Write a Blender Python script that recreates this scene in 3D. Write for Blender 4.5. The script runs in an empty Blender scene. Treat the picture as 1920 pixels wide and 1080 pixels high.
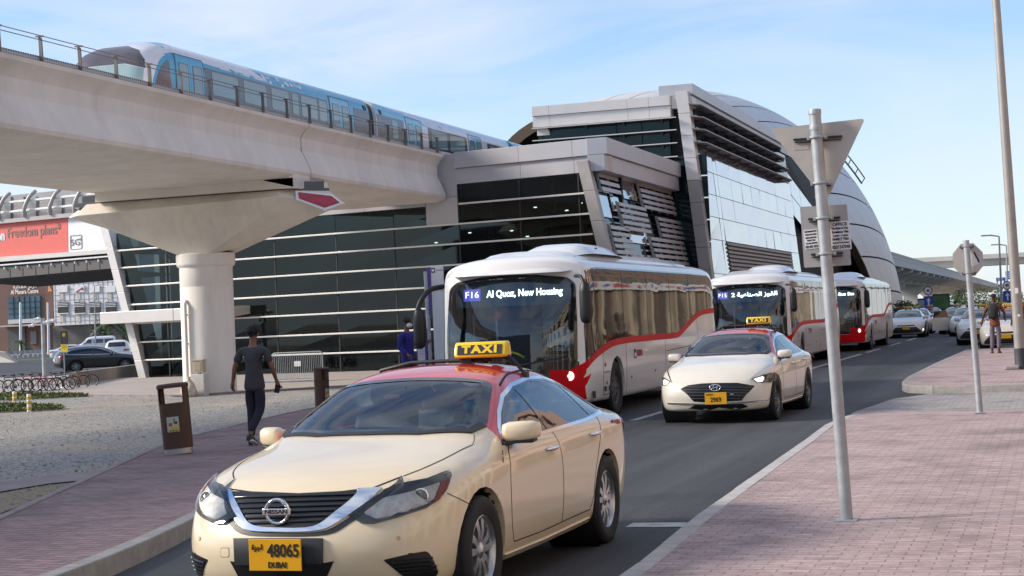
import bpy, bmesh, math, random
import numpy as np
from mathutils import Vector, Matrix
from mathutils.bvhtree import BVHTree
from mathutils.geometry import tessellate_polygon
rad = math.radians
random.seed(7)
SC = bpy.context.scene
COL = SC.collection
# ---------------------------------------------------------------- camera
CAM_H = 1.72
cd = bpy.data.cameras.new('camera'); cam = bpy.data.objects.new('camera', cd); COL.objects.link(cam)
F_PX = 3200.0
cd.sensor_width = 36.0; cd.lens = F_PX/1920*36
cd.shift_y = -100/1920
cd.clip_start = 0.05; cd.clip_end = 4000
PITCH = math.atan(162.5/F_PX); YAW = math.atan(1017.5/math.hypot(F_PX, 162.5)); ROLL = 0.045
_f = Vector((-math.sin(YAW)*math.cos(PITCH), math.cos(YAW)*math.cos(PITCH), math.sin(PITCH)))
_r = Vector((math.cos(YAW), math.sin(YAW), 0)); _u = _r.cross(_f)
CR = _r*math.cos(ROLL)-_u*math.sin(ROLL); CU = _u*math.cos(ROLL)+_r*math.sin(ROLL); CF = _f
cam.matrix_world = Matrix(((CR.x, CU.x, -CF.x, 0), (CR.y, CU.y, -CF.y, 0), (CR.z, CU.z, -CF.z, CAM_H), (0, 0, 0, 1)))
SC.camera = cam
# ---------------------------------------------------------------- light
SUN_AZ = (-0.955, -0.30); SUN_EL = 29.0
W = bpy.data.worlds.new("World"); SC.world = W; W.use_nodes = True
nt = W.node_tree; nt.nodes.clear()
def N(nt, t, **k):
    n = nt.nodes.new(t)
    for a, v in k.items():
        if a.startswith('i_'):
            n.inputs[a[2:].replace('_', ' ')].default_value = v
        else: setattr(n, a, v)
    return n
def ramp(nt, pts, interp='LINEAR'):
    r = nt.nodes.new('ShaderNodeValToRGB'); r.color_ramp.interpolation = interp
    e = r.color_ramp.elements
    while len(e) < len(pts): e.new(0.5)
    for el, (p, c) in zip(e, pts):
        el.position = p; el.color = (c, c, c, 1) if not hasattr(c, '__len__') else (*c[:3], 1)
    return r
out = N(nt, 'ShaderNodeOutputWorld'); bg = N(nt, 'ShaderNodeBackground'); bg.inputs[1].default_value = 0.112
sky = N(nt, 'ShaderNodeTexSky', sky_type='NISHITA', sun_disc=False)
sky.sun_elevation = rad(SUN_EL); sky.sun_rotation = math.atan2(SUN_AZ[0], SUN_AZ[1])
sky.air_density = 1.0; sky.dust_density = 0.25; sky.ozone_density = 3.5; sky.altitude = 0
tc = N(nt, 'ShaderNodeTexCoord'); mp = N(nt, 'ShaderNodeMapping'); mp.inputs['Scale'].default_value = (3.2, 3.2, 13.0); mp.inputs['Rotation'].default_value = (rad(4), rad(-9), 0)
L = nt.links.new
n1 = N(nt, 'ShaderNodeTexNoise', i_Scale=1.0, i_Detail=8.0, i_Roughness=0.55, i_Distortion=0.7); n2 = N(nt, 'ShaderNodeTexNoise', i_Scale=2.2, i_Detail=3.0, i_Roughness=0.5)
r1 = ramp(nt, [(0.36, 0.0), (0.50, 0.6), (0.64, 1.0)]); r2 = ramp(nt, [(0.32, 0.2), (0.62, 1.0)]); mm = N(nt, 'ShaderNodeMath', operation='MULTIPLY')
L(tc.outputs['Generated'], mp.inputs[0]); L(mp.outputs[0], n1.inputs['Vector']); L(tc.outputs['Generated'], n2.inputs['Vector']); L(n1.outputs[0], r1.inputs[0]); L(n2.outputs[0], r2.inputs[0]); L(r1.outputs[0], mm.inputs[0]); L(r2.outputs[0], mm.inputs[1])
sx = N(nt, 'ShaderNodeSeparateXYZ'); L(tc.outputs['Generated'], sx.inputs[0])
hz = N(nt, 'ShaderNodeMapRange'); hz.inputs[1].default_value = 0.0; hz.inputs[2].default_value = 0.16; hz.inputs[3].default_value = 0.55; hz.inputs[4].default_value = 0.0; L(sx.outputs[2], hz.inputs[0])
ad = N(nt, 'ShaderNodeMath', operation='MULTIPLY_ADD'); ad.inputs[1].default_value = 0.95; ad.use_clamp = True; L(mm.outputs[0], ad.inputs[0]); L(hz.outputs[0], ad.inputs[2])
tn0 = N(nt, 'ShaderNodeMix', data_type='RGBA', blend_type='MULTIPLY'); tn0.inputs[0].default_value = 1.0; tn0.inputs[7].default_value = (0.84, 0.91, 0.97, 1); L(sky.outputs[0], tn0.inputs[6])
mx = N(nt, 'ShaderNodeMix', data_type='RGBA'); mx.inputs[7].default_value = (4.3, 4.5, 4.9, 1)
L(ad.outputs[0], mx.inputs[0]); L(tn0.outputs[2], mx.inputs[6]); L(mx.outputs[2], bg.inputs[0]); L(bg.outputs[0], out.inputs[0])
sd = bpy.data.lights.new('sun', 'SUN'); sd.energy = 2.7; sd.angle = rad(13); sd.color = (1.0, 0.90, 0.77)
sun = bpy.data.objects.new('sun', sd); COL.objects.link(sun)
_sv = Vector((SUN_AZ[0], SUN_AZ[1], math.tan(rad(SUN_EL)))).normalized()
sun.rotation_euler = _sv.to_track_quat('Z', 'Y').to_euler(); sun.location = (0, 0, 60)
SC.view_settings.view_transform = 'Standard'; SC.view_settings.look = 'None'; SC.view_settings.exposure = 0.86; SC.view_settings.gamma = 1
SC.cycles.max_bounces = 8; SC.cycles.transparent_max_bounces = 12
# ---------------------------------------------------------------- survey helpers: a picture ray meets a known plane of the place
CO = Vector((0, 0, CAM_H))
def ray(px, py): return CF + CR*((px-960)/F_PX) - CU*((py-440)/F_PX)
def onz(px, py, z=0.0):
    d = ray(px, py); return CO + d*((z-CAM_H)/d.z)
def onx(px, py, x):
    d = ray(px, py); return CO + d*(x/d.x)
def ony(px, py, y):
    d = ray(px, py); return CO + d*(y/d.y)
def onplane(px, py, p, n):
    d = ray(px, py); return CO + d*((Vector(p)-CO).dot(n)/d.dot(n))
def proj(p):
    d = Vector(p)-CO; z = d.dot(CF); return (960+F_PX*d.dot(CR)/z, 440-F_PX*d.dot(CU)/z)
# ---------------------------------------------------------------- materials
MATS = {}
def mat(name, col=(0.5, 0.5, 0.5), rough=0.5, metal=0.0, var=0.08, vscale=3.0, bump=0.0, bscale=40.0, coat=0.0, spec=0.5, emit=None, estr=0.0, trans=0.0, alpha=1.0, ior=1.5, coord='Object', dirt=0.0, stretch=None):
    if name in MATS: return MATS[name]
    m = bpy.data.materials.new(name); m.use_nodes = True; t = m.node_tree; b = t.nodes['Principled BSDF']
    b.inputs['Roughness'].default_value = rough; b.inputs['Metallic'].default_value = metal
    b.inputs['Coat Weight'].default_value = coat; b.inputs['Coat Roughness'].default_value = 0.04
    b.inputs['Specular IOR Level'].default_value = spec; b.inputs['Transmission Weight'].default_value = trans; b.inputs['IOR'].default_value = ior
    b.inputs['Base Color'].default_value = (*col, 1); b.inputs['Alpha'].default_value = alpha
    if emit: b.inputs['Emission Color'].default_value = (*emit, 1); b.inputs['Emission Strength'].default_value = estr
    tcn = None
    if var > 0 or bump > 0 or dirt > 0:
        tcn = N(t, 'ShaderNodeTexCoord')
        src = tcn.outputs[coord]
        if stretch:
            mpn = N(t, 'ShaderNodeMapping'); mpn.inputs['Scale'].default_value = stretch; t.links.new(src, mpn.inputs[0]); src = mpn.outputs[0]
    if var > 0:
        nz = N(t, 'ShaderNodeTexNoise', i_Scale=vscale, i_Detail=6.0, i_Roughness=0.6); t.links.new(src, nz.inputs['Vector'])
        hs = N(t, 'ShaderNodeMix', data_type='RGBA'); hs.inputs[6].default_value = (*[c*(1-var) for c in col], 1); hs.inputs[7].default_value = (*[min(1, c*(1+var)) for c in col], 1)
        rp = ramp(t, [(0.3, 0), (0.7, 1)]); t.links.new(nz.outputs[0], rp.inputs[0]); t.links.new(rp.outputs[0], hs.inputs[0])
        cur = hs.outputs[2]
        if dirt > 0:
            nd = N(t, 'ShaderNodeTexNoise', i_Scale=vscale*0.45, i_Detail=9.0, i_Roughness=0.72); t.links.new(src, nd.inputs['Vector'])
            rd = ramp(t, [(0.48, 0), (0.68, dirt)]); t.links.new(nd.outputs[0], rd.inputs[0])
            md = N(t, 'ShaderNodeMix', data_type='RGBA'); md.inputs[7].default_value = (0.16, 0.13, 0.10, 1)
            t.links.new(rd.outputs[0], md.inputs[0]); t.links.new(cur, md.inputs[6]); cur = md.outputs[2]
        t.links.new(cur, b.inputs['Base Color'])
        ro = N(t, 'ShaderNodeMapRange'); ro.inputs[3].default_value = max(0.02, rough*0.85); ro.inputs[4].default_value = min(1, rough*1.15)
        t.links.new(nz.outputs[0], ro.inputs[0]); t.links.new(ro.outputs[0], b.inputs['Roughness'])
    if bump > 0:
        nb = N(t, 'ShaderNodeTexNoise', i_Scale=bscale, i_Detail=5.0, i_Roughness=0.6); t.links.new(src, nb.inputs['Vector'])
        bp = N(t, 'ShaderNodeBump', i_Strength=bump, i_Distance=0.02); t.links.new(nb.outputs[0], bp.inputs['Height']); t.links.new(bp.outputs[0], b.inputs['Normal'])
    MATS[name] = m; return m
def emat(name, col, s): return mat(name, col, 0.5, var=0, emit=col, estr=s)
def glass(name, tint=(0.55, 0.65, 0.68), rough=0.02, opac=0.25, refl=None):
    """thin architectural / car glass: clear mirror reflection by Fresnel over a tinted see-through pane"""
    if name in MATS: return MATS[name]
    m = bpy.data.materials.new(name); m.use_nodes = True; t = m.node_tree; t.nodes.clear()
    o = N(t, 'ShaderNodeOutputMaterial'); tr = N(t, 'ShaderNodeBsdfTransparent'); tr.inputs[0].default_value = (*tint, 1)
    gl = N(t, 'ShaderNodeBsdfGlossy'); gl.inputs['Roughness'].default_value = rough; gl.inputs[0].default_value = (*(refl or (0.95, 0.97, 1)), 1)
    fr = N(t, 'ShaderNodeFresnel'); fr.inputs[0].default_value = 1.55
    mr = N(t, 'ShaderNodeMapRange'); mr.inputs[3].default_value = opac; mr.inputs[4].default_value = 1.0
    mxs = N(t, 'ShaderNodeMixShader'); t.links.new(fr.outputs[0], mr.inputs[0]); t.links.new(mr.outputs[0], mxs.inputs[0])
    t.links.new(tr.outputs[0], mxs.inputs[1]); t.links.new(gl.outputs[0], mxs.inputs[2]); t.links.new(mxs.outputs[0], o.inputs[0])
    MATS[name] = m; return m
WHITE = mat('white_paint', (0.8, 0.8, 0.8), 0.4)
BLACKP = mat('black_plastic', (0.018, 0.018, 0.02), 0.45, var=0.15)
BLACKG = mat('black_gloss', (0.012, 0.013, 0.015), 0.08, var=0.1, coat=0.6)
RUBBER = mat('rubber', (0.022, 0.022, 0.023), 0.8, var=0.25, vscale=20)
CHROME = mat('chrome', (0.85, 0.86, 0.88), 0.1, 1.0, var=0.03)
ALLOY = mat('alloy', (0.55, 0.56, 0.57), 0.3, 0.9, var=0.06)
GALV = mat('galvanised_steel', (0.40, 0.43, 0.46), 0.5, 0.35, var=0.16, vscale=9, dirt=0.25)
ALUBACK = mat('sign_back_aluminium', (0.50, 0.46, 0.42), 0.42, 0.25, var=0.08, vscale=4, dirt=0.18)
STEELDK = mat('dark_steel', (0.12, 0.12, 0.125), 0.5, 0.4)
# ---------------------------------------------------------------- mesh builder
class MB:
    def __init__(s): s.v = []; s.f = []; s.m = []
    def add(s, vs, fs, mi=0):
        o = len(s.v); s.v += [tuple(v) for v in vs]
        s.f += [tuple(i+o for i in f) for f in fs]; s.m += [mi]*len(fs); return s
    def box(s, c, d, mi=0, rz=0.0, R=None):
        vs = [Vector((x*d[0]/2, y*d[1]/2, z*d[2]/2)) for x in (-1, 1) for y in (-1, 1) for z in (-1, 1)]
        if rz: R = Matrix.Rotation(rz, 3, 'Z')
        if R is not None: vs = [R @ v for v in vs]
        vs = [v+Vector(c) for v in vs]
        return s.add(vs, [(0, 1, 3, 2), (4, 6, 7, 5), (0, 4, 5, 1), (2, 3, 7, 6), (0, 2, 6, 4), (1, 5, 7, 3)], mi)
    def bb(s, x0, x1, y0, y1, z0, z1, mi=0): return s.box(((x0+x1)/2, (y0+y1)/2, (z0+z1)/2), (abs(x1-x0), abs(y1-y0), abs(z1-z0)), mi)
    def tube(s, path, r, n=10, mi=0, closed=False, caps=True):
        P = [Vector(p) for p in path]; k = len(P); rr = r if hasattr(r, '__len__') else [r]*k
        base = len(s.v); up = None
        for i, p in enumerate(P):
            if closed: d = (P[(i+1) % k]-P[i-1])
            else: d = P[min(i+1, k-1)]-P[max(i-1, 0)]
            d = d.normalized() if d.length > 1e-9 else Vector((0, 0, 1))
            if up is None:
                a = Vector((0, 0, 1)) if abs(d.z) < 0.9 else Vector((1, 0, 0)); up = (a-d*a.dot(d)).normalized()
            else:
                up = up-d*up.dot(d); up = up.normalized() if up.length > 1e-6 else d.orthogonal().normalized()
            sd_ = d.cross(up)
            for j in range(n):
                t = 2*math.pi*j/n; s.v.append(tuple(p+(up*math.cos(t)+sd_*math.sin(t))*rr[i]))
        for i in range(k if closed else k-1):
            a = base+i*n; b = base+((i+1) % k)*n
            for j in range(n): s.f.append((a+j, a+(j+1) % n, b+(j+1) % n, b+j)); s.m.append(mi)
        if caps and not closed:
            s.f.append(tuple(base+j for j in range(n))[::-1]); s.f.append(tuple(base+(k-1)*n+j for j in range(n))); s.m += [mi, mi]
        return s
    def cyl(s, p0, p1, r0, r1=None, n=16, mi=0): return s.tube([p0, p1], [r0, r0 if r1 is None else r1], n, mi)
    def prism(s, poly, vec, mi=0):
        P = [Vector(p) for p in poly]; V = Vector(vec); n = len(P)
        vs = P+[p+V for p in P]
        fs = [tuple(range(n))[::-1], tuple(range(n, 2*n))]+[(i, (i+1) % n, n+(i+1) % n, n+i) for i in range(n)]
        return s.add(vs, fs, mi)
    def lathe(s, prof, n=24, c=(0, 0, 0), axis='Z', mi=0):
        c = Vector(c); vs = []
        for (r, h) in prof:
            for j in range(n):
                t = 2*math.pi*j/n; a, b = r*math.cos(t), r*math.sin(t)
                vs.append(c+(Vector((a, b, h)) if axis == 'Z' else Vector((h, a, b)) if axis == 'X' else Vector((a, h, b))))
        fs = []
        for i in range(len(prof)-1):
            for j in range(n): fs.append((i*n+j, i*n+(j+1) % n, (i+1)*n+(j+1) % n, (i+1)*n+j))
        return s.add(vs, fs, mi)
    def grid(s, rows, mi=0, closed=False):
        k = len(rows[0]); vs = [p for r in rows for p in r]; fs = []
        for i in range(len(rows)-1):
            for j in range(k if closed else k-1): fs.append((i*k+j, i*k+(j+1) % k, (i+1)*k+(j+1) % k, (i+1)*k+j))
        return s.add(vs, fs, mi)
    def ball(s, c, r, n=12, mi=0, R=None):
        r = r if hasattr(r, '__len__') else (r, r, r); c = Vector(c); rows = []
        for i in range(n//2+1):
            p = math.pi*i/(n//2); row = []
            for j in range(n):
                t = 2*math.pi*j/n; v = Vector((r[0]*math.sin(p)*math.cos(t), r[1]*math.sin(p)*math.sin(t), r[2]*math.cos(p)))
                row.append(c+(R @ v if R is not None else v))
            rows.append(row)
        return s.grid(rows, mi, True)
    def quad(s, a, b, c, d, mi=0): return s.add([a, b, c, d], [(0, 1, 2, 3)], mi)
    def build(s, name, mats, parent=None, smooth=35, bevel=0.0, seg=2, recalc=True):
        me = bpy.data.meshes.new(name); me.from_pydata(s.v, [], s.f)
        mats = mats if isinstance(mats, (list, tuple)) else [mats]
        for m in mats: me.materials.append(m)
        me.polygons.foreach_set('material_index', s.m)
        if recalc:
            bm = bmesh.new(); bm.from_mesh(me); bmesh.ops.remove_doubles(bm, verts=bm.verts, dist=1e-5); bmesh.ops.recalc_face_normals(bm, faces=bm.faces); bm.to_mesh(me); bm.free()
        return finish(name, me, parent, smooth, bevel, seg)
def finish(name, me, parent=None, smooth=35, bevel=0.0, seg=2):
    if smooth:
        me.shade_smooth()
        try: me.set_sharp_from_angle(angle=rad(smooth))
        except Exception: pass
    o = bpy.data.objects.new(name, me); COL.objects.link(o)
    if parent: o.parent = parent
    if bevel:
        b = o.modifiers.new('bevel', 'BEVEL'); b.width = bevel; b.segments = seg; b.limit_method = 'ANGLE'; b.angle_limit = rad(40); b.harden_normals = False
    return o
def tag(o, label=None, cat=None, group=None, kind=None):
    if label: o['label'] = label
    if cat: o['category'] = cat
    if group: o['group'] = group
    if kind: o['kind'] = kind
    return o
def thing(name, label, cat, loc=(0, 0, 0), rz=0.0, group=None):
    o = bpy.data.objects.new(name, None); COL.objects.link(o); o.location = loc; o.rotation_euler = (0, 0, rz); o.empty_display_size = 0.2
    return tag(o, label, cat, group)
def dup(o, loc=None, rz=None, label=None, parent=None):
    c = o.copy(); COL.objects.link(c); c.parent = parent
    if parent is None:
        if loc is not None: c.location = loc
        if rz is not None: c.rotation_euler = (0, 0, rz)
        if label: c['label'] = label
    for ch in list(o.children): dup(ch, parent=c)
    return c
def struct(o): o['kind'] = 'structure'; return o
_fontcache = {}
def text_mesh(txt, size, depth=0.002, align='CENTER', spacing=1.0, bold=0.0):
    c = bpy.data.curves.new('lettering', 'FONT'); c.body = txt; c.size = size; c.extrude = depth; c.align_x = align; c.align_y = 'CENTER'; c.space_character = spacing; c.resolution_u = 3
    c.offset = bold
    o = bpy.data.objects.new('lettering', c)
    me = bpy.data.meshes.new_from_object(o); bpy.data.objects.remove(o); bpy.data.curves.remove(c); return me
def text(name, txt, size, m, loc, xdir, updir, parent=None, width=None, depth=0.002, align='CENTER', spacing=1.0, bold=0.0):
    """raised lettering: xdir = reading direction, updir = up, both in parent space"""
    me = text_mesh(txt, size, depth, align, spacing, bold); me.name = name
    x = Vector(xdir).normalized(); u = Vector(updir); u = (u-x*u.dot(x)).normalized(); n = x.cross(u)
    sx_ = 1.0
    if width and len(me.vertices):
        w = max(v.co.x for v in me.vertices)-min(v.co.x for v in me.vertices); sx_ = width/max(w, 1e-6)
    for v in me.vertices: v.co = Vector(loc)+x*(v.co.x*sx_)+u*v.co.y+n*v.co.z
    me.materials.clear(); me.materials.append(m)
    return finish(name, me, parent, 0)
def spline(pts, n=8, closed=True):
    """Catmull-Rom through 2-D or 3-D points"""
    P = [Vector((*p, 0)) if len(p) == 2 else Vector(p) for p in pts]; k = len(P); o = []
    for i in range(k if closed else k-1):
        p0 = P[i-1] if closed or i > 0 else P[0]; p1 = P[i]; p2 = P[(i+1) % k] if closed else P[i+1]; p3 = P[(i+2) % k] if closed else P[min(i+2, k-1)]
        for j in range(n):
            t = j/n; o.append(0.5*((2*p1)+(p2-p0)*t+(2*p0-5*p1+4*p2-p3)*t*t+(3*p1-p0-3*p2+p3)*t**3))
    if not closed: o.append(P[-1])
    d = len(pts[0]); return [tuple(p)[:d] for p in o]
def rounded(poly, r=0.03, n=4):
    """polygon with rounded corners (2-D)"""
    o = []; k = len(poly)
    for i in range(k):
        p = Vector((*poly[i], 0)); a = Vector((*poly[i-1], 0))-p; b = Vector((*poly[(i+1) % k], 0))-p
        q = min(r, a.length*0.45, b.length*0.45); s0 = p+a.normalized()*q; s1 = p+b.normalized()*q
        for j in range(n+1):
            t = j/n; w = s0*(1-t)**2+p*2*t*(1-t)+s1*t*t; o.append((w.x, w.y))
    return o
def lerp(a, b, t): return a+(b-a)*t
def interp(x, xs, ys): return float(np.interp(x, xs, ys))
# ================================================================ GROUND
def pattern_mat(name, c1, c2, mortar, bw, bh, ms=0.006, rough=0.8, rot=0.0, bump=0.25, dirt=(0.3, 0.27, 0.24), dirtamt=0.35):
    m = bpy.data.materials.new(name); m.use_nodes = True; t = m.node_tree; b = t.nodes['Principled BSDF']; l = t.links.new
    tcn = N(t, 'ShaderNodeTexCoord'); mpn = N(t, 'ShaderNodeMapping'); mpn.inputs['Rotation'].default_value = (0, 0, rot); l(tcn.outputs['Object'], mpn.inputs[0])
    br = N(t, 'ShaderNodeTexBrick', offset=0.5, squash=1.0); br.inputs['Scale'].default_value = 1.0
    br.inputs['Color1'].default_value = (*c1, 1); br.inputs['Color2'].default_value = (*c2, 1); br.inputs['Mortar'].default_value = (*mortar, 1)
    br.inputs['Brick Width'].default_value = bw; br.inputs['Row Height'].default_value = bh; br.inputs['Mortar Size'].default_value = ms; br.inputs['Mortar Smooth'].default_value = 0.2; br.inputs['Bias'].default_value = 0.0
    l(mpn.outputs[0], br.inputs['Vector'])
    nz = N(t, 'ShaderNodeTexNoise', i_Scale=0.7, i_Detail=8.0, i_Roughness=0.65); l(tcn.outputs['Object'], nz.inputs['Vector'])
    nf = N(t, 'ShaderNodeTexNoise', i_Scale=38.0, i_Detail=4.0, i_Roughness=0.7); l(tcn.outputs['Object'], nf.inputs['Vector'])
    r_ = ramp(t, [(0.42, 0), (0.72, dirtamt)]); l(nz.outputs[0], r_.inputs[0])
    mx_ = N(t, 'ShaderNodeMix', data_type='RGBA'); mx_.inputs[7].default_value = (*dirt, 1); l(r_.outputs[0], mx_.inputs[0]); l(br.outputs[0], mx_.inputs[6])
    rf = ramp(t, [(0.3, 0.8), (0.7, 1.15)]); l(nf.outputs[0], rf.inputs[0])
    mu = N(t, 'ShaderNodeMix', data_type='RGBA', blend_type='MULTIPLY'); mu.inputs[0].default_value = 1.0; l(mx_.outputs[2], mu.inputs[6]); l(rf.outputs[0], mu.inputs[7]); l(mu.outputs[2], b.inputs['Base Color'])
    b.inputs['Roughness'].default_value = rough
    bp = N(t, 'ShaderNodeBump', i_Strength=bump, i_Distance=0.006); iv = N(t, 'ShaderNodeMath', operation='MULTIPLY_ADD'); iv.inputs[1].default_value = -1.0; l(br.outputs['Fac'], iv.inputs[0]); l(nf.outputs[0], iv.inputs[2]); l(iv.outputs[0], bp.inputs['Height']); l(bp.outputs[0], b.inputs['Normal'])
    return m
def ground_mat(name, cols, scales, rough=0.9, bump=0.5, bd=0.02, sandy=(.42, .58)):
    """two soils mixed by a large noise, each speckled by a fine one"""
    m = bpy.data.materials.new(name); m.use_nodes = True; t = m.node_tree; b = t.nodes['Principled BSDF']; l = t.links.new
    tcn = N(t, 'ShaderNodeTexCoord'); big = N(t, 'ShaderNodeTexNoise', i_Scale=scales[0], i_Detail=7.0, i_Roughness=0.62); l(tcn.outputs['Object'], big.inputs['Vector'])
    vo = N(t, 'ShaderNodeTexVoronoi', i_Scale=scales[1]); l(tcn.outputs['Object'], vo.inputs['Vector'])
    nf = N(t, 'ShaderNodeTexNoise', i_Scale=scales[2], i_Detail=6.0, i_Roughness=0.75); l(tcn.outputs['Object'], nf.inputs['Vector'])
    rb = ramp(t, [(sandy[0], 0), (sandy[1], 1)]); l(big.outputs[0], rb.inputs[0])
    bw = N(t, 'ShaderNodeRGBToBW'); l(vo.outputs['Color'], bw.inputs[0])
    a = ramp(t, [(0.1, cols[0]), (0.5, cols[1]), (0.9, cols[2])]); l(bw.outputs[0], a.inputs[0])
    c = ramp(t, [(0.25, cols[3]), (0.5, cols[4]), (0.75, cols[5])]); l(nf.outputs[0], c.inputs[0])
    mx_ = N(t, 'ShaderNodeMix', data_type='RGBA'); l(rb.outputs[0], mx_.inputs[0]); l(a.outputs[0], mx_.inputs[6]); l(c.outputs[0], mx_.inputs[7]); l(mx_.outputs[2], b.inputs['Base Color'])
    b.inputs['Roughness'].default_value = rough
    bp = N(t, 'ShaderNodeBump', i_Strength=bump, i_Distance=bd); ad_ = N(t, 'ShaderNodeMath', operation='ADD'); l(vo.outputs['Distance'], ad_.inputs[0]); l(nf.outputs[0], ad_.inputs[1]); l(ad_.outputs[0], bp.inputs['Height']); l(bp.outputs[0], b.inputs['Normal'])
    return m
def overlay(m, sc, lo, hi, ramp_pts, nscale=1.0):
    """wear of its own shape: a stretched noise that darkens and lightens the surface"""
    t = m.node_tree; b = t.nodes['Principled BSDF']; src = b.inputs['Base Color'].links[0].from_socket
    tcn = N(t, 'ShaderNodeTexCoord'); mpn = N(t, 'ShaderNodeMapping'); mpn.inputs['Scale'].default_value = sc; t.links.new(tcn.outputs['Object'], mpn.inputs[0])
    nz = N(t, 'ShaderNodeTexNoise', i_Scale=nscale, i_Detail=6.0, i_Roughness=0.6); t.links.new(mpn.outputs[0], nz.inputs['Vector'])
    r_ = ramp(t, [(ramp_pts[0], lo), (ramp_pts[1], hi)]); t.links.new(nz.outputs[0], r_.inputs[0])
    mu = N(t, 'ShaderNodeMix', data_type='RGBA', blend_type='MULTIPLY'); mu.inputs[0].default_value = 1.0; t.links.new(src, mu.inputs[6]); t.links.new(r_.outputs[0], mu.inputs[7]); t.links.new(mu.outputs[2], b.inputs['Base Color']); return m
ASPHALT = ground_mat('asphalt', [(.026, .027, .031), (.045, .046, .051), (.078, .079, .085), (.034, .035, .039), (.045, .046, .051), (.059, .059, .064)], (.22, 90, 26), .78, .35, .006)
overlay(ASPHALT, (.9, .035, 1), .55, 1.45, (.36, .66)); overlay(ASPHALT, (.5, .4, 1), .7, 1.12, (.30, .46), 1.3)
GRAVEL = ground_mat('gravel', [(.15, .147, .142), (.27, .265, .255), (.46, .45, .435), (.34, .27, .20), (.46, .37, .28), (.54, .45, .35)], (.14, 24, 18), .95, .45, .02, (.50, .66))
SANDM = ground_mat('sand', [(.26, .20, .14), (.33, .26, .18), (.40, .32, .23), (.24, .185, .13), (.31, .24, .17), (.38, .30, .22)], (.1, 20, 12), .95, .6, .02)
DIRT = ground_mat('bare_soil', [(.18, .14, .10), (.34, .27, .19), (.46, .37, .27), (.30, .235, .17), (.40, .32, .23), (.48, .39, .28)], (.7, 26, 20), .95, 1.0, .03)
BRICK_R = pattern_mat('pink_brick_paving', (.43, .325, .318), (.36, .27, .266), (.22, .15, .15), .205, .105, .006, dirt=(.52, .42, .40))
BRICK_L = pattern_mat('dark_brick_paving', (.30, .20, .20), (.24, .155, .16), (.07, .05, .05), .30, .10, .007, rot=rad(11), dirt=(.30, .22, .21), dirtamt=.5)
COBBLE = pattern_mat('grey_block_paving', (.40, .37, .36), (.31, .29, .285), (.17, .155, .15), .21, .105, .006, dirt=(.30, .25, .24))
for _m in (BRICK_R, BRICK_L, COBBLE): overlay(_m, (1, 1, 1), .62, 1.06, (.30, .50), .9); overlay(_m, (5, 10, 1), .80, 1.16, (.35, .65), 1.0)
PLAZA = pattern_mat('pale_plaza_paving', (.46, .41, .37), (.41, .36, .325), (.30, .26, .24), .6, .3, .006, dirt=(.36, .28, .23), bump=.1, dirtamt=.45)
CONC = mat('concrete_kerb', (.34, .325, .31), .85, var=.18, vscale=6, bump=.3, bscale=60, dirt=.4)
CONC_STRIP = mat('concrete_strip', (.30, .255, .25), .88, var=.16, vscale=3, bump=.25, bscale=40, dirt=.35)
LINEW = mat('road_paint', (.50, .49, .47), .7, var=.25, vscale=9, dirt=.75)
def sheet(name, pts, z, m, zf=None, res=None):
    bm = bmesh.new(); bm.faces.new([bm.verts.new((p[0], p[1], 0)) for p in pts]); bm.normal_update()
    bmesh.ops.triangulate(bm, faces=bm.faces, ngon_method='EAR_CLIP')
    if res:
        for _ in range(6):
            es = [e for e in bm.edges if e.calc_length() > res]
            if not es: break
            bmesh.ops.subdivide_edges(bm, edges=es, cuts=1); bmesh.ops.triangulate(bm, faces=bm.faces)
    for v in bm.verts: v.co.z = zf(v.co.x, v.co.y) if zf else z
    bmesh.ops.recalc_face_normals(bm, faces=bm.faces)
    if bm.faces[:][0].normal.z < 0: bmesh.ops.reverse_faces(bm, faces=bm.faces)
    me = bpy.data.meshes.new(name); bm.to_mesh(me); bm.free(); me.materials.append(m)
    return struct(finish(name, me, None, 0))
g = MB(); g.quad((-1600, -300, -.06), (1600, -300, -.06), (1600, 3200, -.06), (-1600, 3200, -.06)); struct(g.build('ground', SANDM))
sheet('road', [(-150, -40), (60, -40), (60, 460), (-150, 460)], 0.0, ASPHALT)
LK = spline([(-5.4, -12), (-5.7, 0), (-6.05, 6), (-6.5, 10), (-7.08, 12.8), (-8.3, 17), (-9.5, 21), (-10.3, 25), (-10.7, 30), (-10.9, 40), (-11, 62), (-11, 92)], 6, False)
PV_OUT = [(-6.4, -12), (-7.0, 0), (-7.75, 8), (-9.0, 12.9), (-11.0, 18.2), (-12.9, 23.3), (-14.3, 30.5), (-14.9, 36), (-15.0, 43), (-15, 60)]
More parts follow.
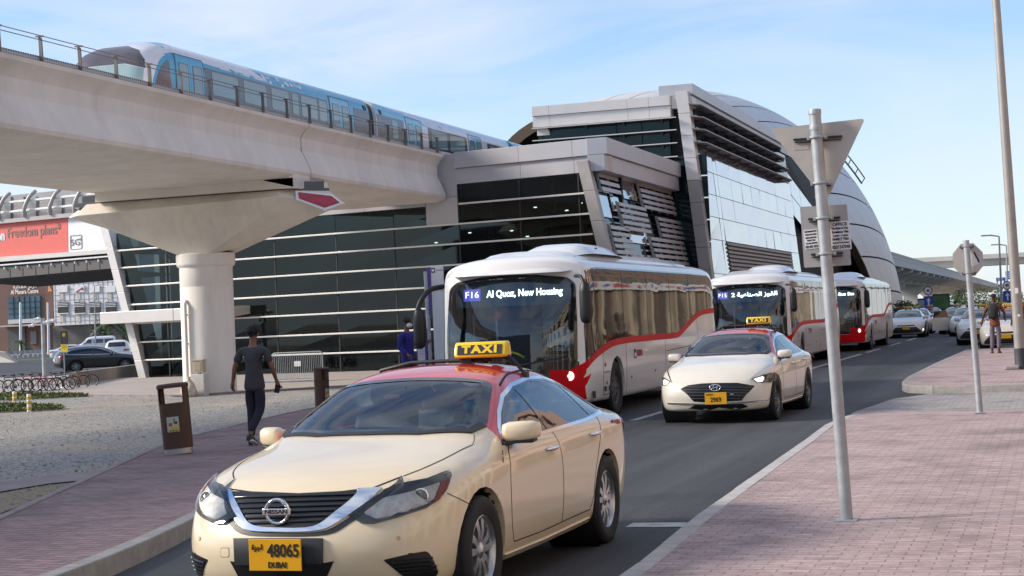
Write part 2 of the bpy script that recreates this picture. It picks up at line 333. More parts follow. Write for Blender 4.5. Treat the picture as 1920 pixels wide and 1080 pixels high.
def kerb(name, line, w, h, m, z0=0.0, seg=1.0, side=1):
    P = [Vector((p[0], p[1], 0)) for p in line]; L_ = [0]
    for i in range(1, len(P)): L_.append(L_[-1]+(P[i]-P[i-1]).length)
    def at(s):
        for i in range(1, len(P)):
            if s <= L_[i]+1e-9:
                t = (s-L_[i-1])/max(1e-9, L_[i]-L_[i-1]); return P[i-1].lerp(P[i], t), (P[i]-P[i-1]).normalized()
        return P[-1], (P[-1]-P[-2]).normalized()
    k = MB(); s = 0; ra = random.Random(3)
    while s < L_[-1]-.05:
        e = min(s+seg-.008, L_[-1]); a, da = at(s); b, db = at(e); na = Vector((-da.y, da.x, 0))*side; nb = Vector((-db.y, db.x, 0))*side; dz = ra.uniform(-.003, .003)
        hh = h if not callable(h) else None
        vs = []
        for p, n in ((a, na), (b, nb)):
            q = h(p) if callable(h) else h
            vs += [p+Vector((0, 0, z0-.05)), p+n*.012+Vector((0, 0, z0+q+dz)), p+n*w+Vector((0, 0, z0+q+dz)), p+n*w+Vector((0, 0, z0-.05))]
        k.add(vs, [(0, 1, 2, 3), (7, 6, 5, 4), (0, 4, 5, 1), (1, 5, 6, 2), (2, 6, 7, 3)])
        s += seg
    return struct(k.build(name, m, None, 30, .012))
kerb('kerb', LK, .16, .15, CONC)
in_left = [(p[0]-.158, p[1]) for p in LK]
sheet('pavement', in_left+PV_OUT[::-1], .147, BRICK_L)
kerb('pavement_edging', PV_OUT, .10, .16, CONC_STRIP, seg=.9)
gz = .09
plaza_edge = [(-70, 46.5), (-31, 44.6), (-27.5, 44.2), (-22.9, 41.9), (-20.4, 43.5), (-18.5, 45.5), (-15.1, 47.5)]
def plz(x, y): return min(.24, max(.10, .10+(y-43)*.012))
sheet('gravel_area', [(p[0]-.1, p[1]) for p in PV_OUT[:9]]+[(-15.1, 47.8)]+plaza_edge[::-1]+[(-70, -12)], gz, GRAVEL, lambda x, y: gz+.02*math.sin(x*.7)*math.cos(y*.5)-.02, 3.0)
sheet('plaza', plaza_edge+[(-15.1, 62), (-30, 64), (-33.5, 57.8), (-37, 57), (-41, 66), (-70, 66)], .1, PLAZA, plz, 2.5)
kerb('kerb', plaza_edge[1:], .12, .135, CONC_STRIP, side=1)
sheet('bus_stop_pavement', [(-11.15, 36), (-14.95, 36), (-15.1, 62), (-15.2, 92), (-11.15, 92)], .152, PLAZA)
# concrete strip crossing the soil to the pavement, bare soil between
S_up = [onz(*p, .13) for p in ((-40, 908), (0, 901), (80, 893), (160, 884), (240, 872), (307, 858), (330, 850))]
S_lo = [onz(*p, .13) for p in ((-40, 930), (0, 922), (90, 907), (170, 899), (259, 885), (315, 876), (345, 862))]
sheet('concrete_path', [(p.x, p.y) for p in S_up]+[(p.x, p.y) for p in S_lo[::-1]], .132, CONC_STRIP)
sheet('soil_patch', [(p.x, p.y) for p in S_lo[:-1]]+[(p[0]-.02, p[1]) for p in PV_OUT[3:5][::-1]]+[(-7.8, 8.2), (-13.5, 9.5)], .118, DIRT)
# right-hand pavement, dropped crossing, far pavement
RK = [(-2.45, -8), (-2.55, 4), (-2.72, 11), (-2.85, 13.4), (-2.93, 16.3), (-3.05, 20.8), (-3.18, 24.5), (-3.24, 26.6), (-3.22, 27.6)]
def rz_(p): return .12 if p.y < 23.5 else max(.02, .12-.10*(p.y-23.5)/4.0)
kerb('kerb', RK, .15, rz_, mat('pale_kerb', (.46, .44, .43), .8, var=.15, vscale=6, bump=.2, bscale=60, dirt=.25), side=-1, seg=.9)
sheet('pavement', [(p[0]+.148, p[1]) for p in RK]+[(30, 27.6), (30, -8)], .117, BRICK_R, lambda x, y: .117 if y < 23.5 else max(.017, .117-.10*(y-23.5)/4.0), 2.0)
k = MB(); k.bb(-3.22, 30, 27.6, 27.75, -.02, .024); struct(k.build('kerb', CONC))
sheet('driveway', [(-3.26, 27.75), (30, 27.75), (30, 33.0), (-2.4, 33.0), (-2.95, 31.6)], .012, COBBLE)
FK = [(30, 33.05), (6, 33.05), (1, 32.7), (-1.6, 32.85), (-2.55, 33.15), (-2.95, 33.9), (-3.12, 35.2), (-3.2, 38), (-3.15, 45), (-2.95, 57.0), (-2.7, 57.6), (30, 57.8)]
kerb('kerb', FK, .15, .15, CONC, side=-1, seg=.9)
sheet('pavement', [(30, 33.19), (6, 33.19), (1, 32.84), (-1.55, 32.99), (-2.46, 33.26), (-2.81, 33.96), (-2.975, 35.2), (-3.05, 38), (-3.0, 45), (-2.8, 56.95), (-2.6, 57.45), (30, 57.65)], .148, BRICK_R)
mk = MB()
for y in np.arange(27.5, 200, 9.0): mk.bb(-6.86, -6.71, y, y+(7.2 if y < 60 else 5), .003, .0045)
mk.bb(-3.47, -2.86, 13.62, 13.9, .003, .0045)
struct(mk.build('road_markings', LINEW, None, 0))
mk = MB()
for x, y0, y1 in ((-44, 70, 400), (-58, 66, 400)):
    for y in np.arange(y0, y1, 8): mk.bb(x, x+.15, y, y+4, .003, .0045)
struct(mk.build('road_markings', LINEW, None, 0))
# loose stones on the gravel and soil, low green ground cover by the plaza
def rnd_stone(m, c, s, ra):
    R_ = Matrix.Rotation(ra.uniform(0, 6.3), 3, 'Z') @ Matrix.Rotation(ra.uniform(0, 1), 3, 'X')
    vs = [Vector(v) for v in ((1, 0, 0), (-1, 0, 0), (0, 1, 0), (0, -1, 0), (0, 0, .7), (0, 0, -.7))]
    vs = [R_ @ Vector((v.x*s*ra.uniform(.7, 1.3), v.y*s*ra.uniform(.6, 1.2), v.z*s*ra.uniform(.7, 1.1)))+c for v in vs]
    m.add(vs, [(0, 2, 4), (2, 1, 4), (1, 3, 4), (3, 0, 4), (2, 0, 5), (1, 2, 5), (3, 1, 5), (0, 3, 5)], ra.randrange(3))
ra = random.Random(5); st = MB(); n = 0
def pv_x(y): return interp(y, [p[1] for p in PV_OUT], [p[0] for p in PV_OUT])
while n < 3600:
    y = 9+36*ra.random()**1.6; x = pv_x(y)-.15-ra.random()**1.3*16
    q = proj((x, y, .1))
    if not (-60 < q[0] < 720 and 690 < q[1] < 1110): continue
    rnd_stone(st, Vector((x, y, gz+.02*math.sin(x*.7)*math.cos(y*.5)-.02 if y > 20 else .118)), ra.choice((.008, .010, .014, .018)) if ra.random() < .97 else .035, ra); n += 1
tag(st.build('loose_gravel', [mat('stone_grey', (.36, .35, .34), .9, var=.3), mat('stone_dark', (.20, .19, .18), .9, var=.3), mat('stone_tan', (.40, .32, .24), .9, var=.3)], None, 0, recalc=False), kind='stuff')
LEAF1 = mat('ground_cover_leaf', (.075, .115, .03), .6, var=.35, vscale=8); LEAF2 = mat('ground_cover_light', (.12, .155, .04), .6, var=.3, vscale=8)
gc = MB(); ra = random.Random(9)
for (px, py, rx, ry_, cnt) in ((20, 746, 2.6, .8, 5200), (8, 768, 1.6, .8, 3600), (-40, 750, 2.5, 1.2, 1500)):
    c = onz(px, py, .12)
    for i in range(cnt):
        a = ra.uniform(0, 6.28); r_ = math.sqrt(ra.random()); x = c.x+math.cos(a)*r_*rx; y = c.y+math.sin(a)*r_*ry_; z = .10+ra.random()*.20*(1-r_*.7); s = ra.uniform(.03, .065); d = Vector((ra.uniform(-1, 1), ra.uniform(-1, 1), ra.uniform(-.2, 1))).normalized(); e = d.orthogonal().normalized()*.4
        p = Vector((x, y, z)); gc.add([p-e*s, p+d*s*1.6-e*s*.2, p+e*s], [(0, 1, 2)], ra.randrange(2))
tag(gc.build('ground_cover', [LEAF1, LEAF2], None, 0, recalc=False), kind='stuff')
# ================================================================ CARS
def car_rings(T, fy, ry, fplan, rplan, fexp=2.3, rexp=2.6):
    """T rows: y zb w zsh wbelt zbelt t1x t1z t2x t2z t3z ; returns rings of 13 half-section points, plus front and rear caps"""
    rings = []
    for (y, zb, w, zsh, wb, zbt, a, az, b, bz, cz) in T:
        dz = zsh-zb
        pts = [(0, zb), (w*.35, zb), (w*.68, zb), (w-.10, zb+.004), (w-.035, zb+.05), (w-.012, zb+dz*.26), (w, zb+dz*.55), (w-.002, zb+dz*.82), (w-.022, zsh), (wb, zbt), (a, az), (b, bz), (0, cz)]
        rings.append([Vector((x, y, z)) for x, z in pts])
    y0 = T[0][0]; y1 = T[-1][0]
    def fdy(z): return interp(z, [p[0] for p in fy], [p[1] for p in fy])
    def rdy(z): return interp(z, [p[0] for p in ry], [p[1] for p in ry])
    w0 = T[0][2]; w1 = T[-1][2]
    def warp(v):
        y = v.y; t = max(0, 1-(y-y0)/1.15)**2; u = max(0, 1-(y1-y)/0.9)**2
        yy = y+t*fplan*(abs(v.x)/.9)**fexp-u*rplan*(abs(v.x)/.9)**rexp
        yy += fdy(v.z)*max(0, 1-(y-y0)/.45)+rdy(v.z)*max(0, 1-(y1-y)/.45)
        return Vector((v.x, yy, v.z))
    def cap(r):
        fr = (1, .70, .36, 0); rows = [[r[3], r[2], r[1], r[0]]]
        tz = [r[9].z, r[10].z, r[11].z, r[12].z]
        for k in range(4, 9):
            p = r[k]; q = (k-3)/6.0
            rows.append([p]+[Vector((p.x*fr[j], p.y, p.z+(tz[j]-tz[0])*q)) for j in (1, 2, 3)])
        rows.append([r[9], r[10], r[11], r[12]]); return rows
    return rings, cap(rings[0]), cap(rings[-1]), warp
def car_shell(T, fy, ry, fplan, rplan, level=3, **k):
    rings, fc, rc, warp = car_rings(T, fy, ry, fplan, rplan, **k)
    bm = bmesh.new(); cache = {}
    def vert(p, s):
        w = warp(p); key = (round(w.x*s, 5), round(w.y, 5), round(w.z, 5))
        if abs(key[0]) < 1e-6: key = (0.0, key[1], key[2])
        if key not in cache: cache[key] = bm.verts.new(key)
        return cache[key]
    for s in (1, -1):
        for grid_ in (rings, fc, rc):
            for i in range(len(grid_)-1):
                for j in range(len(grid_[0])-1):
                    q = [vert(grid_[i][j], s), vert(grid_[i][j+1], s), vert(grid_[i+1][j+1], s), vert(grid_[i+1][j], s)]
                    q = [v for n_, v in enumerate(q) if v not in q[:n_]]
                    if len(q) > 2:
                        try: bm.faces.new(q)
                        except ValueError: pass
    bmesh.ops.recalc_face_normals(bm, faces=bm.faces)
    me = bpy.data.meshes.new('tmp'); bm.to_mesh(me); bm.free()
    o = bpy.data.objects.new('tmp', me); COL.objects.link(o)
    md = o.modifiers.new('s', 'SUBSURF'); md.levels = level; md.render_levels = level
    dg = bpy.context.evaluated_depsgraph_get(); ev = o.evaluated_get(dg)
    m2 = bpy.data.meshes.new_from_object(ev); bpy.data.objects.remove(o); bpy.data.meshes.remove(me)
    bm = bmesh.new(); bm.from_mesh(m2); bpy.data.meshes.remove(m2); return bm
AX = {'side': (Vector((0, 1, 0)), Vector((0, 0, 1)), Vector((-1, 0, 0))), 'front': (Vector((1, 0, 0)), Vector((0, 0, 1)), Vector((0, 1, 0))),
      'rear': (Vector((1, 0, 0)), Vector((0, 0, 1)), Vector((0, -1, 0))), 'top': (Vector((1, 0, 0)), Vector((0, 1, 0)), Vector((0, 0, -1)))}
def frame_dir(deg):
    """oblique view of the front corner: deg 0 = head on, 90 = from the car's +x side"""
    a = rad(deg); d = Vector((-math.sin(a), math.cos(a), 0)); return (Vector((math.cos(a), math.sin(a), 0)), Vector((0, 0, 1)), d)
def fill_poly(poly, res):
    """2-D polygon -> bmesh with interior points, edges shorter than res"""
    bm = bmesh.new(); vs = [bm.verts.new((p[0], p[1], 0)) for p in poly]; bm.faces.new(vs); bm.normal_update()
    bmesh.ops.triangulate(bm, faces=bm.faces, ngon_method='EAR_CLIP')
    for _ in range(7):
        es = [e for e in bm.edges if e.calc_length() > res]
        if not es: break
        bmesh.ops.subdivide_edges(bm, edges=es, cuts=1); bmesh.ops.triangulate(bm, faces=bm.faces)
    return bm
def decal_bm(bvh, poly, ax, off=0.003, res=0.05, lip=0.012, org=Vector((0, 0, 0))):
    """project a 2-D outline along an axis on to a body: a thin solid panel lying on the surface"""
    u, v, d = AX[ax] if isinstance(ax, str) else ax
    bm = fill_poly(poly, res)
    for w in bm.verts:
        o = org+u*w.co.x+v*w.co.y-d*12
        h = bvh.ray_cast(o, d)
        if h[0] is None:
            h = bvh.find_nearest(org+u*w.co.x+v*w.co.y+d*0)
        n = h[1]; n = n if n.dot(d) < 0 else -n
        w.co = h[0]+n*off
    bmesh.ops.recalc_face_normals(bm, faces=bm.faces)
    if bm.faces and sum(f.normal.dot(d) for f in bm.faces) > 0: bmesh.ops.reverse_faces(bm, faces=bm.faces)
    if lip:
        be = [e for e in bm.edges if e.is_boundary]
        bm.normal_update()
        nm = {x: x.normal.copy() for x in bm.verts}
        r = bmesh.ops.extrude_edge_only(bm, edges=be)
        for g in r['geom']:
            if isinstance(g, bmesh.types.BMVert):
                src = [e.other_vert(g) for e in g.link_edges if e.other_vert(g) in nm]
                g.co = g.co-(nm[src[0]] if src else -d)*lip
    return bm
def bm_obj(name, bm, m, parent=None, smooth=40, mirror=False):
    me = bpy.data.meshes.new(name)
    if mirror:
        for v in bm.verts: v.co.x = -v.co.x
        bmesh.ops.reverse_faces(bm, faces=bm.faces)
    bm.to_mesh(me); bm.free()
    for x in (m if isinstance(m, (list, tuple)) else [m]): me.materials.append(x)
    return finish(name, me, parent, smooth)
def decal(name, bvh, poly, ax, m, parent, both=False, **k):
    """panel(s) on the body; both=True also makes the mirrored twin"""
    bm = decal_bm(bvh, poly, ax, **k); o = [bm_obj(name, bm.copy(), m, parent)]
    if both: o.append(bm_obj(name, bm.copy(), m, parent, mirror=True))
    bm.free(); return o
def ribbon(pts, w):
    """2-D line -> 2-D strip outline of width w"""
    P = [Vector((*p, 0)) for p in pts]; a = []; b = []
    for i, p in enumerate(P):
        d = (P[min(i+1, len(P)-1)]-P[max(i-1, 0)]).normalized(); n = Vector((-d.y, d.x, 0))*w/2
        a.append(p+n); b.append(p-n)
    return [(q.x, q.y) for q in a+b[::-1]]
def strip(name, bvh, pts, w, ax, m, parent, both=False, off=0.004, closed=False, res=0.06):
    """line of width w (panel gap, chrome trim) lying on the body"""
    if closed:
        pts = list(pts)
    P = [Vector((*p, 0)) for p in pts]; k = len(P); u, v, d = AX[ax] if isinstance(ax, str) else ax
    bm = bmesh.new(); prev = None; first = None
    Q = []
    for i in range(k if closed else k-1):
        a, b = P[i], P[(i+1) % k]; n = max(1, int((b-a).length/res)); Q += [a.lerp(b, j/n) for j in range(n)]
    if not closed: Q.append(P[-1])
    k = len(Q); L_ = []
    for i, p in enumerate(Q):
        t = (Q[(i+1) % k]-Q[i-1]) if closed else (Q[min(i+1, k-1)]-Q[max(i-1, 0)])
        t = t.normalized(); n = Vector((-t.y, t.x, 0))*w/2; row = []
        for q, o_ in ((p+n, -0.004), (p+n, off), (p-n, off), (p-n, -0.004)):
            h = bvh.ray_cast(u*q.x+v*q.y-d*12, d)
            if h[0] is None: h = bvh.find_nearest(u*q.x+v*q.y)
            nn = h[1] if h[1].dot(d) < 0 else -h[1]
            row.append(bm.verts.new(h[0]+nn*o_))
        L_.append(row)
    for i in range(k if closed else k-1):
        A, B = L_[i], L_[(i+1) % k]
        for j in range(3): bm.faces.new((A[j], A[j+1], B[j+1], B[j]))
    bmesh.ops.recalc_face_normals(bm, faces=bm.faces)
    o = [bm_obj(name, bm.copy(), m, parent)]
    if both: o.append(bm_obj(name, bm.copy(), m, parent, mirror=True))
    bm.free(); return o
def cut_hole(bm, poly, ax, keep=None, depth=0.05, maxd=None):
    """cut an opening with clean edges through the skin facing the axis, fold its rim inwards"""
    u, v, d = AX[ax] if isinstance(ax, str) else ax
    xs = [p[0] for p in poly]; ys = [p[1] for p in poly]; x0, x1, y0, y1 = min(xs), max(xs), min(ys), max(ys); mg = .25
    def inbox(f):
        c = f.calc_center_median(); a, b = c.dot(u), c.dot(v)
        return x0-mg < a < x1+mg and y0-mg < b < y1+mg and f.normal.dot(d) < 0.05 and (keep is None or keep(c))
    A = 0.0
    for i in range(len(poly)): A += poly[i-1][0]*poly[i][1]-poly[i][0]*poly[i-1][1]
    P = poly if A > 0 else poly[::-1]
    sel = [f for f in bm.faces if inbox(f)]
    for i in range(len(P)):
        a, b = P[i], P[(i+1) % len(P)]; e = Vector((b[0]-a[0], b[1]-a[1])); L_ = e.length
        if L_ < 1e-6: continue
        co = u*a[0]+v*a[1]; no = (u*(-e.y)+v*e.x).normalized()
        mid = ((a[0]+b[0])/2, (a[1]+b[1])/2)
        loc = [f for f in sel if f.is_valid and (Vector((f.calc_center_median().dot(u)-mid[0], f.calc_center_median().dot(v)-mid[1]))).length < L_*.5+.22]
        if not loc: continue
        geom = list({x for f in loc for x in (*f.verts, *f.edges, f)})
        bmesh.ops.bisect_plane(bm, geom=geom, dist=1e-5, plane_co=co, plane_no=no)
        sel = [f for f in bm.faces if inbox(f)]
    def inside(x, y):
        c = False; j = len(P)-1
        for i in range(len(P)):
            if (P[i][1] > y) != (P[j][1] > y) and x < (P[j][0]-P[i][0])*(y-P[i][1])/(P[j][1]-P[i][1])+P[i][0]: c = not c
            j = i
        return c
    kill = [f for f in sel if inside(f.calc_center_median().dot(u), f.calc_center_median().dot(v))]
    ed = {e for f in kill for e in f.edges}
    bmesh.ops.delete(bm, geom=kill, context='FACES')
    rim = [e for e in ed if e.is_valid and len(e.link_faces) == 1]
    if rim and depth:
        r = bmesh.ops.extrude_edge_only(bm, edges=rim)
        for g in r['geom']:
            if isinstance(g, bmesh.types.BMVert): g.co += d*depth
def circle(cx, cy, r, n=28, a0=0, a1=360, sy=1.0): return [(cx+r*math.cos(rad(a0+(a1-a0)*i/n)), cy+r*sy*math.sin(rad(a0+(a1-a0)*i/n))) for i in range(n if a1-a0 == 360 else n+1)]
def paint(name, base, roof=None, line=None):
    """glossy car paint; an upper colour starts above a straight line z0 + k*y, optionally only for y in a range, in the body's own space"""
    if name in MATS: return MATS[name]
    m = mat(name, base, 0.32, 0.0, var=0.03, vscale=2.0, coat=1.0)
    t = m.node_tree; b = t.nodes['Principled BSDF']; b.inputs['Coat Roughness'].default_value = 0.03
    if roof:
        src = b.inputs['Base Color'].links[0].from_socket
        tcn = N(t, 'ShaderNodeTexCoord'); sp = N(t, 'ShaderNodeSeparateXYZ'); t.links.new(tcn.outputs['Object'], sp.inputs[0])
        z0, k, ya, yb = line
        def mth(op, a, bb):
            n = N(t, 'ShaderNodeMath', operation=op)
            for i, q in enumerate((a, bb)):
                if q is None: continue
                if isinstance(q, (int, float)): n.inputs[i].default_value = q
                else: t.links.new(q, n.inputs[i])
            return n.outputs[0]
        lim = mth('ADD', mth('MULTIPLY', sp.outputs[1], k), z0)
        f = mth('GREATER_THAN', sp.outputs[2], lim); f = mth('MULTIPLY', f, mth('GREATER_THAN', sp.outputs[1], ya)); f = mth('MULTIPLY', f, mth('LESS_THAN', sp.outputs[1], yb))
        mxn = N(t, 'ShaderNodeMix', data_type='RGBA'); mxn.inputs[7].default_value = (*roof, 1)
        t.links.new(f, mxn.inputs[0]); t.links.new(src, mxn.inputs[6]); t.links.new(mxn.outputs[2], b.inputs['Base Color'])
    return m
CREAM = (0.80, 0.67, 0.46); RED = (0.60, 0.010, 0.020)
GLASS_W = glass('windscreen_glass', (0.78, 0.95, 0.96), 0.01, 0.04)
GLASS_S = glass('side_glass', (0.55, 0.62, 0.62), 0.01, 0.10)
GLASS_D = mat('privacy_glass', (0.012, 0.014, 0.016), 0.03, var=0, coat=0.5, spec=0.8)
LENS = glass('lamp_lens', (0.96, 0.96, 0.95), 0.03, 0.0)
LAMPIN = mat('lamp_reflector', (0.88, 0.83, 0.75), 0.3, 0.05, var=0.3, vscale=22)
AMBER = mat('amber_lens', (0.42, 0.08, 0.012), 0.12, coat=0.7)
REDLENS = mat('red_lens', (0.30, 0.008, 0.012), 0.1, coat=0.8)
LAMPON = emat('lamp_glow', (1, 0.93, 0.8), 0.75)
SEAT = mat('seat_fabric', (0.12, 0.125, 0.135), 0.8, var=0.2, vscale=30)
LINING = mat('cabin_lining', (0.40, 0.40, 0.39), 0.8)
PLATE_Y = mat('yellow_plate', (0.80, 0.40, 0.01), 0.35, var=0.05)
SIGN_Y = mat('taxi_sign_yellow', (0.85, 0.60, 0.01), 0.25, var=0.03, coat=0.5)
GAP = mat('panel_gap', (0.02, 0.018, 0.015), 0.8, var=0)
SKIN_D = mat('skin_brown', (0.20, 0.095, 0.055), 0.55, var=0.12, vscale=14)
SKIN_M = mat('skin_tan', (0.36, 0.19, 0.12), 0.55, var=0.1, vscale=14)
def wheel(name, parent, loc, r, w, side, rimm=None, spokes=5, style='double', rimr=None):
    """tyre with shaped sidewall, rim with spokes, hub; side=+1 faces +x"""
    rr = rimr or r*0.665; T_ = MB(); s = side
    prof = [(rr*.98, -w*.42), (rr*1.04, -w*.46), (r*.9, -w*.5), (r*.975, -w*.44), (r, -w*.34), (r, -w*.08), (r*.985, -w*.07), (r*.985, -w*.05), (r, -w*.04), (r, w*.04), (r*.985, w*.05), (r*.985, w*.07), (r, w*.08), (r, w*.34), (r*.975, w*.44), (r*.9, w*.5), (r*.83, w*.51), (rr*1.04, w*.46), (rr*.98, w*.42)]
    T_.lathe([(a, b*s) for a, b in prof], 40, (0, 0, 0), 'X')
    wo = T_.build(name, RUBBER, parent, 50); wo.location = loc
    R_ = MB(); fx = w*.40
    R_.lathe([(rr*.99, fx*s), (rr*.955, (fx+.006)*s), (rr*.92, (fx-.004)*s), (rr*.88, (fx-.05)*s), (rr*.86, -w*.3*s)], 40, (0, 0, 0), 'X')
    ro = []
    def spoke(a, wi, wo_, tw=0.0):
        pts = []
        for t, hw, dx in ((.16, wi, -.012), (.55, wi*.9, -.002), (.93, wo_, -.012)):
            for k in (-1, 1):
                q = rr*t; y = math.cos(a)*q-math.sin(a)*(k*hw+tw*t*rr); z = math.sin(a)*q+math.cos(a)*(k*hw+tw*t*rr); pts.append((dx, y, z))
        vs = [((fx-.006+p[0])*s, p[1], p[2]) for p in pts]+[((fx-.05+p[0])*s, p[1], p[2]) for p in pts]
        fs = [(0, 1, 3, 2), (2, 3, 5, 4), (6, 8, 9, 7), (8, 10, 11, 9), (0, 2, 8, 6), (2, 4, 10, 8), (1, 7, 9, 3), (3, 9, 11, 5)]
        R_.add(vs, fs)
    for i in range(spokes):
        a = 2*math.pi*(i+.25)/spokes
        if style == 'double': spoke(a-.19, rr*.10, rr*.125, -.08); spoke(a+.19, rr*.10, rr*.125, .08)
        elif style == 'y': spoke(a, rr*.085, rr*.085); spoke(a+.22, rr*.04, rr*.05, .05); spoke(a-.22, rr*.04, rr*.05, -.05)
        else: spoke(a, rr*.10, rr*.13)
    R_.lathe([(0.001, (fx+.004)*s), (rr*.10, (fx+.004)*s), (rr*.13, (fx-.004)*s), (rr*.22, (fx-.012)*s), (rr*.24, (fx-.05)*s)], 20, (0, 0, 0), 'X')
    rim = R_.build('rim', rimm or ALLOY, wo, 30)
    D = MB(); D.lathe([(0.001, (fx-.075)*s), (rr*.62, (fx-.075)*s), (rr*.62, (fx-.10)*s), (rr*.9, (fx-.10)*s), (rr*.9, (fx-.13)*s), (.001, (fx-.13)*s)], 28, (0, 0, 0), 'X')
    D.build('brake_disc', STEELDK, wo, 30)
    return wo
def wheel_well(parent, x, y, z, r, side, depth=.34):
    m = MB(); s = side
    m.lathe([(r, 0), (r, -depth*s), (0.01, -depth*s)], 28, (x-.03*s, y, z), 'X'); return m.build('wheel_well', BLACKP, parent, 40, recalc=False)
def roof_sign(parent, loc, w=0.50, h=0.115, d=0.14, txt=True):
    """yellow TAXI light box: solid with rounded end, black panel, lettering, both faces"""
    s = MB(); prof = [(-d*.42, -h*.5), (d*.42, -h*.5), (d*.5, -h*.36), (d*.34, h*.38), (d*.24, h*.5), (-d*.24, h*.5), (-d*.34, h*.38), (-d*.5, -h*.36)]
    rows = []
    for fx, sc in ((-.5, .78), (-.485, .93), (-.46, 1), (.46, 1), (.485, .93), (.5, .78)): rows.append([Vector((fx*w, p[0]*sc, p[1]*sc)) for p in prof])
    s.grid(rows, 0, True); s.add(rows[0], [tuple(range(8))]); s.add(rows[-1], [tuple(range(8))])
    o = s.build('taxi_sign', SIGN_Y, parent, 30, .006); o.location = loc
    P = [(-d*.5, -h*.36), (-d*.34, h*.38)]
    for sg in (-1, 1):
        up = Vector((0, (P[1][0]-P[0][0])*(-sg), P[1][1]-P[0][1])).normalized(); c = Vector((-.01*w*0, sg*abs(P[0][0]+P[1][0])/2, (P[0][1]+P[1][1])/2)); xd = Vector((-sg, 0, 0)); n = Vector((0, sg, 0)); n = xd.cross(up)
        b = MB(); hw, hh = w*.43, h*.31
        pts = [c+xd*a*hw+up*bb_*hh+n*.0015 for a, bb_ in ((-1, -1), (1, -1), (1, 1), (-1, 1))]
        b.prism(pts, n*.003); b.build('sign_panel', BLACKP, o, 0)
        if txt: text('lettering', 'TAXI', h*.66, SIGN_Y, c+n*.006, xd, up, o, width=w*.68, spacing=1.25, bold=.009*h*4, depth=.001)
    f = MB()
    for sx_ in (-.3, .3): f.bb(sx_*w-.04, sx_*w+.04, -.04, .04, -h*.5-.05, -h*.5+.01)
    f.build('foot', BLACKP, o, 0, .004)
    return o
def plate(parent, loc, w, h, num, side, dub=True, tilt=0.06):
    m = MB(); m.box((0, 0, 0), (w, .008, h)); o = m.build('number_plate', PLATE_Y, parent, 0, .003); o.location = loc
    xd = Vector((1, 0, 0)); up = Vector((0, 0, 1)); INK = BLACKP
    if dub:
        text('lettering', num, h*.56, INK, (w*.16, -.006, h*.12), xd, up, o, width=w*.60, bold=.002)
        text('lettering', 'DUBAI', h*.26, INK, (w*.04, -.006, -h*.32), xd, up, o, width=w*.34, bold=.001)
        text('lettering', '\ufe93\ufeae\ufe9f\ufe8d', h*.24, INK, (-w*.34, -.006, h*.24), xd, up, o, width=w*.2, bold=.001)
    else:
        text('lettering', num, h*.56, INK, (0, -.006, -h*.12), xd, up, o, width=w*.5, bold=.002)
        text('lettering', 'DUBAI', h*.17, INK, (-w*.28, -.006, h*.33), xd, up, o, width=w*.3)
    return o
def seats(parent, ys, zseat=.50, x=.36, driver=True):
    for (yy, xs) in ys:
        for sx_ in xs:
            m = MB()
            m.box((sx_, yy+.02, zseat), (.50, .52, .16)); m.box((sx_, yy+.36, zseat+.30), (.47, .14, .56), R=Matrix.Rotation(rad(-14), 3, 'X')); m.box((sx_, yy+.45, zseat+.68), (.27, .10, .20), R=Matrix.Rotation(rad(-10), 3, 'X'))
            m.build('seat', SEAT, parent, 40, .05, 3)
def cabin(parent, yd, yr, zdash, w=.76):
    m = MB(); m.bb(-w, w, yd, yr, .30, .36); m.build('floor_pan', SEAT, parent, 0)
    d = MB(); d.prism([(-w, yd-.25, zdash-.05), (-w, yd+.28, zdash-.02), (-w, yd+.36, zdash-.14), (-w, yd+.30, zdash-.45), (-w, yd-.25, zdash-.45)], (2*w, 0, 0)); d.build('dashboard', SEAT, parent, 40, .03, 3)
    s = MB(); c = Vector((.37, yd+.50, zdash-.04)); R_ = Matrix.Rotation(rad(-25), 3, 'X')
    s.tube([c+R_ @ Vector((.18*math.cos(t*math.pi/12), 0, .18*math.sin(t*math.pi/12))) for t in range(24)], .014, 8, 0, True)
    s.box(c, (.34, .03, .05), R=R_); s.box(c-R_ @ Vector((0, 0, .08)), (.04, .03, .16), R=R_); s.build('steering_wheel', BLACKP, parent, 40)
def driver_bust(parent, x, y, z, shirt, maskm=None, skin=None):
    """driver seated behind the wheel: shoulders, neck, head with nose, hair, face mask"""
    tor = MB()
    tor.grid([[Vector((x+a*math.cos(t), y+b*math.sin(t)+dy, z+h)) for t in [i*math.pi/8 for i in range(16)]] for (a, b, h, dy) in ((.16, .11, -.38, 0), (.19, .13, -.15, .0), (.215, .115, .02, .02), (.19, .10, .09, .03), (.09, .075, .13, .03), (.055, .06, .17, .02))], 0, True)
    tor.tube([(x+.19, y+.02, z+.03), (x+.24, y-.06, z-.18), (x+.14, y-.32, z-.14)], [.07, .055, .04], 8); tor.tube([(x-.19, y+.02, z+.03), (x-.24, y-.06, z-.18), (x-.14, y-.32, z-.14)], [.07, .055, .04], 8)
    o = tor.build('person', shirt, parent, 60)
    h = MB(); h.ball((x, y+.0, z+.29), (.078, .098, .118), 14); h.tube([(x, y+.02, z+.12), (x, y+.01, z+.22)], [.055, .05], 10); h.ball((x, y-.10, z+.28), (.015, .02, .025), 6)
    h.ball((x+.078, y+.01, z+.285), (.012, .02, .03), 6); h.ball((x-.078, y+.01, z+.285), (.012, .02, .03), 6)
    h.build('head', skin or SKIN_D, o, 60)
    q = MB(); q.ball((x, y+.022, z+.325), (.085, .10, .10), 14); q.build('hair', BLACKP, o, 60)
    if maskm:
        k = MB(); k.ball((x, y-.055, z+.235), (.066, .055, .052), 12); k.build('face_mask', maskm, o, 60)
    return o
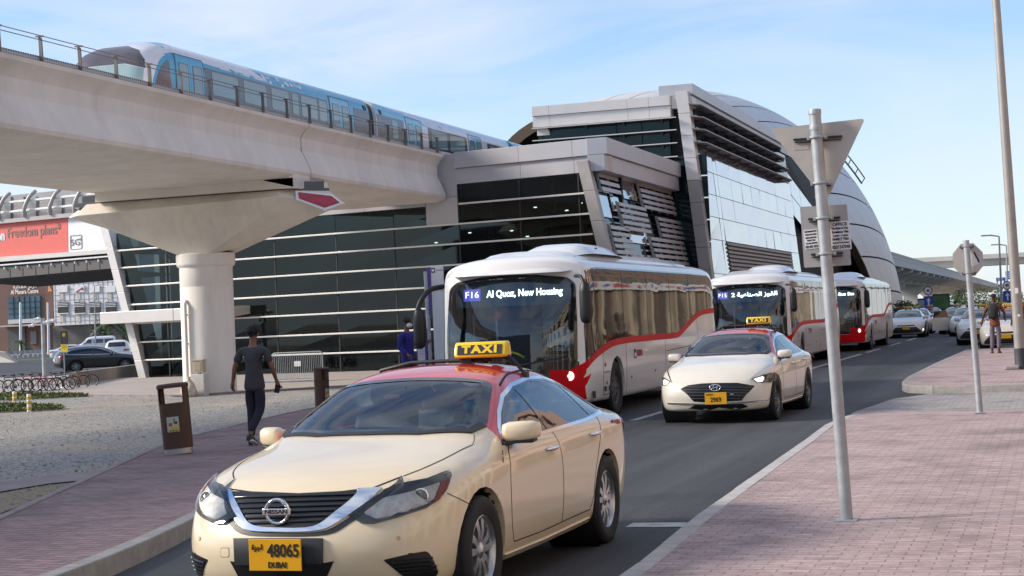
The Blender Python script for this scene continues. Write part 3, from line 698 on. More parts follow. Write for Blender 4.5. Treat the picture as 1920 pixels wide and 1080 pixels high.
# ================================================================ VIADUCT, TRAIN, STATION
VCONC = mat('viaduct_concrete', (.78, .73, .67), .75, var=.08, vscale=1.1, bump=.06, bscale=12, dirt=.20, stretch=(1, 1, .14))
PIERC = mat('pier_concrete', (.80, .77, .73), .7, var=.07, vscale=1.5, bump=.06, bscale=14, dirt=.18, stretch=(1, 1, .15))
CAPC = mat('pier_head_concrete', (.76, .70, .61), .75, var=.10, vscale=1.0, bump=.08, bscale=14, dirt=.28, stretch=(.8, .8, .3))
RAILM = mat('parapet_steel', (.20, .185, .175), .5, .5, var=.12)
XR, XL = -19.40, -26.05; YD0, YJ, YD1 = 4.0, 43.07, 53.95
via = thing('viaduct', 'pale concrete railway viaduct with flared edges carrying the blue train', 'viaduct', (0, 0, 0))
PROF = [(0, 7.43), (-.02, 7.34), (-.16, 7.22), (-.30, 7.02), (-.33, 6.86), (-.27, 6.68), (-.13, 6.40), (-.03, 6.16), (0, 6.04), (-.03, 5.95), (-.12, 5.89), (-.3, 5.86)]
def deck(y0, y1, nm):
    sec = [(XR+a, z) for a, z in PROF]+[(-22.7, 5.80)]+[(XL-a, z) for a, z in PROF[::-1]]
    inner = [(XL+.28, 7.43), (XL+.28, 6.25), (XR-.28, 6.25), (XR-.28, 7.43)]
    S = sec+inner; m = MB(); m.grid([[Vector((x, y, z)) for x, z in S] for y in np.linspace(y0, y1, 8)], 0, True)
    n = len(S)
    for y in (y0, y1):
        vs = [Vector((x, y, z)) for x, z in S]
        for i in range(len(PROF)-1):
            m.add([vs[i], vs[i+1], Vector((XR-.28, y, vs[i+1].z)), Vector((XR-.28, y, vs[i].z))], [(0, 1, 2, 3)])
            m.add([vs[24-i], vs[23-i], Vector((XL+.28, y, vs[23-i].z)), Vector((XL+.28, y, vs[24-i].z))], [(0, 1, 2, 3)])
        m.add([Vector((XR-.28, y, 6.25)), Vector((XL+.28, y, 6.25)), Vector((XL+.28, y, 5.83)), Vector((XR-.28, y, 5.83))], [(0, 1, 2, 3)])
    return m.build(nm, VCONC, via, 32)
deck(YD0, YJ-.03, 'deck'); deck(YJ+.03, YD1, 'deck')
ml = MB(); pr = [(XR+a+.006, z) for a, z in PROF]
for i in range(len(pr)-1): ml.quad((pr[i][0]-.05, YJ-.03, pr[i][1]), (pr[i][0]-.05, YJ+.03, pr[i][1]), (pr[i+1][0]-.05, YJ+.03, pr[i+1][1]), (pr[i+1][0]-.05, YJ-.03, pr[i+1][1]))
ml.build('movement_joint', GAP, via, 0)
# parapet rail on the near edge: leaning posts, two wires, perforated toe board
tb = MB(); tb.bb(XR-.14, XR-.10, YD0, YD1, 7.43, 7.56)
def stripes_mat(name, dark, light, pitch, row, gap):
    m = mat(name, light, .6, var=0); t = m.node_tree; w = N(t, 'ShaderNodeTexBrick', offset=0.0); w.inputs['Color1'].default_value = w.inputs['Color2'].default_value = (*dark, 1); w.inputs['Mortar'].default_value = (*light, 1); w.inputs['Scale'].default_value = 1; w.inputs['Brick Width'].default_value = pitch; w.inputs['Row Height'].default_value = row; w.inputs['Mortar Size'].default_value = gap; w.inputs['Mortar Smooth'].default_value = 0
    c = N(t, 'ShaderNodeTexCoord'); s_ = N(t, 'ShaderNodeSeparateXYZ'); k = N(t, 'ShaderNodeCombineXYZ'); l = t.links.new
    l(c.outputs['Object'], s_.inputs[0]); l(s_.outputs[1], k.inputs[0]); l(s_.outputs[2], k.inputs[1]); l(k.outputs[0], w.inputs['Vector']); l(w.outputs[0], t.nodes['Principled BSDF'].inputs['Base Color']); return m
TOE = stripes_mat('toe_board_grey', (.05, .05, .05), (.42, .42, .42), .085, .125, .024)
tb.build('toe_board', TOE, via, 0)
YP = [21.4+1.46*i for i in range(23) if 21.4+1.46*i < 53.6]
for y in YP:
    p = MB(); p.prism([(XR-.10, y-.06, 7.43), (XR-.02, y-.06, 7.43), (XR-.02, y-.10, 7.92), (XR-.09, y-.10, 7.95)], (0, .036, 0)); p.box((XR-.06, y-.09, 7.955), (.17, .07, .025)); p.build('rail_post', RAILM, via, 0)
rl = MB()
for x, z in ((XR-.03, 7.965), (XR-.04, 7.88)): rl.tube([(x, YD0, z), (x, 53.6, z)], .010, 6)
rl.build('hand_rail', RAILM, via, 0)
# bearing blocks and pier head
bb = MB(); bb.bb(XL+.55, XR-.02, 41.9, YJ-.04, 5.58, 5.85); bb.bb(XL+.55, XR-.02, YJ+.04, 44.2, 5.58, 5.85)
bb.prism([(XR-.9, 41.9, 5.83), (XR-.02, 41.9, 5.6), (XR-.02, 41.9, 5.95), (XR-.6, 41.9, 6.0)], (0, 1.1, 0)); bb.build('bearing_block', VCONC, via, 0)
bs = MB(); bs.prism([(-26.3, 42.1, 5.48), (-19.9, 42.1, 5.48), (-18.85, 43, 5.48), (-19.9, 43.9, 5.48), (-26.3, 43.9, 5.48), (-26.75, 43, 5.48)], (0, 0, .12)); bs.prism([(-26.1, 42.2, 5.595), (-19.85, 42.2, 5.595), (-19.0, 43, 5.595), (-19.85, 43.8, 5.595), (-26.1, 43.8, 5.595), (-26.6, 43, 5.595)], (0, 0, .20)); bs.build('bearing_shelf', mat('bearing_dark', (.10, .105, .125), .4), via, 0, .01)
hd = MB()
Ltop = [(-26.55, 43, 5.6), (-25.9, 42.1, 5.55), (-19.95, 42.05, 5.55), (-18.95, 43, 5.6), (-19.95, 43.95, 5.55), (-25.9, 43.9, 5.55)]
Lmid = [(-27.05, 43, 5.28), (-26.0, 41.75, 5.22), (-19.75, 41.7, 5.36), (-18.38, 43, 5.12), (-19.75, 44.3, 5.36), (-26.0, 44.25, 5.22)]
Llow = [(-25.9, 43, 4.92), (-25.2, 42.05, 4.86), (-20.3, 41.9, 4.93), (-19.05, 43, 4.92), (-20.3, 44.1, 4.93), (-25.2, 43.95, 4.86)]
Lbot = [(-23.42, 43, 3.96), (-23.1, 42.35, 3.93), (-22.3, 42.35, 3.93), (-21.97, 43, 4.05), (-22.3, 43.65, 3.93), (-23.1, 43.65, 3.93)]
hd.grid([[Vector(p) for p in r] for r in (Ltop, Lmid, Llow, Lbot)], 0, True); hd.add([Vector(p) for p in Ltop], [(0, 1, 2, 3, 4, 5)])
hd.build('pier_head', CAPC, via, 20, .02)
# red end badge with white rim on the facet that looks down the road
fa, fb, fc_, fd = Vector((-19.75, 41.7, 5.36)), Vector((-18.38, 43, 5.12)), Vector((-18.95, 43, 5.6)), Vector((-19.95, 42.05, 5.55))
def badge_panel(q, off, m, nm):
    P = [Vector(ony(px, py, 42.4)) for px, py in q]; n = (fb-fa).cross(fc_-fa).normalized(); n = n if n.y < 0 else -n
    pts = [onplane(px, py, fa, n)+n*off for px, py in q]; k = MB(); k.prism(pts, n*.02); k.build(nm, m, via, 0)
badge_panel([(553, 360), (623, 367), (641, 384), (609, 397), (554, 376)], .03, WHITE, 'end_panel_rim'); badge_panel([(558, 364), (620, 371), (635, 383), (608, 392), (560, 375)], .055, mat('end_panel_red', (.40, .035, .06), .5, var=.25, vscale=6), 'end_panel')
co = MB(); co.lathe([(.0, -.6), (.74, -.6), (.74, 3.05), (.735, 3.06), (.735, 3.09), (.74, 3.10), (.74, 3.62), (.80, 3.66), (.82, 3.72), (.82, 3.97), (.79, 4.0), (0, 4.0)], 48, (-22.70, 43.0, 0)); co.build('pier', PIERC, via, 40)
dp = MB(); dp.tube([(-22.98, 42.22, -.1), (-22.98, 42.22, 2.6), (-22.98, 42.3, 2.7)], .05, 10)
for z in (.5, 1.5, 2.3): dp.box((-22.98, 42.23, z), (.14, .06, .05))
dp.build('drain_pipe', PIERC, via, 40)
# ---------------------------------------------------------------- train
TB = mat('train_blue', (.045, .37, .60), .25, var=.05, coat=.6); TL_ = mat('train_light_blue', (.16, .50, .70), .25, var=.05, coat=.6); TW = mat('train_white', (.74, .74, .79), .25, var=.04, coat=.6)
TG = mat('train_window_band', (.055, .055, .075), .2, var=.05, coat=.5); TGL = mat('train_window_glass', (.20, .30, .33), .05, var=.1, vscale=.6, coat=.5); TNG = mat('train_nose_glass', (.30, .42, .42), .06, var=.1, coat=.8); TBR = mat('train_nose_brown', (.10, .085, .10), .2, coat=.7)
TX0, TX1 = -20.5, -22.9; TZ0, TZS, TZT = 6.55, 8.72, 9.10
train = thing('metro_train', 'blue and white metro train with glazed sloping nose running on the viaduct', 'train', (0, 0, 0))
NY = lambda y: y if y > 37.7 else 37.7-(37.7-y)*.74
NOSE = spline([(NY(q[0]), q[1], q[2]) for q in [(35.70, .30, .28), (35.72, .52, .46), (35.80, .70, .63), (35.95, .82, .765), (36.2, .90, .86), (36.6, .95, .925), (37.1, .98, .97), (37.7, 1, 1)]], 5, False)
def tsec(s, dz=0.0, top=1.0):
    c = (TX0+TX1)/2; hw = (TX0-TX1)/2*s; P = []
    for a, z in ((1.0, TZ0), (1.0, 7.4), (1.0, 8.0), (.985, 8.45), (.95, 8.70), (.86, 8.90), (.70, 9.02), (.45, 9.09), (0, 9.11)): P.append((c+hw*a, TZ0+(z-TZ0)*top))
    P = spline(P, 3, False); return P+[(2*c-x, z) for x, z in P[-2::-1]]
def tbody(y0, y1, nm, mi, nose=False):
    m = MB(); rows = []
    ys = [(y0, 1, 1), (y1, 1, 1)]
    if nose: ys = NOSE+[(y1, 1, 1)]
    for y, s, t in ys: rows.append([Vector((x, y, z)) for x, z in tsec(s, 0, t)])
    m.grid(rows); m.add(rows[0], [tuple(range(len(rows[0])))]); m.add(rows[-1], [tuple(range(len(rows[0])))])
    return m
def tx_at(z): return interp(z, [TZ0, 8.0, 8.45, 8.70, 8.90, 9.02], [TX0, TX0, TX0-.018, TX0-.06, TX0-.17, TX0-.36])
tn = tbody(0, 50.15, 'car_body', 0, True); bm_ = bmesh.new(); tmp = bpy.data.meshes.new('t'); tmp.from_pydata(tn.v, [], tn.f); bm_.from_mesh(tmp); bmesh.ops.recalc_face_normals(bm_, faces=bm_.faces); bmesh.ops.triangulate(bm_, faces=bm_.faces); TBV = BVHTree.FromBMesh(bm_); bm_.free()
c1 = tn.build('car_body', TB, train, 50); c2 = tbody(50.75, 64.9, 'car_body', 0).build('car_body', TW, train, 40); c3 = tbody(65.5, 82, 'car_body', 0).build('car_body', TB, train, 40)
gw = MB(); gw.grid([[Vector((x*.985-.33, y, z*.985+.1)) for x, z in tsec(.93)] for y in (50.1, 50.25, 50.35, 50.45, 50.55, 50.65, 50.8)]); gw.build('gangway_bellows', BLACKP, train, 30); gw = MB(); gw.grid([[Vector((x*.985-.33, y, z*.985+.1)) for x, z in tsec(.93)] for y in (64.85, 65.2, 65.55)]); gw.build('gangway_bellows', BLACKP, train, 30)
def tdec(nm, poly, m, off=.006, par=None, res=.35):
    """side panel on the near flank, in (y, z)"""
    return decal(nm, TBV2, [(NY(q[0]), q[1]) for q in poly], 'side', m, par or train, off=off, res=min(res, .16), lip=.01)[0]
rows_ = MB()
full = MB(); full.grid([[Vector((x, y, z)) for x, z in tsec(s, 0, t)] for y, s, t in NOSE+[(60, 1, 1), (90, 1, 1)]])
_me = bpy.data.meshes.new('t'); _me.from_pydata(full.v, [], full.f); _b = bmesh.new(); _b.from_mesh(_me); bmesh.ops.recalc_face_normals(_b, faces=_b.faces); bmesh.ops.triangulate(_b, faces=_b.faces); TBV2 = BVHTree.FromBMesh(_b); _b.free()
tdec('white_roof_livery', [(36.05, 7.3), (36.25, 7.9), (36.55, 8.38), (36.95, 8.66), (37.5, 8.76), (40.3, 8.66), (43.0, 8.64), (42.4, 8.8), (42.0, 8.96), (38, 8.98), (37.2, 8.93), (36.7, 8.80), (36.3, 8.55), (36.02, 8.1), (35.9, 7.5), (35.88, 7.2)], TW)
ra = random.Random(11)
px_ = MB()
for i in range(34):
    y = 39.9+ra.random()**.8*5.2; z = 8.60+ra.random()*.30; dark = y < 42.3; w = .17; hh = .10
    x0, x1 = tx_at(z)+.014, tx_at(z+hh)+.014
    px_ = MB(); px_.add([(x0, y, z), (x0, y+w, z), (x1, y+w, z+hh), (x1, y, z+hh)], [(0, 1, 2, 3)]); px_.build('pixel_square', TB if dark else TW, train, 0, recalc=False)
for i in range(26):
    y = 52.5+ra.random()*5.5; z = 8.60+ra.random()*.30; w = .18; hh = .10; x0, x1 = tx_at(z)+.014, tx_at(z+hh)+.014
    px_ = MB(); px_.add([(x0, y, z), (x0, y+w, z), (x1, y+w, z+hh), (x1, y, z+hh)], [(0, 1, 2, 3)]); px_.build('pixel_square', TB, train, 0, recalc=False)
tdec('white_roof_livery', [(50.8, 8.98), (57, 8.60), (64.8, 8.60), (64.8, 9.0)], TW); tdec('blue_livery', [(50.8, 8.6), (56, 8.6), (51.5, 8.95), (50.8, 8.97)], TL_, .008)
for _p in c1.data.polygons:
    if _p.center.y < 37.25: _p.material_index = 1
c1.data.materials.append(TW)
tdec('blue_flank', spline([(36.02, 6.9), (36.15, 7.5), (36.32, 8.0), (36.6, 8.38), (36.95, 8.60), (37.45, 8.70), (38.2, 8.70), (39.1, 8.66), (39.12, 7.6), (39.1, 6.9), (37.5, 6.85)], 3), TB, .007)
tdec('cab_glazing', spline([(36.3, 7.45), (36.42, 7.9), (36.6, 8.2), (36.9, 8.43), (37.22, 8.52), (37.26, 8.1), (37.28, 7.75), (37.0, 7.62), (36.6, 7.5)], 4), TBR, .010)
for y0, y1 in ((39.15, 46.9), (49.2-.3, 50.1), (50.8, 53.2), (55.5, 59.6), (62.0, 64.8)): tdec('window_band', [(y0, 7.86), (y1, 7.86), (y1, 8.585), (y0, 8.585)], TG, .006)
for y0, y1 in ((39.55, 41.0), (41.35, 42.7), (43.05, 44.15), (44.4, 44.8), (45.0, 46.1), (46.25, 46.8), (52.1, 52.55), (55.8, 57.4), (57.7, 59.3), (62.3, 63.2), (63.5, 64.5)): tdec('window', rounded([(y0, 7.92), (y1, 7.92), (y1, 8.52), (y0, 8.52)], .07), TGL, .012)
for y0 in (37.65, 47.1, 53.4, 59.8):
    w = 1.45
    for k in range(2):
        d_ = tdec('door', [(y0+k*w/2, 6.9), (y0+(k+1)*w/2-.012, 6.9), (y0+(k+1)*w/2-.012, 8.72), (y0+k*w/2, 8.72)], TL_ if y0 > 40 else TB, .014)
        tdec('window', rounded([(y0+k*w/2+.16, 7.75), (y0+(k+1)*w/2-.13, 7.75), (y0+(k+1)*w/2-.13, 8.52), (y0+k*w/2+.16, 8.52)], .03), TGL, .020, d_)
        strip('door_seal', TBV2, [(y0+k*w/2+.15, 7.74), (y0+(k+1)*w/2-.12, 7.74), (y0+(k+1)*w/2-.12, 8.53), (y0+k*w/2+.15, 8.53)], .02, 'side', TG, d_, off=.022, closed=True)
    strip('door_frame', TBV2, [(y0-.02, 6.9), (y0-.02, 8.74), (y0+w+.01, 8.74), (y0+w+.01, 6.9)], .025, 'side', TG, train, off=.016)
for y in (49.75, 51.05): tdec('camera_housing', [(y, 8.60), (y+.22, 8.60), (y+.22, 8.74), (y, 8.74)], BLACKP, .02)
# nose: windscreen glass and brown brow over the front
for nm, poly, m, off in (('nose_glass', [(-22.5, 7.0), (-20.9, 7.0), (-20.74, 7.5), (-20.72, 8.22), (-21.2, 8.36), (-22.2, 8.36), (-22.68, 8.22), (-22.66, 7.5)], TNG, .012), ('nose_brow', [(-22.68, 8.24), (-22.2, 8.38), (-21.2, 8.38), (-20.70, 8.24), (-20.74, 8.46), (-20.95, 8.72), (-21.35, 8.88), (-22.05, 8.88), (-22.45, 8.72), (-22.66, 8.46)], TBR, .010)):
    decal(nm, TBV2, poly, 'front', m, train, off=off, res=.07, lip=.01)
wp_ = MB(); wp_.tube([(-21.9, 36.14, 7.5), (-21.8, 36.2, 8.0)], .02, 6); wp_.build('wiper', BLACKP, train, 0)
# ---------------------------------------------------------------- station
CLAD = mat('silver_cladding', (.50, .49, .51), .38, .45, var=.05, vscale=.5); CLADW = mat('pale_cladding', (.66, .63, .60), .4, .3, var=.06, vscale=.6); CLADD = mat('grey_fin_cladding', (.36, .345, .34), .45, .4, var=.05)
DGL = mat('dark_facade_glass', (.004, .008, .011), .03, var=.35, vscale=.35, coat=0, spec=.22); TGLS = mat('teal_facade_glass', (.006, .022, .026), .04, var=.3, vscale=.4, spec=.3)
MIRG = mat('sky_mirror_glass', (.62, .64, .70), .05, .85, var=.05, vscale=.3); TRANS = mat('white_transom', (.72, .70, .66), .4, .3, var=.04); LOUV = mat('louvre_aluminium', (.48, .46, .46), .4, .5, var=.05); SHELLM = mat('shell_panel', (.66, .635, .615), .45, .2, var=.05, vscale=.25)
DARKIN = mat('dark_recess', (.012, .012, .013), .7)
stn = thing('metro_station', 'dark glass and grey panelled metro station with louvres and a curved metal shell behind', 'station', (0, 0, 0))
TH = rad(12); DX = Vector((math.cos(TH), -math.sin(TH), 0)); NX = Vector((-math.sin(TH), -math.cos(TH), 0)); PA = Vector((-19.4, 54.06, 0))
def fa_(s, z, o=0.0): return PA+DX*s+Vector((0, 0, z))+NX*o          # a point on the front facade: s metres along, o metres proud of it
def fs(px, py): p = onplane(px, py, PA, NX); return ((p-PA).dot(DX), p.z)
SL0, SL1 = -13.75, -15.3   # left edge of the facade at its foot / top
SR = 5.95
def fbox(m, s0, s1, z0, z1, o0, o1, mi=0):
    vs = [fa_(s, z, o) for s in (s0, s1) for z in (z0, z1) for o in (o0, o1)]
    m.add(vs, [(0, 1, 3, 2), (4, 6, 7, 5), (0, 4, 5, 1), (2, 3, 7, 6), (0, 2, 6, 4), (1, 5, 7, 3)], mi)
core = MB()
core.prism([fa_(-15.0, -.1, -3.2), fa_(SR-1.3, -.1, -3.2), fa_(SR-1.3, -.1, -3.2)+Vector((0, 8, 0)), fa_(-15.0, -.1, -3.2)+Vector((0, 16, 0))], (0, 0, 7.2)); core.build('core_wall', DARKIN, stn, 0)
# glass curtain: panes between transoms
ROWZ = [.20, .89, 1.57, 2.28, 2.99, 3.70, 4.40, 5.06, 5.73, 6.39]
MULS = [-12.4, -9.6, -7.35, -4.65, -2.2, .43, 2.8, 5.0]
gl = MB(); ra = random.Random(2)
for i in range(len(ROWZ)-1):
    z0, z1 = ROWZ[i], ROWZ[i+1]
    xs = [-15.0]+MULS+[5.45-(z0-3)*.2+.25]
    for j in range(len(xs)-1):
        if z0 > 5.5 and xs[j] < -.1: continue
        t = ra.uniform(-.006, .006); u_ = ra.uniform(-.005, .005)
        sl = lerp(SL0, SL1, (z0-.2)/5.4)+.3
        a = max(xs[j], sl) if j == 0 else xs[j]
        gl.add([fa_(a+.012, z0, .0+t), fa_(xs[j+1]-.012, z0, 0-t), fa_(xs[j+1]-.012, z1, u_), fa_(a+.012, z1, -u_)], [(0, 1, 2, 3)])
gl.build('curtain_glass', glass('facade_glass', (.085, .125, .13), .02, .03, (.45, .52, .54)), stn, 0, recalc=False)
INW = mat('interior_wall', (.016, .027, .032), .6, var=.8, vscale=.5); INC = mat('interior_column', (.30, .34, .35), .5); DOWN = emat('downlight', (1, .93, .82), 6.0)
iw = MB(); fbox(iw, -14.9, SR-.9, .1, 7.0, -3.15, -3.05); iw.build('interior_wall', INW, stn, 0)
for z in (2.55, 4.95, 6.85): iw = MB(); fbox(iw, -14.8 if z < 6 else -9, SR-.9, z, z+.25, -3.05, -.45); iw.build('floor_slab', mat('slab_dark', (.06, .065, .07), .7), stn, 0)
for s_ in np.arange(-13.4, SR-1, 2.42): iw = MB(); iw.tube([fa_(s_, .1, -.9), fa_(s_, 6.9, -.9)], .11, 10); iw.build('interior_column', INC, stn, 50)
for i, s_ in enumerate(np.arange(-13.4, SR-3, 2.42)):
    if i % 2 == 0: iw = MB(); iw.tube([fa_(s_+.1, .3, -1.0), fa_(s_+2.3, 2.5, -1.0)], .05, 6); iw.tube([fa_(s_+2.3, 2.8, -1.0), fa_(s_+.1, 4.9, -1.0)], .05, 6); iw.build('brace', INC, stn, 50)
for i, (px, py) in enumerate(((1008, 385), (1035, 391), (1062, 377), (1068, 401), (975, 385), (930, 430), (960, 441), (757, 425), (786, 453), (850, 434), (905, 640), (565, 640), (600, 470))):
    s1_, z1_ = fs(px, py); iw = MB(); iw.ball(fa_(s1_-.2, z1_, -1.4), (.07, .07, .022), 8); iw.build('downlight', DOWN, stn, 50)
for s0, s1, z0, z1, c in ((-10.6, -9.9, .4, 2.2, (.10, .22, .24)), (-6.8, -6.2, .5, 2.3, (.16, .18, .18)), (-3.4, -2.0, 2.9, 4.0, (.30, .03, .05)), (-1.6, -.9, .4, 2.0, (.08, .16, .2)), (2.0, 3.4, 3.0, 4.6, (.10, .13, .15)), (-12.2, -11.3, 3.2, 4.6, (.14, .26, .28)), (-8.6, -7.0, 3.0, 4.4, (.10, .11, .13))):
    iw = MB(); fbox(iw, s0, s1, z0, z1, -2.9, -2.6); iw.build('interior_panel', mat('interior_panel_%d' % int(c[0]*100+c[1]*1000), c, .4, var=.3), stn, 0)
for z in ROWZ[1:-1]:
    tr = MB(); s0 = lerp(SL0, SL1, (z-.2)/5.4)+.25; s1 = 5.55-(z-3)*.05
    if z > 5.4: s0 = .5
    fbox(tr, s0, s1, z-.028, z+.028, .02, .12); tr.build('transom', TRANS, stn, 0, .006)
for s in MULS: ml_ = MB(); fbox(ml_, s-.025, s+.025, .2, 5.06 if s < 0 else 6.39, -.10, .015); ml_.build('mullion', BLACKP, stn, 0)
# sloping end fin on the left, canopy and door, low plinth
fn = MB()
for i in range(7):
    za, zb_ = .05+i*.86, .05+(i+1)*.86-.012
    sa, sb = lerp(SL0, SL1, (za-.2)/5.4), lerp(SL0, SL1, (zb_-.2)/5.4)
    vs = [fa_(sa, za, o) for o in (.22, -.9)]+[fa_(sa+.36, za, o) for o in (.22, -.9)]+[fa_(sb, zb_, o) for o in (.22, -.9)]+[fa_(sb+.36, zb_, o) for o in (.22, -.9)]
    fn.add(vs, [(0, 2, 3, 1), (4, 5, 7, 6), (0, 4, 6, 2), (1, 3, 7, 5), (0, 1, 5, 4), (2, 6, 7, 3)])
fn.build('end_fin', CLADW, stn, 0, .006)
ps = MB()
for i in range(6):
    for k in range(4): fbox(ps, lerp(SL0, SL1, i/6)-.24, lerp(SL0, SL1, i/6)-.02, .9+i*.9+k*.22, 1.02+i*.9+k*.22, -.6, -.2)
ps.build('side_louvre', STEELDK, stn, 0)
cn = MB(); fbox(cn, -14.9, -11.35, 2.30, 2.74, -.05, .95); fbox(cn, -11.33, -9.6, 2.30, 2.74, -.05, .95); cn.prism([fa_(-9.58, 2.30, -.05), fa_(-9.58, 2.30, .95), fa_(-8.55, 2.42, .95), fa_(-8.55, 2.42, -.05)], (0, 0, .30)); cn.build('entrance_canopy', CLADW, stn, 0, .012)
dr = MB(); fbox(dr, -11.55, -11.42, .2, 2.3, .02, .16); fbox(dr, -11.42, -10.0, .18, .30, .02, .16); fbox(dr, -10.1, -10.0, .2, 2.3, .02, .16); dr.build('entrance_door', TRANS, stn, 0, .006)
# parapets in two courses, left return behind the deck, right corner return
par = MB()
for s0, s1 in ((.42, 2.9), (2.91, 4.9), (4.91, SR)): fbox(par, s0, s1, 6.93, 7.46, -.6, .16); fbox(par, s0, s1, 6.40, 6.92, -.6, .06)
fbox(par, -.85, .41, 6.0, 7.44, -.6, .03); fbox(par, -.85, .41, 5.05, 5.99, -.6, .03)
for s0, s1 in ((-10.2, -7.36), (-7.35, -3.36), (-3.35, -.86)): fbox(par, s0, s1, 5.74, 6.0, -.6, .05)
par.build('parapet', CLAD, stn, 0, .006)
cx = fa_(SR, 0).x; cy = fa_(SR, 0).y
pr2 = MB(); y = cy-.16
for yy in (55.2, 57.6, 60, 62.2, 63.9):
    pr2.bb(cx-.5, cx+.16, y+.006, yy-.006, 6.93, 7.46); pr2.bb(cx-.5, cx+.06, y+.006, yy-.006, 6.40, 6.92); y = yy
pr2.build('parapet', CLAD, stn, 0, .006)
rf = MB(); rf.prism([fa_(-12, 7.0, -.5), fa_(SR-.1, 7.0, -.5), fa_(SR-.1, 7.0, -.5)+Vector((0, 10.5, 0)), fa_(-12, 7.0, -.5)+Vector((0, 13, 0))], (0, 0, .15)); rf.build('roof', CLADD, stn, 0)
# road side of the lower block: battered wall of mirror panes and staggered louvre panels
def bx(z): return cx-.50+(6.75-z)*.20           # battered wall x at a height
fin = MB(); y0 = cy-.35
for i in range(7):
    za, zb_ = -.1+i*.98, -.1+(i+1)*.98-.012
    fin.add([(bx(za)-.34, y0+.05, za), (bx(za)+.06, y0-.05, za), (bx(za)+.06, y0+.35, za), (bx(za)-.34, y0+.35, za), (bx(zb_)-.34, y0+.05, zb_), (bx(zb_)+.06, y0-.05, zb_), (bx(zb_)+.06, y0+.35, zb_), (bx(zb_)-.34, y0+.35, zb_)], [(0, 3, 2, 1), (4, 5, 6, 7), (0, 1, 5, 4), (1, 2, 6, 5), (2, 3, 7, 6), (3, 0, 4, 7)])
fin.build('corner_fin', CLADD, stn, 0, .006)
bw_ = MB(); bw_.add([(bx(-.1)-.08, y0+.3, -.1), (bx(-.1)-.08, 66, -.1), (bx(6.75)-.08, 66, 6.75), (bx(6.75)-.08, y0+.3, 6.75)], [(0, 1, 2, 3)]); bw_.build('road_side_glass', DGL, stn, 0, recalc=False)
def bpane(nm, y0, y1, z0, z1, m, o=.03):
    k = MB(); k.prism([(bx(z0)-.05+o, y0, z0), (bx(z0)-.05+o, y1, z0), (bx(z1)-.05+o, y1, z1), (bx(z1)-.05+o, y0, z1)], (-.03, 0, 0)); return k.build(nm, m, stn, 0)
PINKM = mat('mirror_pane', (.62, .55, .52), .04, .85, var=.04)
for a in ((54.6, 55.7, 5.2, 5.72), (56.6, 57.5, 5.75, 6.6), (57.5, 58.6, 5.75, 6.6), (56.0, 57.8, 4.2, 5.0), (57.8, 58.8, 4.2, 5.0), (52.8, 54.2, 4.95, 5.75)): bpane('mirror_pane', *a, PINKM)
def louv(y0, y1, z0, z1, n):
    fr = MB()
    for i in range(n):
        z = lerp(z0, z1, (i+.5)/n); h = (z1-z0)/n*.30
        fr.prism([(bx(z-h)+.10, y0, z-h), (bx(z-h)+.16, y0, z-h), (bx(z+h)+.16, y0, z+h), (bx(z+h)+.10, y0, z+h)], (0, y1-y0, 0))
    for y in np.arange(y0+.05, y1, 1.3): fr.prism([(bx(z0)+.02, y, z0), (bx(z0)+.10, y, z0), (bx(z1)+.10, y, z1), (bx(z1)+.02, y, z1)], (0, .05, 0))
    fr.build('louvre_panel', LOUV, stn, 0)
for a in ((53.1, 55.6, 5.75, 6.65, 4), (58.7, 64, 5.45, 6.45, 5), (54.9, 58.8, 4.55, 5.55, 5), (53.0, 55.5, 3.7, 4.7, 5), (58.5, 64, 3.5, 4.5, 5), (54.9, 58.9, 2.75, 3.75, 5), (60.5, 64.5, 4.5, 5.3, 4), (53.0, 55.2, 1.7, 2.6, 4), (58.2, 64, 1.6, 2.6, 5), (61, 64.5, 2.6, 3.4, 4)): louv(*a)
# tower block behind: front wall
TY = 63.9; T0, T1 = -20.2, -13.75
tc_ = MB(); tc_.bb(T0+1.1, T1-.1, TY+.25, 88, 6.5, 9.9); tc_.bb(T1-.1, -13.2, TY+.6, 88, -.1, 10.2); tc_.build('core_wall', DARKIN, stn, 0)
tg = MB()
for x0, x1 in ((-19.1, -18.9), (-18.9, -15.9), (-15.9, -14.9), (-14.9, -13.8)):
    for z0 in (7.2, 7.75, 8.3, 8.78): tg.quad((x0+.02, TY+.2, z0), (x1-.02, TY+.2, z0), (x1-.02, TY+.2+ra.uniform(-.01, .01), z0+.52), (x0+.02, TY+.2, z0+.52))
tg.build('curtain_glass', TGLS, stn, 0, recalc=False)
tp = MB()
for x0, x1 in ((-19.25, -18.55), (-18.54, -15.4), (-15.39, -14.55), (-14.54, -13.72)): tp.bb(x0, x1, TY-.02, TY+1, 9.72, 10.1); tp.bb(x0, x1, TY+.06, TY+1, 9.28, 9.71)
tp.build('parapet', CLADW, stn, 0, .006); tp = MB(); tp.bb(-13.71, -12.9, TY+.25, TY+1, 9.6, 10.02); tp.build('parapet', CLADW, stn, 0, .006); tp = MB(); tp.bb(-14.4, -13.8, TY+.0, TY+.8, 6.9, 7.18); tp.build('parapet', CLADW, stn, 0, .006); tp = MB(); tp.bb(-19.1, -18.6, TY+.1, TY+1, 8.95, 9.27)
tp.build('parapet', CLADW, stn, 0, .006)
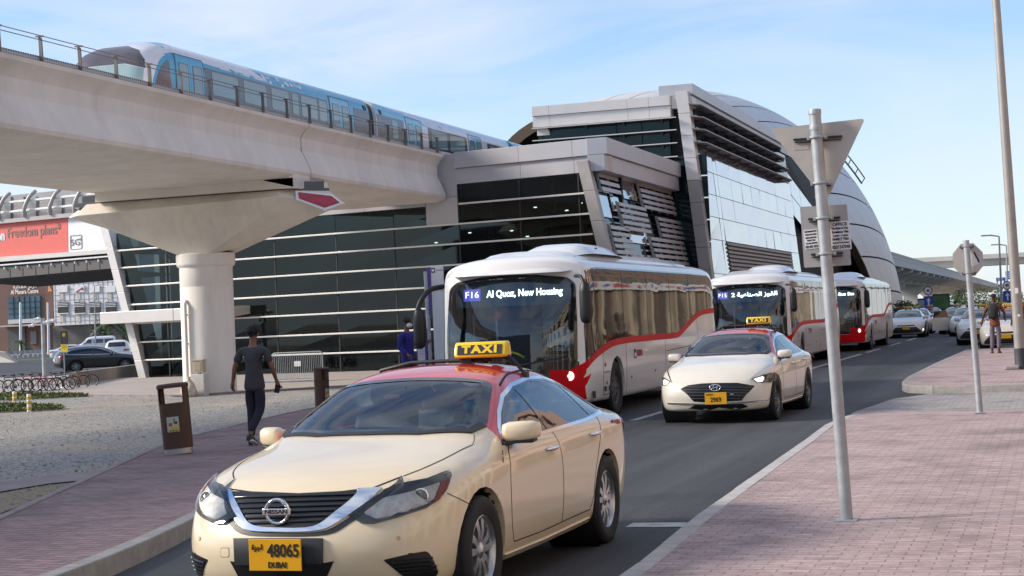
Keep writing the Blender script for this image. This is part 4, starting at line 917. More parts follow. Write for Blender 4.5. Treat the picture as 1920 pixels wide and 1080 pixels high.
for i, z in enumerate((7.72, 8.24, 8.74, 9.22)):
    b_ = MB(); b_.prism([(-19.2, TY+.15, z), (-13.75+.1*i*0, TY+.15, z), (-13.45, TY-.28, z-.03), (-19.2, TY-.28, z-.03)], (0, 0, .035)); b_.build('sun_blade', CLADW, stn, 0)
    for x in np.arange(-18.6, -13.8, 1.5): b_ = MB(); b_.prism([(x, TY+.15, z), (x, TY-.2, z-.02), (x, TY+.15, z-.15)], (.03, 0, 0)); b_.build('blade_bracket', STEELDK, stn, 0)
# recess glass between lower block and tower
rg = MB()
for i in range(9): rg.quad((-13.72, TY+.55, .2+i*.85), (-12.5, TY+.55, .2+i*.85), (-12.5, TY+.55, .2+i*.85+.80), (-13.72, TY+.55, .2+i*.85+.80))
rg.build('recess_glass', TGLS, stn, 0, recalc=False)
# tower road side: battered fin, mirror panels, louvre grille, blades
def tx(z): return -13.0+(9.6-z)*.083
tf = MB()
for i in range(12):
    za, zb_ = -.1+i*.86, -.1+(i+1)*.86-.012
    tf.add([(tx(za)-.42, TY-.05, za), (tx(za)+.04, TY-.05, za), (tx(za)+.04, TY+.5, za), (tx(za)-.42, TY+.5, za), (tx(zb_)-.42, TY-.05, zb_), (tx(zb_)+.04, TY-.05, zb_), (tx(zb_)+.04, TY+.5, zb_), (tx(zb_)-.42, TY+.5, zb_)], [(0, 3, 2, 1), (4, 5, 6, 7), (0, 1, 5, 4), (1, 2, 6, 5), (2, 3, 7, 6), (3, 0, 4, 7)], 0 if za > 6.6 else 1)
tf.build('tower_fin', [CLADW, CLADD], stn, 0, .006)
pn = MB(); ys_ = [64.45, 67.2, 68.0, 70.9, 73.4, 75.8, 78.2, 80.6, 83.0, 85.6, 88.2]; zs_ = [.2, 1.7, 3.2, 4.55, 5.45, 6.35, 7.25, 8.15]
for i in range(len(ys_)-1):
    for j in range(len(zs_)-1):
        if 2 <= i <= 8 and zs_[j] < 4.5: continue
        za, zb_ = zs_[j]+.012, zs_[j+1]-.012; t = ra.uniform(-.012, .012); u_ = ra.uniform(-.012, .012)
        pn.add([(tx(za)+t, ys_[i]+.015, za), (tx(za)-t, ys_[i+1]-.015, za), (tx(zb_)+u_, ys_[i+1]-.015, zb_), (tx(zb_)-u_, ys_[i]+.015, zb_)], [(0, 1, 2, 3)], 1 if ra.random() < .45 else 0)
pn.build('mirror_panels', [MIRG, mat('sky_mirror_pale', (.70, .74, .74), .06, .8, var=.05)], stn, 0, recalc=False)
bk = MB(); bk.add([(tx(-.1)-.04, TY+.5, -.1), (tx(-.1)-.04, 88.4, -.1), (tx(10)-.04, 88.4, 10), (tx(10)-.04, TY+.5, 10)], [(0, 1, 2, 3)]); bk.build('road_side_wall', STEELDK, stn, 0)
gr_ = MB()
for z in np.arange(.3, 4.5, .165): gr_.prism([(tx(z)+.0, 68.1, z), (tx(z)+.06, 68.1, z-.02), (tx(z)+.06, 68.1, z+.06), (tx(z)+.0, 68.1, z+.09)], (0, 17.3, 0))
gr_.build('louvre_grille', CLADD, stn, 0)
up = MB()
for z0 in (8.2, 8.7, 9.2): up.quad((tx(z0)-.02, TY+.5, z0), (tx(z0)-.02, 88.2, z0), (tx(z0+.5)-.02, 88.2, z0+.5), (tx(z0+.5)-.02, TY+.5, z0+.5))
up.build('clerestory_glass', TGLS, stn, 0, recalc=False)
for i, z in enumerate((8.22, 8.72, 9.2, 9.68)):
    b_ = MB(); b_.prism([(tx(z)+.02, TY-.12, z), (tx(z)+.50, TY+.1, z-.05), (tx(z)+.50, 86.0-i*.8, z-.05), (tx(z)+.02, 88-i*.5, z)], (0, 0, .04)); b_.build('sun_blade', CLADD, stn, 0)
    b_ = MB(); b_.bb(tx(z)+.02, tx(z)+.10, 64.5, 86, z+.10, z+.13); b_.build('blade_rail', TRANS, stn, 0)
    for y in np.arange(65, 86, 2.4): b_ = MB(); b_.prism([(tx(z)+.02, y, z), (tx(z)+.42, y, z-.04), (tx(z)+.02, y, z-.22)], (0, .04, 0)); b_.build('blade_bracket', STEELDK, stn, 0)
tt = MB(); y = TY+.3
for yy in np.arange(66.5, 90, 2.6): tt.bb(-14.2, -12.86, y+.006, yy-.006, 10.10, 10.52); tt.bb(-14.2, -12.96, y+.006, yy-.006, 9.70, 10.09); y = yy
tt.build('parapet', CLAD, stn, 0, .006)
tr_ = MB(); tr_.bb(T0+1, -13.0, TY+.4, 88, 9.95, 10.05); tr_.build('roof', CLADD, stn, 0)
# curved shell: dark under-skin with separate curved panels over it, slanting mouth towards the road
SXC, SA, SB, SYC, SLN = -22.5, 11.0, 17.0, 125.0, 55.0
def shp(ph, y, k=1.0):
    t = min(.9999, abs(y-SYC)/SLN); s = math.sqrt(1-t*t)*k; c = math.cos(ph); lf = ph > math.pi/2; return Vector((SXC+SA*s*c*(1.12 if lf else 1), y, SB*s*math.sin(ph)**(.50 if lf else 1.0)*(1-.045*c if lf else 1)))
def y_mouth(ph): return interp(min(ph, math.pi-ph), [0, .16, .22, .39, .46, .55, .62, .70, .85, 1.0, 1.57], [117.5, 116.5, 115.5, 111.5, 108, 105, 102.6, 100.5, 97.5, 95, 91]) if ph < math.pi/2 else 91+10*(1-max(0, math.sin(ph)))
PH = np.linspace(.02, math.pi-.02, 23)
sk = MB(); sk.grid([[shp(ph, lerp(y_mouth(ph)+.3, 179.6, t), .985) for t in np.linspace(0, 1, 20)] for ph in PH]); sk.build('shell_skin', DARKIN, stn, 60)
pl_ = MB(); NR = 22
for i in range(NR):
    pa, pb = lerp(PH[0], PH[-1], i/NR), lerp(PH[0], PH[-1], (i+1)/NR); ca, cb = pa+.0035, pb-.0035
    cuts = 13; off = .5 if i % 2 else 0.0
    for j in range(cuts+1):
        ta, tb_ = max(0, (j-off)/cuts), min(1, (j+1-off)/cuts)
        if tb_ <= ta: continue
        g_ = []
        for u_ in np.linspace(0, 1, 4):
            ph = lerp(ca, cb, u_); y0_, y1_ = y_mouth(ph), 179.8
            g_.append([shp(ph, lerp(y0_, y1_, lerp(ta, tb_, v_))+(.05 if v_ == 0 and ta > 0 else 0), 1.0) for v_ in np.linspace(0, 1, 5)])
        pl_.grid(g_)
pl_.build('shell_panels', SHELLM, stn, 60, recalc=False)
ed = MB(); ed.grid([[shp(ph, y_mouth(ph)-.1, 1.008), shp(ph, y_mouth(ph)+.25, 1.008), shp(ph, y_mouth(ph)+.5, .965), shp(ph, y_mouth(ph)+.1, .965), shp(ph, y_mouth(ph)-.1, 1.008)] for ph in np.linspace(.02, math.pi-.02, 40)]); ed.build('shell_edge', mat('shell_edge_brown', (.20, .155, .12), .4, .4), stn, 50)
ml = MB()
for ph0 in (1.02,):
    RA0, RA1 = (.90, 135), (.76, 140)
    pts = [shp(lerp(RA0[0], RA1[0], t), lerp(RA0[1], RA1[1], t), 1.03) for t in np.linspace(0, 1, 7)]; pts2 = [shp(lerp(RA0[0], RA1[0], t), lerp(RA0[1], RA1[1], t), 1.065) for t in np.linspace(0, 1, 7)]
    ml.tube(pts, .07, 6); ml.tube(pts2, .05, 6)
    for p, q in zip(pts[::2], pts2[::2]): ml.tube([p, q], .04, 6)
ml.build('maintenance_rail', RAILM, stn, 0)
gf = MB()
for i in range(7): gf.quad((-12.6, 88.5+i*4, 0), (-12.6, 92.3+i*4, 0), (-12.8, 92.3+i*4, 2.6), (-12.8, 88.5+i*4, 2.6))
gf.build('ground_floor_glass', TGLS, stn, 0, recalc=False)
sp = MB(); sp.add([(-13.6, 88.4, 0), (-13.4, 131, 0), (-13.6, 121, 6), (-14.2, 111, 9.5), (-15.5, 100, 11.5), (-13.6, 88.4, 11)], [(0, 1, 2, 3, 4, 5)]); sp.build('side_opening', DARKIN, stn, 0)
sp = MB()
for i in range(5):
    for j in range(2):
        ya, yb_ = 88.6+i*3.6, 88.6+(i+1)*3.6-.06; za, zb_ = lerp(7.2, 4.6, i/5)+j*1.15, lerp(7.2, 4.6, (i+1)/5)+j*1.15
        sp.add([(-13.25-.10*j, ya, za), (-13.25-.10*j, yb_, zb_), (-13.35-.10*j, yb_, zb_+1.1), (-13.35-.10*j, ya, za+1.1)], [(0, 1, 2, 3)])
sp.build('sloping_panels', MIRG, stn, 0, recalc=False)
# ---------------------------------------------------------------- the taxi in front
HERO_X, HERO_Y, HERO_A = -4.335, 9.0, -.02
T_ALT = [
 (0.06, .21, .70, .60, .64, .655, .50, .685, .27, .705, .715),
 (0.25, .19, .83, .67, .74, .735, .60, .775, .33, .805, .82),
 (0.55, .19, .892, .745, .80, .82, .67, .865, .39, .895, .905),
 (0.95, .20, .912, .81, .83, .885, .70, .935, .43, .974, .987),
 (1.28, .19, .912, .84, .835, .915, .71, .985, .45, 1.032, 1.048),
 (1.52, .18, .912, .855, .838, .925, .735, 1.055, .49, 1.15, 1.18),
 (1.88, .18, .912, .865, .84, .937, .69, 1.225, .49, 1.305, 1.33),
 (2.22, .18, .912, .875, .842, .945, .64, 1.365, .46, 1.425, 1.445),
 (2.65, .18, .912, .885, .842, .955, .615, 1.395, .44, 1.48, 1.502),
 (3.15, .18, .912, .895, .842, .970, .612, 1.385, .44, 1.465, 1.487),
 (3.60, .19, .912, .910, .835, .988, .615, 1.295, .44, 1.37, 1.39),
 (3.95, .20, .910, .922, .82, 1.000, .63, 1.18, .45, 1.245, 1.265),
 (4.25, .21, .900, .930, .795, 1.010, .66, 1.075, .47, 1.12, 1.135),
 (4.55, .24, .87, .935, .755, 1.015, .66, 1.045, .46, 1.07, 1.08),
 (4.80, .30, .78, .92, .66, 0.995, .58, 1.03, .40, 1.05, 1.055)]
def _low(z, y): return z-.055*min(1, max(0, (z-.85)/.45))-(.028*min(1, max(0, (y-3.7)/.5)) if z > .9 else 0)
T_ALT = [(r[0], r[1], r[2], r[3], r[4], _low(r[5], r[0]), r[6], _low(r[7], r[0]), r[8], _low(r[9], r[0]), _low(r[10], r[0])) for r in T_ALT]
FY_ALT = [(.2, .07), (.32, .0), (.48, -.03), (.58, .02), (.66, .07), (.72, .13)]
RY_ALT = [(.3, -.10), (.5, 0), (.8, 0.0), (.95, -.03), (1.06, -.05)]
SIDEW = [(1.58, .935), (1.68, 1.02), (1.86, 1.12), (2.08, 1.215), (2.35, 1.275), (2.75, 1.305), (3.15, 1.295), (3.48, 1.235), (3.76, 1.145), (3.94, 1.06), (4.02, 1.0), (3.95, .98), (3.4, .958), (2.6, .945), (1.8, .932)]
WS = [(-.70, 1.06), (-.67, 1.105), (-.625, 1.185), (-.575, 1.275), (-.545, 1.305), (-.25, 1.343), (0, 1.351), (.25, 1.343), (.545, 1.305), (.575, 1.275), (.625, 1.185), (.67, 1.105), (.70, 1.06), (.66, 1.042), (.35, 1.05), (0, 1.055), (-.35, 1.05), (-.66, 1.042)]
RWS = [(-.60, 1.03), (-.50, 1.25), (-.25, 1.28), (.25, 1.28), (.50, 1.25), (.60, 1.03)]
FA, RA, WR = .955, 3.735, .333
def inset(poly, q):
    cx = sum(p[0] for p in poly)/len(poly); cy = sum(p[1] for p in poly)/len(poly)
    return [(cx+(p[0]-cx)*(1-q), cy+(p[1]-cy)*(1-q*1.6)) for p in poly]
class Fit:
    """lays outlines surveyed from the photograph on a body standing in the scene"""
    def __init__(s, root, bvh, loc, rz):
        s.root, s.bvh = root, bvh; s.RI = Matrix.Rotation(-rz, 3, 'Z'); s.LC = s.RI @ (CO-Vector(loc))
    def lray(s, x, y): return (s.RI @ ray(x, y)).normalized()
    def hit(s, x, y): return s.bvh.ray_cast(s.LC, s.lray(x, y))
    def px(s, name, pts, m, off=.003, res=.035, lip=.01, both=False, sym=False, rnd=0, hole=None):
        """outline surveyed from the photograph, laid on the body where the sight lines meet it"""
        Q = rounded(pts, rnd, 4) if rnd else pts
        f = fill_poly([(p[0]/100, p[1]/100) for p in Q], res*3.2)
        for v in f.verts:
            d = s.lray(v.co.x*100, v.co.y*100); h = s.bvh.ray_cast(s.LC, d)
            if h[0] is None: h = s.bvh.find_nearest(s.LC+d*9.5)
            n = h[1] if h[1].dot(d) < 0 else -h[1]; v.co = h[0]+n*off
        bmesh.ops.recalc_face_normals(f, faces=f.faces)
        dd = s.lray(*pts[0])
        if sum(q.normal.dot(dd)*q.calc_area() for q in f.faces) > 0: bmesh.ops.reverse_faces(f, faces=f.faces)
        if lip:
            f.normal_update(); nm = {x: x.normal.copy() for x in f.verts}
            r = bmesh.ops.extrude_edge_only(f, edges=[e for e in f.edges if e.is_boundary])
            for g in r['geom']:
                if isinstance(g, bmesh.types.BMVert):
                    ss = [e.other_vert(g) for e in g.link_edges if e.other_vert(g) in nm]; g.co -= (nm[ss[0]] if ss else Vector())*lip
        o = bm_obj(name, f.copy(), m, s.root)
        if both: bm_obj(name, f.copy(), m, s.root, mirror=True)
        f.free(); return o
def base_saloon(root, P_, level=4, trim=None, spokes=5, style='double', interior=True, holes=True, rimm=None, T=None, mirrors=True, drv=None, rims=None, mirm=None, mirout=(1.03, 1.03)):
    bm = car_shell(T or T_ALT, FY_ALT, RY_ALT, .30, .24, level)
    bvh = BVHTree.FromBMesh(bm)
    tv = Vector((0, .909, .416)); WAX = (Vector((1, 0, 0)), tv, Vector((0, .416, -.909)))
    ws = []
    for x, z in WS:
        q = bvh.ray_cast(Vector((x, -5, z)), Vector((0, 1, 0)))[0]; ws.append((x, q.dot(tv)-(.055 if z < 1.059 else .02 if z < 1.08 else 0)))
    for s in (1, -1):
        ax = 'side' if s > 0 else (Vector((0, 1, 0)), Vector((0, 0, 1)), Vector((1, 0, 0)))
        kp = (lambda c, s=s: c.x*s > .3)
        if holes: cut_hole(bm, inset(SIDEW, .055), ax, kp, .03)
        for y in (FA, RA): cut_hole(bm, circle(y, WR, .385, 26), ax, kp, .06)
    if holes: cut_hole(bm, inset(ws, .035), WAX, lambda c: 1.1 < c.y < 2.5 and c.z > 1.0, .03)
    if holes: cut_hole(bm, RWS, 'rear', lambda c: c.y > 3.2 and c.z > 1.06, .03)
    bm_obj('body', bm, P_, root, 50)
    # glass ------------------------------------------------------------------
    decal('side_window', bvh, SIDEW, 'side', GLASS_S if holes else GLASS_D, root, both=True, off=.004, res=.12, lip=0)
    decal('windscreen', bvh, rounded(ws, .05), WAX, GLASS_W if holes else GLASS_D, root, off=.004, res=.12, lip=0)
    decal('rear_window', bvh, RWS, 'rear', GLASS_S if holes else GLASS_D, root, off=.004, res=.12, lip=0)
    def frit(poly, w, ax, both, nm='window_seal', m=BLACKG, off=.006): strip(nm, bvh, poly, w, ax, m, root, both=both, off=off, closed=True)
    frit(inset(rounded(ws, .05), .03), .062, WAX, False, 'windscreen_border', off=.007)
    strip('cowl_panel', bvh, [(x, ws[i][1]-.012) for x, i in ((-.69, 0), (-.65, 17), (-.35, 16), (0, 15), (.35, 14), (.65, 13), (.69, 12))], .05, WAX, BLACKP, root, off=.009)
    frit(inset(SIDEW, .03), .03, 'side', True)
    strip('window_trim', bvh, SIDEW, .022, 'side', trim or CHROME, root, both=True, off=.008, closed=True)
    strip('door_pillar', bvh, [(2.52, .945), (2.44, 1.15), (2.38, 1.275)], .075, 'side', BLACKG, root, both=True, off=.007)
    strip('door_pillar', bvh, [(3.60, .97), (3.52, 1.10), (3.42, 1.245)], .045, 'side', BLACKG, root, both=True, off=.007)
    strip('roof_seam', bvh, [(.60, 2.20), (.55, 2.5), (.53, 2.9), (.535, 3.3), (.57, 3.75)], .014, 'top', GAP, root, both=True, off=.003)
    if interior:
        # cabin
        cabin(root, 1.45, 3.6, .93); seats(root, [(2.10, (-.38, .38))], .575);
        m = MB(); m.box((0, 3.1, .52), (1.3, .5, .18)); m.box((0, 3.5, .80), (1.32, .16, .55), R=Matrix.Rotation(rad(-16), 3, 'X'))
        for x in (-.4, .4): m.box((x, 3.58, 1.12), (.26, .10, .16))
        m.build('rear_seat', SEAT, root, 40, .05, 3)
        hl = MB(); hl.grid([[Vector((x*.50, y, z-.02*abs(x))) for x in (-1, -.5, 0, .5, 1)] for y, z in ((2.18, 1.315), (2.7, 1.365), (3.2, 1.355), (3.55, 1.285))]); hl.build('headliner', LINING, root, 60)
        mr = MB(); mr.box((0, 1.99, 1.245), (.24, .03, .075)); mr.tube([(0, 1.99, 1.26), (0, 1.96, 1.30)], .012, 6); mr.build('rear_mirror', BLACKP, root, 40, .012)
        st = MB(); st.box((-.06, 1.86, 1.245), (.11, .004, .05), R=Matrix.Rotation(rad(-60), 3, 'X')); st.build('permit_sticker', mat('sticker_pink', (.55, .16, .14), .5), root, 0)
        if drv: driver_bust(root, .37, 2.30, .92, mat('driver_shirt', (.35, .42, .40), .8), mat('mask_cloth', (.25, .55, .55), .8), SKIN_D)
    # wheels
    for y in (FA, RA):
        for s in (1, -1):
            wheel('wheel', root, (s*.80, y, WR), WR, .215, s, rimm, spokes, style); wheel_well(root, s*.90, y, WR, .385, s, .38)
    for pts in ([(1.66, .93), (1.54, .86), (1.46, .70), (1.46, .45), (1.52, .31)], [(2.55, .945), (2.58, .80), (2.58, .5), (2.56, .31)], [(3.72, .97), (3.66, .90), (3.50, .72), (3.38, .55), (3.34, .40), (3.26, .31)], [(1.52, .31), (2.1, .30), (2.56, .305), (3.26, .31)]):
        strip('panel_seam', bvh, spline(pts, 6, False), .008, 'side', GAP, root, both=True, off=.0015)
    strip('sill_trim', bvh, [(1.38, .235), (2.2, .225), (3.3, .235)], .03, 'side', P_, root, both=True, off=.012)
    for y in (2.36, 3.42):
        for s in (1, -1):
            h = bvh.ray_cast(Vector((s*3, y, .835+.02*(y > 3))), Vector((-s, 0, 0)))[0]; k = MB()
            k.tube([h+Vector((s*.004, -.10, 0)), h+Vector((s*.034, -.08, .003)), h+Vector((s*.042, 0, .006)), h+Vector((s*.034, .075, .006)), h+Vector((s*.004, .095, .004))], [.010, .015, .017, .016, .011], 8)
            k.build('door_handle', CHROME, root, 50)
    # door mirrors
    for s in (1, -1):
        x0, x1 = (.80, mirout[0]) if s > 0 else (.80, mirout[1]); k = MB(); rows = []
        for t, sx_, sz in ((0, .30, .35), (.05, .80, .84), (.2, 1.0, 1.0), (.55, 1.0, 1.0), (.8, .93, .94), (.95, .7, .72), (1, .4, .42)):
            row = []
            for j in range(16):
                a = 2*math.pi*j/16; e = .62
                row.append(Vector((s*(x0+(x1-x0)*t), 1.655+.10*t*.4+.075*sx_*math.copysign(abs(math.cos(a))**e, math.cos(a)), 1.00+.01*t+.066*sz*math.copysign(abs(math.sin(a))**e, math.sin(a)))))
            rows.append(row)
        k.grid(rows, 0, True); k.add(rows[0], [tuple(range(16))]); k.add(rows[-1], [tuple(range(16))])
        mo = k.build('door_mirror', mirm or paint('cream_paint', CREAM), root, 60)
        f = MB(); f.prism([(s*.80, 1.57, .905), (s*.80, 1.74, .915), (s*.88, 1.73, .935), (s*(x1-.03), 1.73, .935), (s*(x1-.03), 1.63, .93), (s*.90, 1.61, .925)], (0, 0, .022)); f.prism([(s*.805, 1.53, .92), (s*.81, 1.78, .93), (s*.765, 1.75, 1.05)], (s*.03, 0, 0)); f.build('mirror_foot', BLACKP, mo, 40, .008)
        g_ = MB(); g_.box((s*(x0+x1)/2, 1.745, 1.0), (.15, .004, .10)); g_.build('mirror_glass', CHROME, mo, 0)
    # tail lamps
    TL = [(4.38, .87), (4.60, .915), (4.80, .91), (4.82, .74), (4.70, .72), (4.55, .78)]
    decal('tail_lamp', bvh, spline(TL, 3), 'side', REDLENS, root, both=True, off=.010, res=.04)
    rl = [(.50, .75), (.78, .74), (.80, .91), (.60, .90)]; decal('tail_lamp', bvh, rl, 'rear', REDLENS, root, both=True, off=.008, res=.05)
    wp = MB()
    wp.tube([(.30, 1.36, 1.045), (.02, 1.40, 1.062), (-.28, 1.42, 1.06)], [.012, .009, .006], 6); wp.tube([(-.28, 1.37, 1.04), (-.45, 1.43, 1.05), (-.62, 1.50, 1.055)], [.012, .009, .006], 6); wp.build('wiper', BLACKP, root, 40)
    return bvh
def hero_taxi():
    P_ = paint('cream_and_red_paint', CREAM, RED, (.885, .022, 1.58, 4.30))
    root = thing('taxi', 'cream saloon taxi with red roof nearest in front, yellow TAXI sign, plate 48065', 'taxi', (HERO_X, HERO_Y, 0), HERO_A, 'taxis on the road')
    bvh = base_saloon(root, P_, 4, drv=True, mirout=(1.045, .97))
    F_ = Fit(root, bvh, (HERO_X, HERO_Y, 0), HERO_A); px = F_.px
    INT = mat('grille_black', (.008, .008, .009), .35, var=.2)
    px('grille', [(434, 921), (560, 927), (690, 917), (661, 950), (600, 991), (520, 994), (466, 984), (448, 955)], INT, .002, rnd=6)
    def band(name, a, b, m, off, both=False): a = spline(a, 4, False); b = spline(b, 4, False); px(name, a+b[::-1], m, off, both=both, res=.025)
    band('grille_surround', [(406, 914), (420, 944), (438, 973), (462, 994), (520, 999), (600, 997), (640, 980), (690, 945), (722, 917)], [(398, 911), (408, 942), (424, 974), (452, 1001), (520, 1006), (612, 1003), (655, 982), (705, 945), (752, 907)], BLACKP, .004)
    band('chrome_grille_trim', [(434, 920), (448, 950), (472, 984), (520, 990.5), (588, 988), (628, 962), (662, 935), (674, 918)], [(412, 918), (430, 955), (458, 992), (520, 998), (598, 995), (640, 976), (690, 942), (718, 916)], CHROME, .014)
    for i in range(6):
        t = (i+.5)/6; y0 = lerp(926, 984, t); xl = lerp(440, 470, t); xr = lerp(676, 600, t); gs = MB(); pp = []
        for k in range(13):
            hh = F_.hit(lerp(xl, xr, k/12), y0+3-6*k/12)
            if hh[0] is not None: pp.append(hh[0]+hh[1]*.006)
        gs.tube(pp, .0085, 6); gs.build('grille_slat', BLACKG, root, 60)
    # badge: ring and bar
    bc = F_.hit(529, 957)[0]; bc = Vector((bc.x, min(F_.hit(529, 940)[0].y, F_.hit(529, 976)[0].y)-.022, bc.z))
    b = MB(); b.tube([(bc.x+.073*math.cos(t*math.pi/18), bc.y+.001*math.sin(t), bc.z+.069*math.sin(t*math.pi/18)) for t in range(36)], .0115, 8, 0, True); b.box(bc+Vector((0, -.006, 0)), (.182, .014, .038)); bo = b.build('badge', CHROME, root, 50, .004)
    text('lettering', 'NISSAN', .034, BLACKP, bc+Vector((0, -.0145, 0)), (1, 0, 0), (0, 0, 1), bo, width=.145, bold=.0008)
    # headlamps (near one surveyed, twin mirrored)
    HL = [(654, 968), (700, 938), (742, 910), (754, 894), (757, 909), (800, 901), (843, 884), (845, 896), (836, 920), (823, 938), (800, 953), (745, 971), (700, 983), (678, 982)]
    px('headlamp_housing', HL, mat('headlamp_black', (.085, .088, .09), .3, coat=.3), .002, both=True)
    px('headlamp_reflector', [(682, 963), (720, 935), (770, 924), (825, 906), (812, 938), (770, 955), (706, 974)], LAMPIN, .010, both=True, rnd=4)
    px('turn_signal', [(826, 908), (841, 898), (834, 918), (822, 937), (812, 942)], AMBER, .014, both=True)
    pl = F_.hit(789, 931)
    for s in (1, -1):
        n = pl[1]; c = Vector((pl[0].x*s, pl[0].y, pl[0].z)); n = Vector((n.x*s, n.y, n.z)); q = (Vector((0, -1, 0))*.7+n*.3).normalized(); R_ = q.to_track_quat('X', 'Z').to_matrix()
        k = MB(); k.lathe([(.001, .016), (.03, .014), (.04, .006)], 20, (0, 0, 0), 'X', 0); k.lathe([(.04, .004), (.042, .010), (.047, .010), (.049, .0)], 20, (0, 0, 0), 'X', 1)
        k.v = [tuple(R_ @ Vector(v)+c) for v in k.v]; k.build('projector_lamp', [mat('lamp_bulb_glass', (.10, .10, .10), .04, coat=1), LAMPIN], root, 50, recalc=False)
    px('headlamp_lens', HL, LENS, .020, both=True, lip=.018)
    px('bonnet_gap', [(300+104, 912), (470, 921.5), (560, 925), (640, 921), (700, 913.5), (752, 893), (752, 895.5), (700, 916), (640, 923.6), (560, 927.6), (470, 924), (404, 914.5)], GAP, .002)
    # lower bumper
    px('fog_lamp_grille', [(718, 1050), (770, 1038), (800, 1033), (808, 1042), (822, 1072), (815, 1083), (758, 1082)], INT, .004, both=True, rnd=5)
    for i in range(4):
        g1 = []; g2 = MB(); t = (i+.6)/4.4
        for k in range(9):
            hh = F_.hit(lerp(lerp(728, 752, t), lerp(808, 820, t), k/8), lerp(lerp(1052, 1078, t), lerp(1040, 1074, t), k/8))
            if hh[0] is not None: g1.append(hh[0]+hh[1]*.008)
        if len(g1) > 2:
            g2.tube(g1, .006, 5); o_ = g2.build('fog_lamp_slat', BLACKG, root, 60); c_ = o_.copy(); c_.data = o_.data.copy(); COL.objects.link(c_); c_.data.transform(Matrix.Scale(-1, 4, (1, 0, 0))); c_.data.flip_normals()
    px('lower_grille', [(432, 1052), (470, 1058), (600, 1057), (626, 1052), (612, 1084), (450, 1086)], INT, .004)
    px('plate_bracket', [(441, 1010), (606, 1010), (606, 1056), (443, 1058)], mat('bracket_black', (.02, .021, .024), .5), .018, lip=.02)
    pc = F_.hit(521, 1039)[0]
    plate(root, pc+Vector((0, -.034, 0)), .335, .182, '48065', 1)
    px('tow_cover', rounded([(414, 1027), (430, 1027), (430, 1045), (414, 1045)], 3), GAP, .0008, lip=0); px('tow_cover', rounded([(414.8, 1027.8), (429.2, 1027.8), (429.2, 1044.2), (414.8, 1044.2)], 3), P_, .0022, lip=0)
    px('parking_sensor', circle(747, 1009, 4.2, 14), mat('sensor_cream', (.55, .44, .28), .5), .004, both=True); 
    # bumper to wing seam, bonnet edge, doors, sill
    def line(pts, w=2.0, both=True, m=GAP, off=.0018):
        a = []; c = []
        for i, p in enumerate(pts):
            d = Vector((pts[min(i+1, len(pts)-1)][0]-pts[max(i-1, 0)][0], pts[min(i+1, len(pts)-1)][1]-pts[max(i-1, 0)][1], 0)).normalized(); n = Vector((-d.y, d.x, 0))*w/2
            a.append((p[0]+n.x, p[1]+n.y)); c.append((p[0]-n.x, p[1]-n.y))
        return px('panel_seam', a+c[::-1], m, off, res=.05, lip=0, both=both)
    line([(838, 925), (858, 934), (878, 944), (890, 955)], 1.6)
    line([(756, 893), (790, 880), (830, 862), (868, 842), (886, 834), (889, 826), (889, 815)], 1.5)
    # small door crest and DUBAI lettering on the wing
    for y, z, sz in ((4.14, .89, .058),):
        h = bvh.ray_cast(Vector((3, y, z)), Vector((-1, 0, 0))); n = h[1]; n = n if n.x > 0 else -n
        text('lettering', 'DUBAI', sz, mat('red_ink', (.45, .02, .03), .5), h[0]+n*.004, Vector((0, 1, 0)), Vector((0, 0, 1)), root, depth=.001, width=.19, bold=.002)
        b2 = MB(); b2.box(h[0]+Vector((.004, -.14, 0)), (.002, .045, .06)); b2.build('emblem', mat('blue_ink', (.04, .06, .25), .5), root, 0)
    h = F_.hit(942, 864)
    em = MB()
    for dy, dz, sy, sz in ((0, .05, .018, .03), (.006, 0, .014, .05), (-.004, -.03, .022, .02), (.012, -.06, .012, .045)): em.box(h[0]+h[1]*.004+Vector((0, dy, dz)), (.003, sy, sz))
    em.build('emblem', mat('crest_ink', (.25, .10, .06), .5), root, 0)
    roof_sign(root, (.27, 2.80, 1.525), .40, .115, .15)
    rb = MB(); rb.tube([(-.57, 2.80, 1.32), (-.54, 2.80, 1.40), (-.3, 2.80, 1.448), (0, 2.80, 1.452), (.35, 2.80, 1.452), (.47, 2.80, 1.47), (.53, 2.80, 1.41), (.59, 2.80, 1.33)], .014, 8); rb.box((.595, 2.80, 1.325), (.03, .05, .06)); rb.build('roof_bar', BLACKP, root, 40)
    return root, bvh
hero, hero_bvh = hero_taxi()
# ================================================================ BUSES AND OTHER VEHICLES
BUSW = mat('bus_white', (.82, .80, .78), .3, var=.03, coat=.7, vscale=1.2, dirt=.06); BUSR = mat('bus_red', (.62, .008, .014), .4, var=.04, coat=0, spec=.08)
def film_mat():
    m = mat('bus_window_film', (.030, .022, .018), .03, 0.0, var=.04, ior=1.5, spec=.42); t = m.node_tree; b = t.nodes['Principled BSDF']
    tcn = N(t, 'ShaderNodeTexCoord'); nb = N(t, 'ShaderNodeTexNoise', i_Scale=.4, i_Detail=1.0, i_Roughness=.4); mpn = N(t, 'ShaderNodeMapping'); mpn.inputs['Scale'].default_value = (1, 1.6, .5)
    t.links.new(tcn.outputs['Object'], mpn.inputs[0]); t.links.new(mpn.outputs[0], nb.inputs['Vector']); bp = N(t, 'ShaderNodeBump', i_Strength=.09, i_Distance=.10); t.links.new(nb.outputs[0], bp.inputs['Height']); t.links.new(bp.outputs[0], b.inputs['Normal'])
    for l in list(b.inputs['Roughness'].links): t.links.remove(l)
    b.inputs['Roughness'].default_value = .03; return m
FILM = film_mat()
